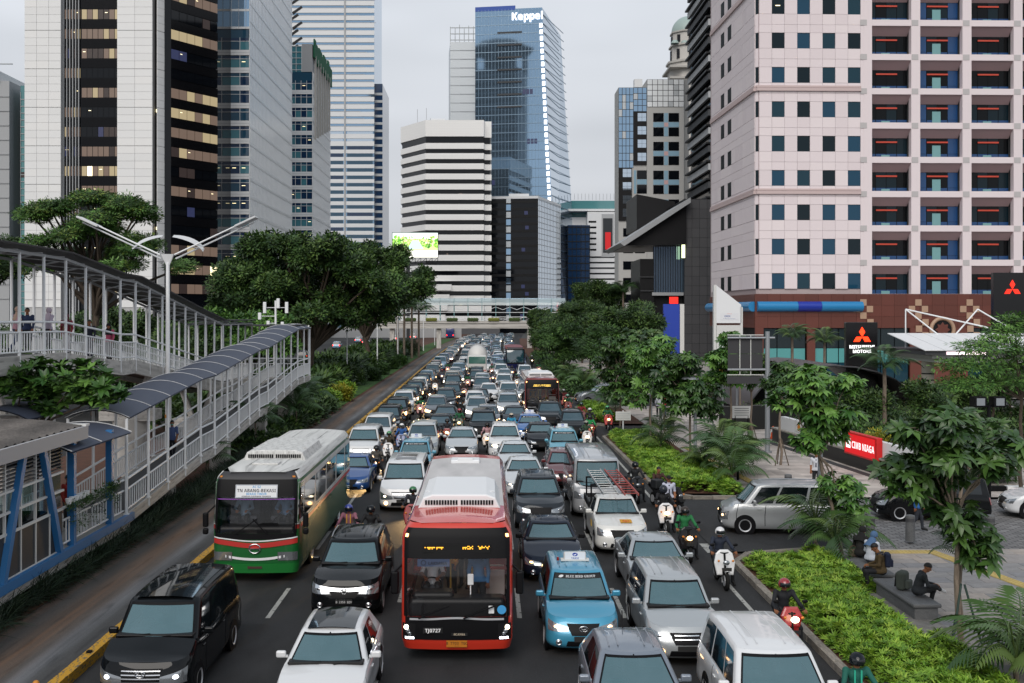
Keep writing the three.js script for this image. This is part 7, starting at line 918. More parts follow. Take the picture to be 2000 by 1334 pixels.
{ // green coach
  person('drive', { shirt: '#7d9cc0', pants: '#16181c' }, 'coach driver in light blue shirt behind the green coach windscreen', [-6.06, 1.2, -32.5]); person('drive', { shirt: '#8aa2b8', pants: '#16181c' }, 'conductor in pale shirt on the left seat of green coach', [-7.3, 1.2, -32.5]);
  const b = coach({ L: 11.8, W: 2.5, H: 3.2, w0: .4, w1: .76, open: 1, x: -6.68, d: 31, label: 'green and white coach with route board in its windscreen', paint: M2.green, roof: M2.dustywhite, ac: 1, stripe: mat([.45, .03, .025], .4), rake: .35 });
  const { g, B, h } = b, f = (v) => B(0, v)[2];
  const rb = part('route_board', quad(1.22, .38, 0, 0, 0), textMat(512, 160, '#d4d6d8', (c) => { c.fillStyle = '#3a8ac0'; c.font = 'bold 38px sans-serif'; c.fillText('AC 52', 256, 26); c.fillText('BEKASI TIMUR', 256, 112, 250); c.fillStyle = '#0c0c10'; c.font = 'bold 54px sans-serif'; c.fillText('TN ABANG-BEKASI', 256, 72, 490); c.font = 'bold 24px sans-serif'; c.fillText('KOMDAK-SUDIRMAN THAMRIN', 256, 142, 440); c.lineWidth = 4; c.strokeStyle = '#26466a'; c.strokeRect(6, 6, 500, 148); }), g); rb.position.set(.02, B(0, .82)[1], f(.82) + .05); rb.rotation.x = -.22;
  part('purple_strip', patch(B, -.185, .185, .735, .742, .012, 12, 1), mat([.25, .05, .4], .4), g); part('emblem', [new THREE.TorusGeometry(.13, .018, 6, 24).scale(1.25, 1, 1).translate(0, B(0, .25)[1], f(.25) + .02), box(.28, .03, .02, 0, B(0, .25)[1], f(.25) + .02)], M.chrome, g); part('lower_bumper', patch(B, -.24, .24, .0, .1, .02, 20, 3), paint('#1f7a35'), g);
}
const c1 = car, white = '#cfd0d1', silver = '#a2a7ab', grey = '#5b6066', black = '#0e1012', dark = '#23282e';
function plateText(t) { return textMat(256, 72, '#0a0a0b', (c) => { c.fillStyle = '#c4c4c4'; c.font = 'bold 46px monospace'; c.fillText(t, 128, 38, 244); }); }
const badge = (g, q, kind) => { const p = q.S(0, .73), m = kind === 'bars' ? [box(.02, .1, .02, -.04, 0, 0), box(.02, .1, .02, .04, 0, 0), box(.1, .02, .02), new THREE.TorusGeometry(.075, .01, 5, 16).scale(1.05, .9, 1)] : [new THREE.TorusGeometry(.08, .01, 6, 20).scale(1.2, .8, 1), new THREE.TorusGeometry(.045, .008, 6, 16).scale(.75, 1.2, 1), new THREE.TorusGeometry(.05, .008, 6, 16).scale(1.3, .6, 1).translate(0, .02, 0)]; part('emblem', merge(m).translate(p[0], p[1], p[2] + .03), M.chrome, g); };
const chromeGrille = (g, kind, v0 = .6, v1 = .86, n = 3, w = .1) => { const { S } = shells(kind); for (let k = 0; k < n; k++) { const v = lerp(v0, v1, (k + .5) / n); part('grille_bar', patch(S, -w, w, v - .014, v + .014, .014, 8, 1), M.chrome, g); } };
let c;
c = car('van', black, 'black van with glass roof beside the yellow separator, bottom left', -6.8, 21.1, { name: 'black_van', dark: 1, metal: .1, lit: 'led', tall: 1 }); chromeGrille(c, 'van', .45, .85, 4); badge(c, shells('van'), 'oval');
c = car('hatchback', white, 'white hatchback with black glass roof, bottom edge centre left', -3.12, 19.7, { dark: 1, metal: 0, sideglass: M.sideglass }); part('dash_paper', (() => { const { G } = shells('hatchback'); return patch(G, -.03, .06, .1, .2, .012, 3, 1); })(), M.white, c);
c = car('suv', black, 'black compact SUV with chrome grille, plate readable, left of red bus', -3.62, 27.3, { name: 'compact_suv', metal: .1, plate: plateText('B 2358 BZV'), railm: M.steel }); part('chrome_bar', patch(shells('suv').S, -.2, .2, .7, .8, .016, 16, 2, (a, b) => [a, b + .7 * (Math.abs(a - .5) * 2) ** 2]), M.chrome, c); badge(c, shells('suv'), 'bars');
const taxiSign = textMat(256, 112, '#dcdfe4', (c) => { c.fillStyle = '#1c3a9a'; c.beginPath(); c.ellipse(128, 32, 34, 26, 0, 0, 7); c.fill(); c.fillStyle = '#fff'; c.beginPath(); c.moveTo(104, 36); c.quadraticCurveTo(124, 38, 148, 16); c.quadraticCurveTo(140, 46, 118, 46); c.fill(); c.fillStyle = '#2a4a9a'; c.font = 'bold 36px sans-serif'; c.fillText('TAKSI', 128, 88); });
const taxiBand = textMat(512, 52, '#08090a', (c) => { c.fillStyle = '#cfd2d4'; c.font = 'bold 34px serif'; c.fillText('BLUE BIRD GROUP', 286, 28, 360); c.beginPath(); c.ellipse(76, 28, 26, 14, -.3, 0, 7); c.fill(); });
function taxi(colour, label, x, d, o = {}) {
  const kind = o.kind || 'minivan', g = car(kind, colour, label, x, d, { name: 'taxi', cat: 'taxi', metal: .3, lit: 1, ...o }), { G, k, Z, roof } = shells(kind), z = Z(k.rfz + .75), y = roof(z) + .04;
  const s = part('roof_sign', [rbox(.56, .2, .16, .05, 0, y + .12, z), box(.7, .04, .2, 0, y + .03, z)], M.offwhite, g); part('sign_face', quad(.5, .19, 0, y + .13, z + .083), taxiSign, s); part('beacon', cyl(.03, .035, .08, -.42, y + .05, z), M.tailoff, g);
  part('windshield_band', patch(G, -.185, .185, .77, .91, .012, 12, 2), taxiBand, g); badge(g, shells(kind), 'oval'); return g;
}
taxi('#3f93b3', 'light blue taxi with roof sign, right of the red bus', 2.2, 24.3, { lit: 'warm' });
car('hatchback', '#7d8590', 'grey hatchback with roof aerial, bottom edge right of centre', 2.75, 18.3, { metal: .4 }); { const g = scene.children.at(-1), q = shells('hatchback'), z = q.Z(q.k.rrz - .1); part('aerial', bar([0, q.roof(z), z], [0, q.roof(z) + .32, z - .12], .012), M.black, g); }
car('people_carrier', '#d6d7d8', 'large white people carrier, bottom right corner of the road', 5.25, 17.7, { metal: 0 });
c = car('minivan', '#a9adaf', 'silver minivan behind the white people carrier, lit headlights', 4.42, 23.6, { metal: .35, fog: 1 }); chromeGrille(c, 'minivan', .62, .84, 2, .08);
car('sedan', '#a4a9ac', 'silver sedan squeezed between pick-up and silver minivan', 4.75, 28.4, { metal: .35 });
{ // white pick-up carrying ladders
  const g = car('pickup', '#d2d2ce', 'white pick-up truck carrying ladders on its rack', 4.38, 34.5, { name: 'pickup_truck', cat: 'truck', metal: 0, plate: M.platered, roofribs: false }), q = shells('pickup'), Z = q.Z, al = mat([.5, .51, .5], .35, .7), rd = mat([.32, .06, .05], .5);
  part('cargo_bed', [box(1.46, .04, 1.8, 0, 1.055, Z(3.98)), ...[-1, 1].map((s) => box(.06, .22, 1.9, s * .78, 1.12, Z(3.98)))], M.trim, g); part('rack', [[-.72, 3.05], [.72, 3.05], [-.72, 4.8], [.72, 4.8]].map(([x, z]) => bar([x, 1, Z(z)], [x, 1.82, Z(z)], .03)).concat([bar([-.75, 1.82, Z(3.05)], [.75, 1.82, Z(3.05)], .03), bar([-.75, 1.82, Z(4.8)], [.75, 1.82, Z(4.8)], .03)]), M.black, g);
  const ladder = (x, z0, z1, w, m, y, label, dx) => { const l = thing('ladder', label, 'ladder', [4.38 + x, y, -34.5 - q.k.L / 2], 0, 'ladders on the pick-up'), A = Z(z0), B = Z(z1); for (const s of [-1, 1]) part('side_rail', beam([s * w, 0, A], [s * w + dx, .12, B], .035, .07), m, l); for (let k = 0; k < 11; k++) { const t = (k + .5) / 11; part('rung', bar([-w + dx * t, .12 * t, lerp(A, B, t)], [w + dx * t, .12 * t, lerp(A, B, t)], .016, .016, 6), m, l); } };
  ladder(-.3, .75, 5.4, .24, al, 1.88, 'aluminium ladder lying on the pick-up rack', -.1); ladder(.36, .55, 5.3, .22, rd, 1.89, 'red and silver ladder lying on the pick-up rack', -.15);
  part('hood_sticker', patch((u, v) => { const z = lerp(Z(.75), Z(.45), 0) + (1 - v) * .34, x = u * 1; return [x, q.deck(z) + .046, z]; }, -.02, .36, 0, 1, .004, 3, 3), textMat(128, 64, '#c89018', (c) => { c.fillStyle = '#b02818'; c.font = 'bold 48px sans-serif'; c.fillText('dps', 64, 30); }), g); part('door_sticker', box(.01, .2, .3, -.85, .75, Z(1.75)), mat([.6, .36, .03], .5), g);
}
c = car('minibus', '#9b9da0', 'tall grey minibus behind the pick-up truck', 4.25, 40.8, { cat: 'van', metal: .2, plate: M.plate });
car('hatchback', '#5c1a1c', 'dark red car half hidden behind the grey minibus', 3.55, 47.6, { metal: .2, lit: 'warm' });
car('sedan', '#1b2230', 'dark navy sedan between taxi and red bus, one headlight lit', 1.95, 31, { metal: .3, lit: 'warm', mirror: M.black });
car('suv', '#2b3036', 'dark grey SUV behind the navy sedan', 1.95, 38.4, { metal: .3 });
car('sedan', '#c3c6c8', 'white sedan behind the dark grey SUV', 1.65, 45.2, { metal: .1, lit: 1 }); car('sedan', '#bfc2c4', 'white sedan second behind the dark grey SUV', 1.4, 51, { metal: .1 });
car('suv', '#d0d0d0', 'white SUV with red-black badge behind two white sedans', 1.0, 57.1, { metal: 0, lit: 'warm' });
c = car('van', '#d4d5d6', 'white luxury van with twin sunroofs left of red bus rear', -3.3, 42, { name: 'white_van', metal: 0, lit: 1, fog: 1, tall: 1 }); chromeGrille(c, 'van', .48, .82, 5, .1); { const q = shells('van'); for (const z of [1.95, 2.75]) { const zz = q.Z(z); part('sunroof', quads([[-.42, q.roof(zz) + .055, zz], [.42, q.roof(zz) + .055, zz], [-.42, q.roof(zz - .5) + .062, zz - .5], [.42, q.roof(zz - .5) + .062, zz - .5]], 2, 2), M.sideglass, c); } }
car('sedan', '#164a8a', 'bright blue sedan half hidden by the green coach', -5.95, 46.2, { metal: .3 });
c = car('people_carrier', '#d0d1d1', 'white people carrier with dark grille behind the blue sedan', -6.5, 55.4, { metal: 0, lit: 1, fog: 1, grille: M.black }); chromeGrille(c, 'people_carrier', .6, .84, 3, .1); spotAt(-5.9, .7, -55.2, 45); spotAt(-7, .7, -55.2, 40);
car('people_carrier', '#cfd0d0', 'white people carrier second behind the green coach', -6.45, 62.2, { metal: 0, far: 1 });
taxi('#5b9db5', 'pale blue taxi directly behind the white luxury van', -3.45, 50.6, {});
car('people_carrier', '#b4b7b6', 'silver people carrier behind the pale blue taxi', -3.5, 57.6, { metal: .3, far: 1 });
car('sedan', '#b9bcbe', 'silver sedan straight behind the red bus', -1.35, 57.6, { metal: .3 });
taxi('#5fa3b8', 'pale blue taxi behind the dark red car', 4.1, 55.4, { lit: 1 }); taxi('#1f62a8', 'royal blue taxi beside the black sedan', 2.75, 65.6, { kind: 'sedan' });
car('sedan', '#14171c', 'black sedan between the two blue taxis', 3.15, 60.3, { metal: .2 });
car('minivan', '#15171b', 'black minivan behind the right-hand pale blue taxi', 5.45, 66.6, { metal: .2, far: 1 }); car('suv', '#24292d', 'dark SUV in front of the second red bus', 4.35, 72.3, { metal: .2, far: 1 });
spotAt(-5.75, .75, -75.2, 60); spotAt(-5.7, .75, -88.2, 70); spotAt(-5.7, .75, -94.8, 70); spotAt(-2.6, .7, -41.8, 40);
// side road and plaza cars
{ const g = car('microbus', '#a5a8aa', 'silver microbus turning out of the driveway', 0, 0, { name: 'microbus', cat: 'van', metal: .35, lit: 'warm', tall: 1, grille: M.black }); g.position.set(10.45, .026, -38.5); g.rotation.y = -PI / 2 - .1; }
{ const g = car('minivan', black, 'black minivan waiting side-on behind the bollards', 0, 0, { metal: .2 }); g.position.set(16.8, .03, -40.9); g.rotation.y = -PI / 2 - .06; }
{ const g = car('hatchback', '#c6c8ca', 'white car just entering at right picture edge', 0, 0, { metal: 0 }); g.position.set(21.9, .03, -41.2); g.rotation.y = -PI / 2 - .2; }
{ const g = car('suv', '#6b7076', 'grey SUV nosing out of the side street', 0, 0, { metal: .4, plate: mat([.6, .2, .03], .5) }); g.position.set(9.9, .02, -92.4); g.rotation.y = -PI / 2 + .15; }
// second red bus, coach, tanker
{ const plate = M.plate; cityBus({ L: 12, W: 2.5, H: 3.1, w0: .27, w1: .73, open: 1, x: 4.05, d: 78, name: 'city_bus', label: 'darker red city bus with amber display, second bus in kerb lane', paint: M2.darkred, led: led2, plate }); for (const [i, x, z, cc] of [[0, -.6, 1.6, '#8a6a3a'], [1, .3, 1.8, '#a04a20'], [2, .6, 2.6, '#403028'], [3, 0, 3.1, '#7a7a70'], [4, -.3, 4, '#602020']]) person('stand', { shirt: cc }, ['driver standing figure in the second red bus', 'passenger in rust shirt in the second red bus', 'passenger in dark brown in the second red bus', 'passenger in grey in the second red bus', 'passenger in maroon in the second red bus'][i], [4.05 + x, 0.685, -78 - z]); }
coach({ L: 11.8, W: 2.5, H: 3.4, w0: .36, w1: .88, x: 3.75, d: 140, name: 'coach', label: 'dark red coach with blue front far up the kerb lane', paint: paint('#1d2148'), roof: mat([.2, .03, .035], .5), upper: mat([.1, .012, .018], .4) });
{ const g = coach({ L: 11.5, W: 2.5, H: 3.5, w0: .36, w1: .86, x: -11.5, d: 345, name: 'coach', label: 'blue bus driving away near the far footbridge', paint: paint('#13246e'), roof: M.white, upper: M.trim, ry: PI }).g; g.position.z = -345; part('taillight', [-1, 1].map((s) => box(.3, .3, .1, s * 1, .9, -5.8)), M.tail, g); }
{ const g = thing('tanker_truck', 'white tanker truck with rounded tank end above its cab', 'truck', [-1.1, 0, -127.5]); const wm = mat([.58, .57, .55], .5);
  part('cab', rbox(2.3, 2.1, 1.9, .22, 0, 1.75, -1), wm, g); part('windscreen', rbox(2.0, .85, .06, .03, 0, 2.25, -.04), mat([.06, .16, .13], .06, 0, { ior: 2 }), g); part('grille', box(1.5, .3, .04, 0, 1.35, -.03), M.black, g); part('bumper', rbox(2.4, .5, .3, .08, 0, .75, -.05), mat([.5, .42, .4], .5), g);
  for (const s of [-1, 1]) { part('headlight', rbox(.35, .2, .05, .03, s * .9, 1.0, -.0), mat([.4, .05, .04], .3), g); part('mirror', [rbox(.16, .5, .1, .04, s * 1.4, 2.2, -.3), bar([s * 1.1, 2.5, -.3], [s * 1.4, 2.4, -.3], .02)], M.black, g); for (const z of [-1.4, -6.6, -7.9]) { const w = part('wheel', tyreG(.5, .28), M.rubber, g); w.position.set(s * 1, .5, z); } }
  part('tank', [new THREE.CapsuleGeometry(1.2, 5.8, 8, 28).rotateX(PI / 2).scale(.98, 1.15, 1).translate(0, 2.55, -6)], wm, g); part('chassis', box(1.2, .3, 9, 0, .95, -5), M.black, g); part('tank_band', [-3.5, -5.5, -7.5, -9].map((z) => new THREE.TorusGeometry(1.2, .03, 5, 32).scale(.99, 1.16, 1).translate(0, 2.55, z)), BM.grey, g); }
// queue: nearer cars as in the photograph, then the jam back to the far bridge
const lanesTxt = ['lane beside the yellow separator', 'second lane from the separator', 'middle lane', 'fourth lane, left of the kerb lane', 'kerb lane']; const ordn = (n) => n + (n % 10 === 1 && n % 100 !== 11 ? 'st' : n % 10 === 2 && n % 100 !== 12 ? 'nd' : n % 10 === 3 && n % 100 !== 13 ? 'rd' : 'th');
const colName = { '#cfd0d1': 'white', '#a2a7ab': 'silver', '#5b6066': 'grey', '#0e1012': 'black', '#23282e': 'charcoal', '#6d8ea6': 'pale blue', '#35507c': 'blue', '#5a1c1e': 'maroon', '#8f8c80': 'beige' };
const W_ = white, S_ = silver, G_ = grey, B_ = black, D_ = dark, L_ = '#6d8ea6', U_ = '#35507c', R_ = '#5a1c1e', E_ = '#8f8c80';
const kindTxt = { minivan: 'minivan', people_carrier: 'people carrier', suv: 'SUV', sedan: 'sedan', hatchback: 'hatchback', van: 'van' };
const queue = [
  { x: -6.45, n: 6, list: [[69, 'suv', B_, 0], [75.4, 'suv', B_, 'warm'], [82, 'people_carrier', W_, 0], [88.4, 'suv', D_, 'warm'], [95, 'suv', D_, 'warm'], [101.6, 'minivan', W_, 0], [108, 'minivan', D_, 0], [114.4, 'minivan', L_, 0], [120.6, 'sedan', D_, 'warm'], [126.6, 'suv', G_, 0]] },
  { x: -3.3, n: 8, list: [[65.5, 'sedan', B_, 'warm', .4], [72, 'sedan', B_, 0, .5], [78.4, 'minivan', G_, 'warm', -.4], [85, 'suv', D_, 0], [91.4, 'suv', D_, 'warm', .3], [98, 'sedan', D_, 'warm'], [104.4, 'suv', B_, 0], [110.8, 'people_carrier', E_, 1, -.3], [117.2, 'sedan', G_, 1]] },
  { x: -.4, n: 3, list: [[65.4, 'people_carrier', B_, 0, .2], [71.8, 'hatchback', G_, 'warm', .5], [77.6, 'minivan', S_, 1, -.3], [83.2, 'minivan', W_, 0, -.5], [89, 'sedan', D_, 0, -.2], [95, 'hatchback', W_, 0, .6], [100.8, 'suv', G_, 0], [107, 'people_carrier', S_, 0], [113.6, 'suv', D_, 0, -.6], [119.8, 'suv', B_, 0, -.7]] },
  { x: 1.75, n: 8, list: [[71.6, 'sedan', D_, 1, .2], [80, 'people_carrier', S_, 1, -.1], [86.6, 'sedan', D_, 'warm', .1], [93, 'people_carrier', W_, 1, .2], [99.6, 'sedan', S_, 1], [106, 'people_carrier', W_, 0]] },
  { x: 4.5, n: 10, list: [[92, 'people_carrier', S_, 1, -1], [99, 'sedan', L_, 1, -.6], [105.4, 'minivan', S_, 1, -.5], [112, 'sedan', W_, 0, -.6], [118.4, 'hatchback', G_, 1, 0], [124.6, 'people_carrier', W_, 1, 0], [131.4, 'sedan', D_, 0]] },
];
{ const r = rngs(700), kinds = ['minivan', 'minivan', 'people_carrier', 'suv', 'suv', 'sedan', 'hatchback', 'sedan', 'van'], cols = [W_, W_, S_, S_, G_, B_, D_, D_, L_, U_, R_, E_, D_];
  queue.forEach((L, li) => {
    let n = L.n; const add = (d, kind, col, lit, dx) => { n++; car(kind, col, `${colName[col]} ${kindTxt[kind]}, ${ordn(n)} vehicle back in the ${lanesTxt[li]}`, L.x + (dx || 0) + bend(d), d, { metal: col === W_ ? 0 : .25, lit, far: d < 98 ? 1 : 2, group: 'cars queuing in the jam' }); };
    for (const [d, k, col, lit, dx] of L.list) add(d, k, col, lit, dx);
    let d = L.list.at(-1)[0] + 6.6; while (d < 335) { if ((li === 2 && d > 121 && d < 139) || (li === 4 && d > 133 && d < 153)) { d += 3; continue; } const k = kinds[Math.floor(r() * kinds.length)]; add(d, k, cols[Math.floor(r() * cols.length)], r() < .3 ? (r() < .5 ? 1 : 'warm') : 0, (r() - .5) * .8); d += KIND[k].L + 1.2 + r() * 1.8 + d * .004; }
  }); }
// opposite carriageway, driving away
{ const O = [[-25.5, 150, 'suv', B_], [-29, 88, 'sedan', S_], [-33, 120, 'minivan', W_], [-27, 100, 'hatchback', R_], [-30, 175, 'minivan', D_], [-27, 215, 'sedan', W_], [-33, 236, 'minivan', L_], [-29.5, 262, 'sedan', S_], [-34, 284, 'minivan', L_], [-26, 300, 'people_carrier', W_], [-22, 322, 'people_carrier', W_], [-31, 62, 'sedan', W_]];
  O.forEach(([x, d, k, col], i) => { const g = car(k, col, `${colName[col]} ${kindTxt[k]} driving away on the far left road, ${ordn(i + 1)} seen there`, x, d, { tail: 1, metal: .2, group: 'cars on the opposite road' }); g.rotation.y = PI; }); }
// ---------- motorcycles and their riders ----------
function ride(style, col, x, d, what, who, rider, o = {}) { motorcycle(style, col, what, x, d, { group: 'motorcycles in the jam', ...o }); const p = [x, 0, -d], ry = o.ry || 0; person(rider.pose || 'foot', rider, who, p, ry, 'motorcycle riders'); if (o.pillion) { const c = Math.cos(ry), s = Math.sin(ry); person('pillion', o.pillion, o.pillion.label, [x - s * .5, 0, -d - c * .5], ry); } }
ride('scooter', '#8a2a2a', -4.45, 34.6, 'maroon scooter behind the black compact SUV', 'rider in striped sleeves, yellow vest and blue helmet', { shirt: '#8a5a6a', vest: '#d0a020', helmet: '#23368a' }, { lit: 0 }); ride('scooter', '#202020', -3.72, 34.4, 'black scooter behind the compact SUV roof', 'rider in black jacket and black open helmet', { shirt: '#101216', helmet: '#14171a' }, { lit: 0 });
ride('sport', '#18181a', -5.15, 50.2, 'black motorcycle with lit lamp right of the blue sedan', 'rider in open grey jacket on black motorcycle, dark helmet', { shirt: '#4a4640', helmet: '#141414', pants: '#15151a' }, { lit: 'warm' }); spotAt(-5.15, .85, -49.3, 55);
ride('scooter', '#c8c8c8', -5.1, 56.2, 'white scooter behind the black lit motorcycle', 'rider in dark jacket with green helmet on white scooter', { shirt: '#3a3226', helmet: '#1f7a36' }, { lit: 0 }); ride('scooter', '#2a4a8a', -4.75, 60.2, 'blue scooter beside the silver people carrier', 'rider in blue shirt with white helmet', { shirt: '#2a5a9a', helmet: '#d8d8d8' }, { lit: 0 }); ride('scooter', '#1c1c1e', -4.95, 64.4, 'dark scooter behind the blue scooter', 'rider in black with dark blue helmet', { shirt: '#14161a', helmet: '#20283a' }, { lit: 0 });
ride('scooter', '#8a1c1c', -2.62, 38.2, 'red scooter squeezed beside the red bus', 'rider with green helmet hidden by the red bus side', { shirt: '#20242c', helmet: '#1f6a36' }, { lit: 0 });
ride('scooter', '#b8b0a8', .05, 60.8, 'pale scooter in front of the white SUV, lamp lit', 'rider in pink shirt and dark helmet beside white SUV', { shirt: '#b08a8e', helmet: '#1a1412' }, { lit: 'warm' });
ride('sport', '#7a2020', -2.3, 63, 'red motorcycle left of the silver sedan', 'rider in dark jacket on red motorcycle left of silver sedan', { shirt: '#22242a', helmet: '#2a2a2a' }, { lit: 'warm' }); ride('scooter', '#1e3a2a', -1.75, 69.6, 'green scooter in the gap left of black people carrier', 'rider in green jacket with red helmet', { shirt: '#1d5a38', helmet: '#a01c1c' }, { lit: 'warm' }); ride('sport', '#222', -2.0, 83, 'dark motorcycle in the centre gap', 'rider in dark clothes in the centre gap', { shirt: '#1a1c1e', helmet: '#20342a' }, { lit: 0 }); ride('scooter', '#6a1c1c', -2.0, 97, 'red scooter with bright lamp farther up the centre gap', 'rider in brown farther up the centre gap', { shirt: '#3a2a24', helmet: '#b8b0a8' }, { lit: 'warm' });
ride('scooter', '#303438', 1.55, 66.4, 'scooter between white SUV and royal blue taxi', 'rider in turquoise shirt with beige cap-like helmet', { shirt: '#2a86a8', helmet: '#b8a890' }, { lit: 0 });
ride('scooter', '#d2d2d4', 6.35, 38.4, 'white scooter with lit lamp right of the pick-up', 'rider in black jacket and visor on the white scooter beside pick-up', { shirt: '#141418', helmet: '#2c3038', full: 1 }, { lit: 'warm' }); person('stand', { shirt: '#b4b8c8', short: 1, cap: '#101010', tie: '#14182a', pants: '#14161c' }, 'guard in white uniform shirt and black cap standing behind scooter', [6.85, 0, -40.4]);
ride('scooter', '#1a1a1c', 6.35, 34.2, 'black scooter carrying a rider in green jacket', 'rider in green ride-hailing jacket and dark helmet', { shirt: '#1d6a3a', helmet: '#3a3430' }, { lit: 'warm', second: '#1c4a30' });
ride('scooter', '#d6d6d6', 6.75, 30.9, 'white scooter by the kerb, plate on its front', 'rider in navy jacket and white helmet by the kerb', { shirt: '#1c2434', helmet: '#d4d4d4', pants: '#16181c' }, { lit: 0 });
ride('sport', '#9a1c20', 6.95, 24.9, 'red motorcycle with bright round headlight by the kerb', 'rider in black jacket and red-white helmet by the kerb', { shirt: '#101218', helmet: '#8a2024' }, { lit: 1, ry: .0 });
ride('scooter', '#143a30', 6.75, 19.4, 'dark scooter mostly below the picture edge', 'rider in black and turquoise jacket, dark helmet, bottom edge', { shirt: '#12564a', vest: '#2aa88a', helmet: '#14181e' }, { lit: 0 });
ride('scooter', '#26282c', 6.2, 44.6, 'dark scooter behind the pick-up rack', 'rider in black helmet behind the ladders', { shirt: '#16181c', helmet: '#16181c' }, { lit: 0 }); ride('sport', '#20242a', 7.0, 43.2, 'dark motorcycle parked at the bed corner', 'man in brown jacket sitting on the parked motorcycle', { shirt: '#3a2018', pose: 'foot' }, { lit: 0, ry: .3 }); motorcycle('scooter', '#15171a', 'black scooter with green helmet, parked by the second bed', 7.15, 41.9, { lit: 0, ry: .5, box: '#17191c' }); single('helmet', HG.helmet.clone(), paint('#2f9a62'), 'loose green helmet resting on the parked scooter', 'helmet', [7.0, .98, -42.2]);
ride('scooter', '#a02a28', 8.1, 71.8, 'red and white scooter with lamp lit at the side exit', 'rider in green jacket with light green helmet at side exit', { shirt: '#1c5a38', helmet: '#3a9a60' }, { lit: 'warm' }); ride('sport', '#7a1c20', 6.3, 65.2, 'red motorcycle behind right-hand taxi', 'rider in bright green jacket behind right-hand taxi', { shirt: '#1f8a4a', helmet: '#222' }, { lit: 'warm' }); ride('scooter', '#c0c0c0', 5.75, 61.8, 'white scooter beside right-hand taxi', 'rider in camouflage green beside right-hand taxi', { shirt: '#2c4432', helmet: '#8a8a78' }, { lit: 1 }); ride('scooter', '#2a2c30', 6.75, 70, 'scooter with blue-white lamp by black minivan', 'rider in black with white helmet by black minivan', { shirt: '#1a1c20', helmet: '#d0d0d0' }, { lit: 'led' }); ride('scooter', '#6a2020', 6.6, 74.5, 'dark red scooter beside the second red bus', 'rider in red and white jacket beside second red bus', { shirt: '#7a2024', helmet: '#1d4a3a' }, { lit: 0 }); ride('scooter', '#8a2018', 6.2, 82, 'scooter behind the second red bus front corner', 'rider in green with pale helmet right of second red bus', { shirt: '#1a5034', helmet: '#7ab09a' }, { lit: 0 }); ride('scooter', '#903028', 6.3, 87.5, 'scooter along the right side of the second red bus', 'rider in dark red jacket along second red bus', { shirt: '#602024', helmet: '#9a9a9a' }, { lit: 'warm' });
{ const r = rngs(820), hc = ['#1f6a3a', '#222', '#8a8a8a', '#a02020', '#20305a'], G = [[-4.9, 80], [-4.8, 92], [-4.95, 104], [-4.9, 119], [-1.9, 110], [-1.95, 124], [.75, 100], [.7, 116], [.65, 132], [3.1, 96], [3.1, 110], [3.05, 127], [-4.9, 136], [-1.9, 148], [6.4, 104], [6.5, 118], [6.6, 136], [6.7, 158], [3.1, 158], [.7, 165]]; G.forEach(([x, d], i) => ride(i % 2 ? 'sport' : 'scooter', ['#7a1c1c', '#1c1c1e', '#b8b8b8', '#20305a'][i % 4], x, d, `${['red', 'black', 'white', 'blue'][i % 4]} motorcycle far up a lane gap, ${ordn(i + 1)} of the distant ones`, `distant rider in ${['green', 'black', 'brown', 'grey'][i % 4]} jacket, ${ordn(i + 1)} up the lane gaps`, { shirt: ['#1d5a38', '#15171a', '#3a2a20', '#4a4c50'][i % 4], helmet: hc[i % 5], pose: 'ride' }, { lit: r() < .75 ? 'warm' : 1, far: 1, group: 'distant motorcycles' })); }
// ---------- pedestrians ----------
const PB = 'people on the footbridge';
person('walk', { shirt: '#b88a96', pants: '#2a3a5a', hijab: '#b89a88' }, 'woman in pink top and beige headscarf, leftmost on footbridge', [-17, 6.36, -38.9], 2.4, PB); person('walk', { shirt: '#1c2a4a', pants: '#15181e' }, 'man in dark blue shirt second on footbridge', [-17.2, 6.33, -40.3], .3, PB); person('walk', { shirt: '#b0a4b4', pants: '#201c2a', hijab: '#b8a8b4' }, 'woman in lilac dress and headscarf third on footbridge', [-16.8, 6.33, -41.2], 2.8, PB); person('walk', { shirt: '#7a2030', pants: '#b0acb0', hijab: '#5a2030' }, 'woman in red top and white skirt on footbridge slope', [-16.9, 6.1, -43.3], .2, PB); person('walk', { shirt: '#14182a', pants: '#1a2036' }, 'man in black shirt carrying red bag on footbridge slope', [-16.9, 5.85, -45.8], .2, PB); person('walk', { shirt: '#b04a68', pants: '#1a1418', hijab: '#101014' }, 'woman in bright pink top lowest on footbridge slope', [-17, 5.66, -48.4], .2, PB);
person('walk', { shirt: '#4a5a84', short: 1, pants: '#141620', mask: '#4a9a90' }, 'woman in blue checked shirt and green mask on ramp', [-13.2, 1.63, -45.2], .1); person('stand', { shirt: '#8a2014', pants: '#1a1a1a' }, 'person in red waiting at the shelter railing', [-13.4, .93, -34.4], 1.2); person('stand', { shirt: '#b84a20', pants: '#202020' }, 'person in orange waiting inside the shelter', [-13.2, .93, -28.2], 1.5);
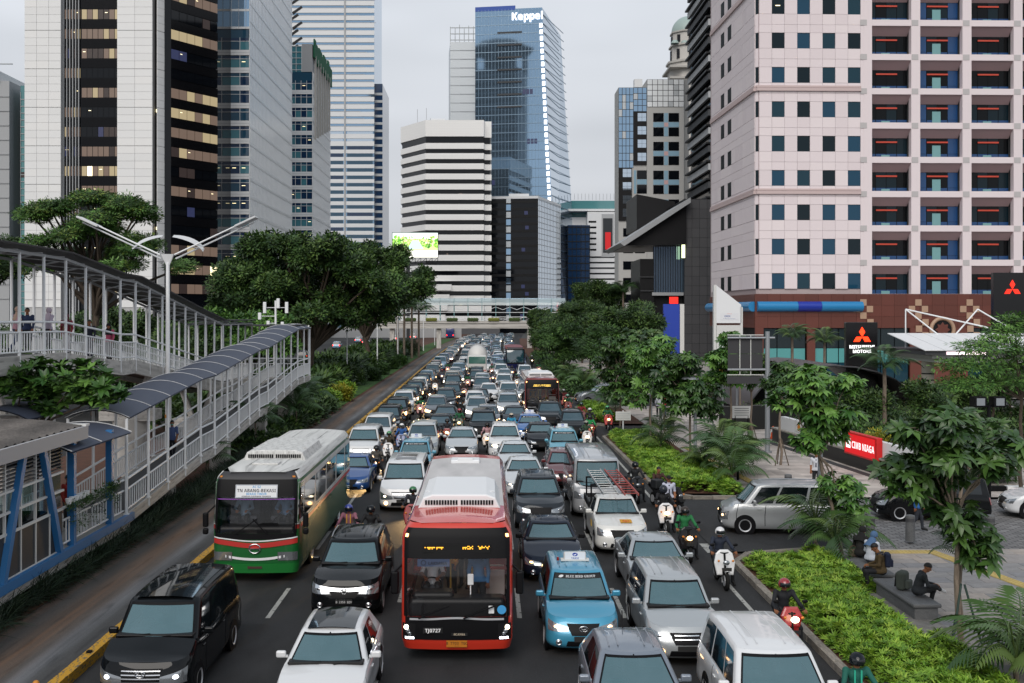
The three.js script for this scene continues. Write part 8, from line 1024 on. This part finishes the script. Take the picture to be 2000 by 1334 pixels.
person('sit', { shirt: '#14120f', pants: '#15151a', hijab: '#0e0d0c' }, 'woman in black with handbag at far end of bench', [11.1, .17, -31.95], 2.4); person('sit', { shirt: '#b8bcc4', pants: '#30343c', hijab: '#4a6688' }, 'woman in blue headscarf on the far bench', [11.15, .17, -31.25], 2.2); person('sit', { shirt: '#4a3a1e', pants: '#121318', pack: '#1a2238' }, 'man in olive jacket with navy backpack on bench', [10.95, .17, -29.75], -1.75); person('cross', { shirt: '#1e2226', pants: '#101114', shoes: '#c0c0c0' }, 'young man in dark hoodie looking at phone on bench', [11.05, .17, -27.6], 1.45);
{ const g = thing('backpack', 'large grey-green backpack standing on the near bench', 'backpack', [10.95, .53, -28.3], .8); part('bag', rbox(.36, .5, .26, .09, 0, .25, 0), mat([.05, .06, .05], .9), g); part('pocket', rbox(.28, .24, .12, .05, 0, .17, .17), mat([.06, .07, .06], .9), g); part('strap', [-1, 1].map((s) => bar([s * .1, .44, -.12], [s * .12, .08, -.15], .02)), M.black, g); }
{ const g = thing('handbag', 'patterned handbag on the far bench end', 'handbag', [10.95, .53, -32.1]); part('bag', rbox(.3, .24, .14, .06, 0, .12, 0), mat([.12, .08, .06], .8), g); part('handle', new THREE.TorusGeometry(.1, .012, 6, 14, PI).translate(0, .23, 0), mat([.1, .06, .04], .8), g); }
person('stand', { shirt: '#c0c2c8', short: 1, pants: '#14161c', tie: '#1a2036' }, 'guard in white shirt and dark tie behind the microbus', [14.3, .11, -46.6], -.4); person('walk', { shirt: '#1f5a9a', pants: '#2a2e36' }, 'person in blue walking in front of black minivan', [15.35, .03, -38.3], 1.4);
person('walk', { shirt: '#c4c6ca', pants: '#20222a' }, 'person in white walking on the far plaza', [12.7, .11, -86.2], 3.0); person('walk', { shirt: '#b01c1c', short: 1, pants: '#3a4660' }, 'person in red shirt walking away on plaza', [13.2, .11, -80], 3.1); person('walk', { shirt: '#b8bcc4', pants: '#15171c', pack: '#b0b4b8' }, 'person in white with backpack beside the red shirt', [12.7, .11, -79.2], 3.1); person('stand', { shirt: '#1a1c24', pants: '#15161a' }, 'person in dark clothes by the far plaza trees', [11.5, .11, -103], 2); person('stand', { shirt: '#1c3a7a', pants: '#1a2a5a' }, 'person in blue overalls by the far plaza trees', [13.4, .11, -104], 2);
renderer.render(scene, camera);
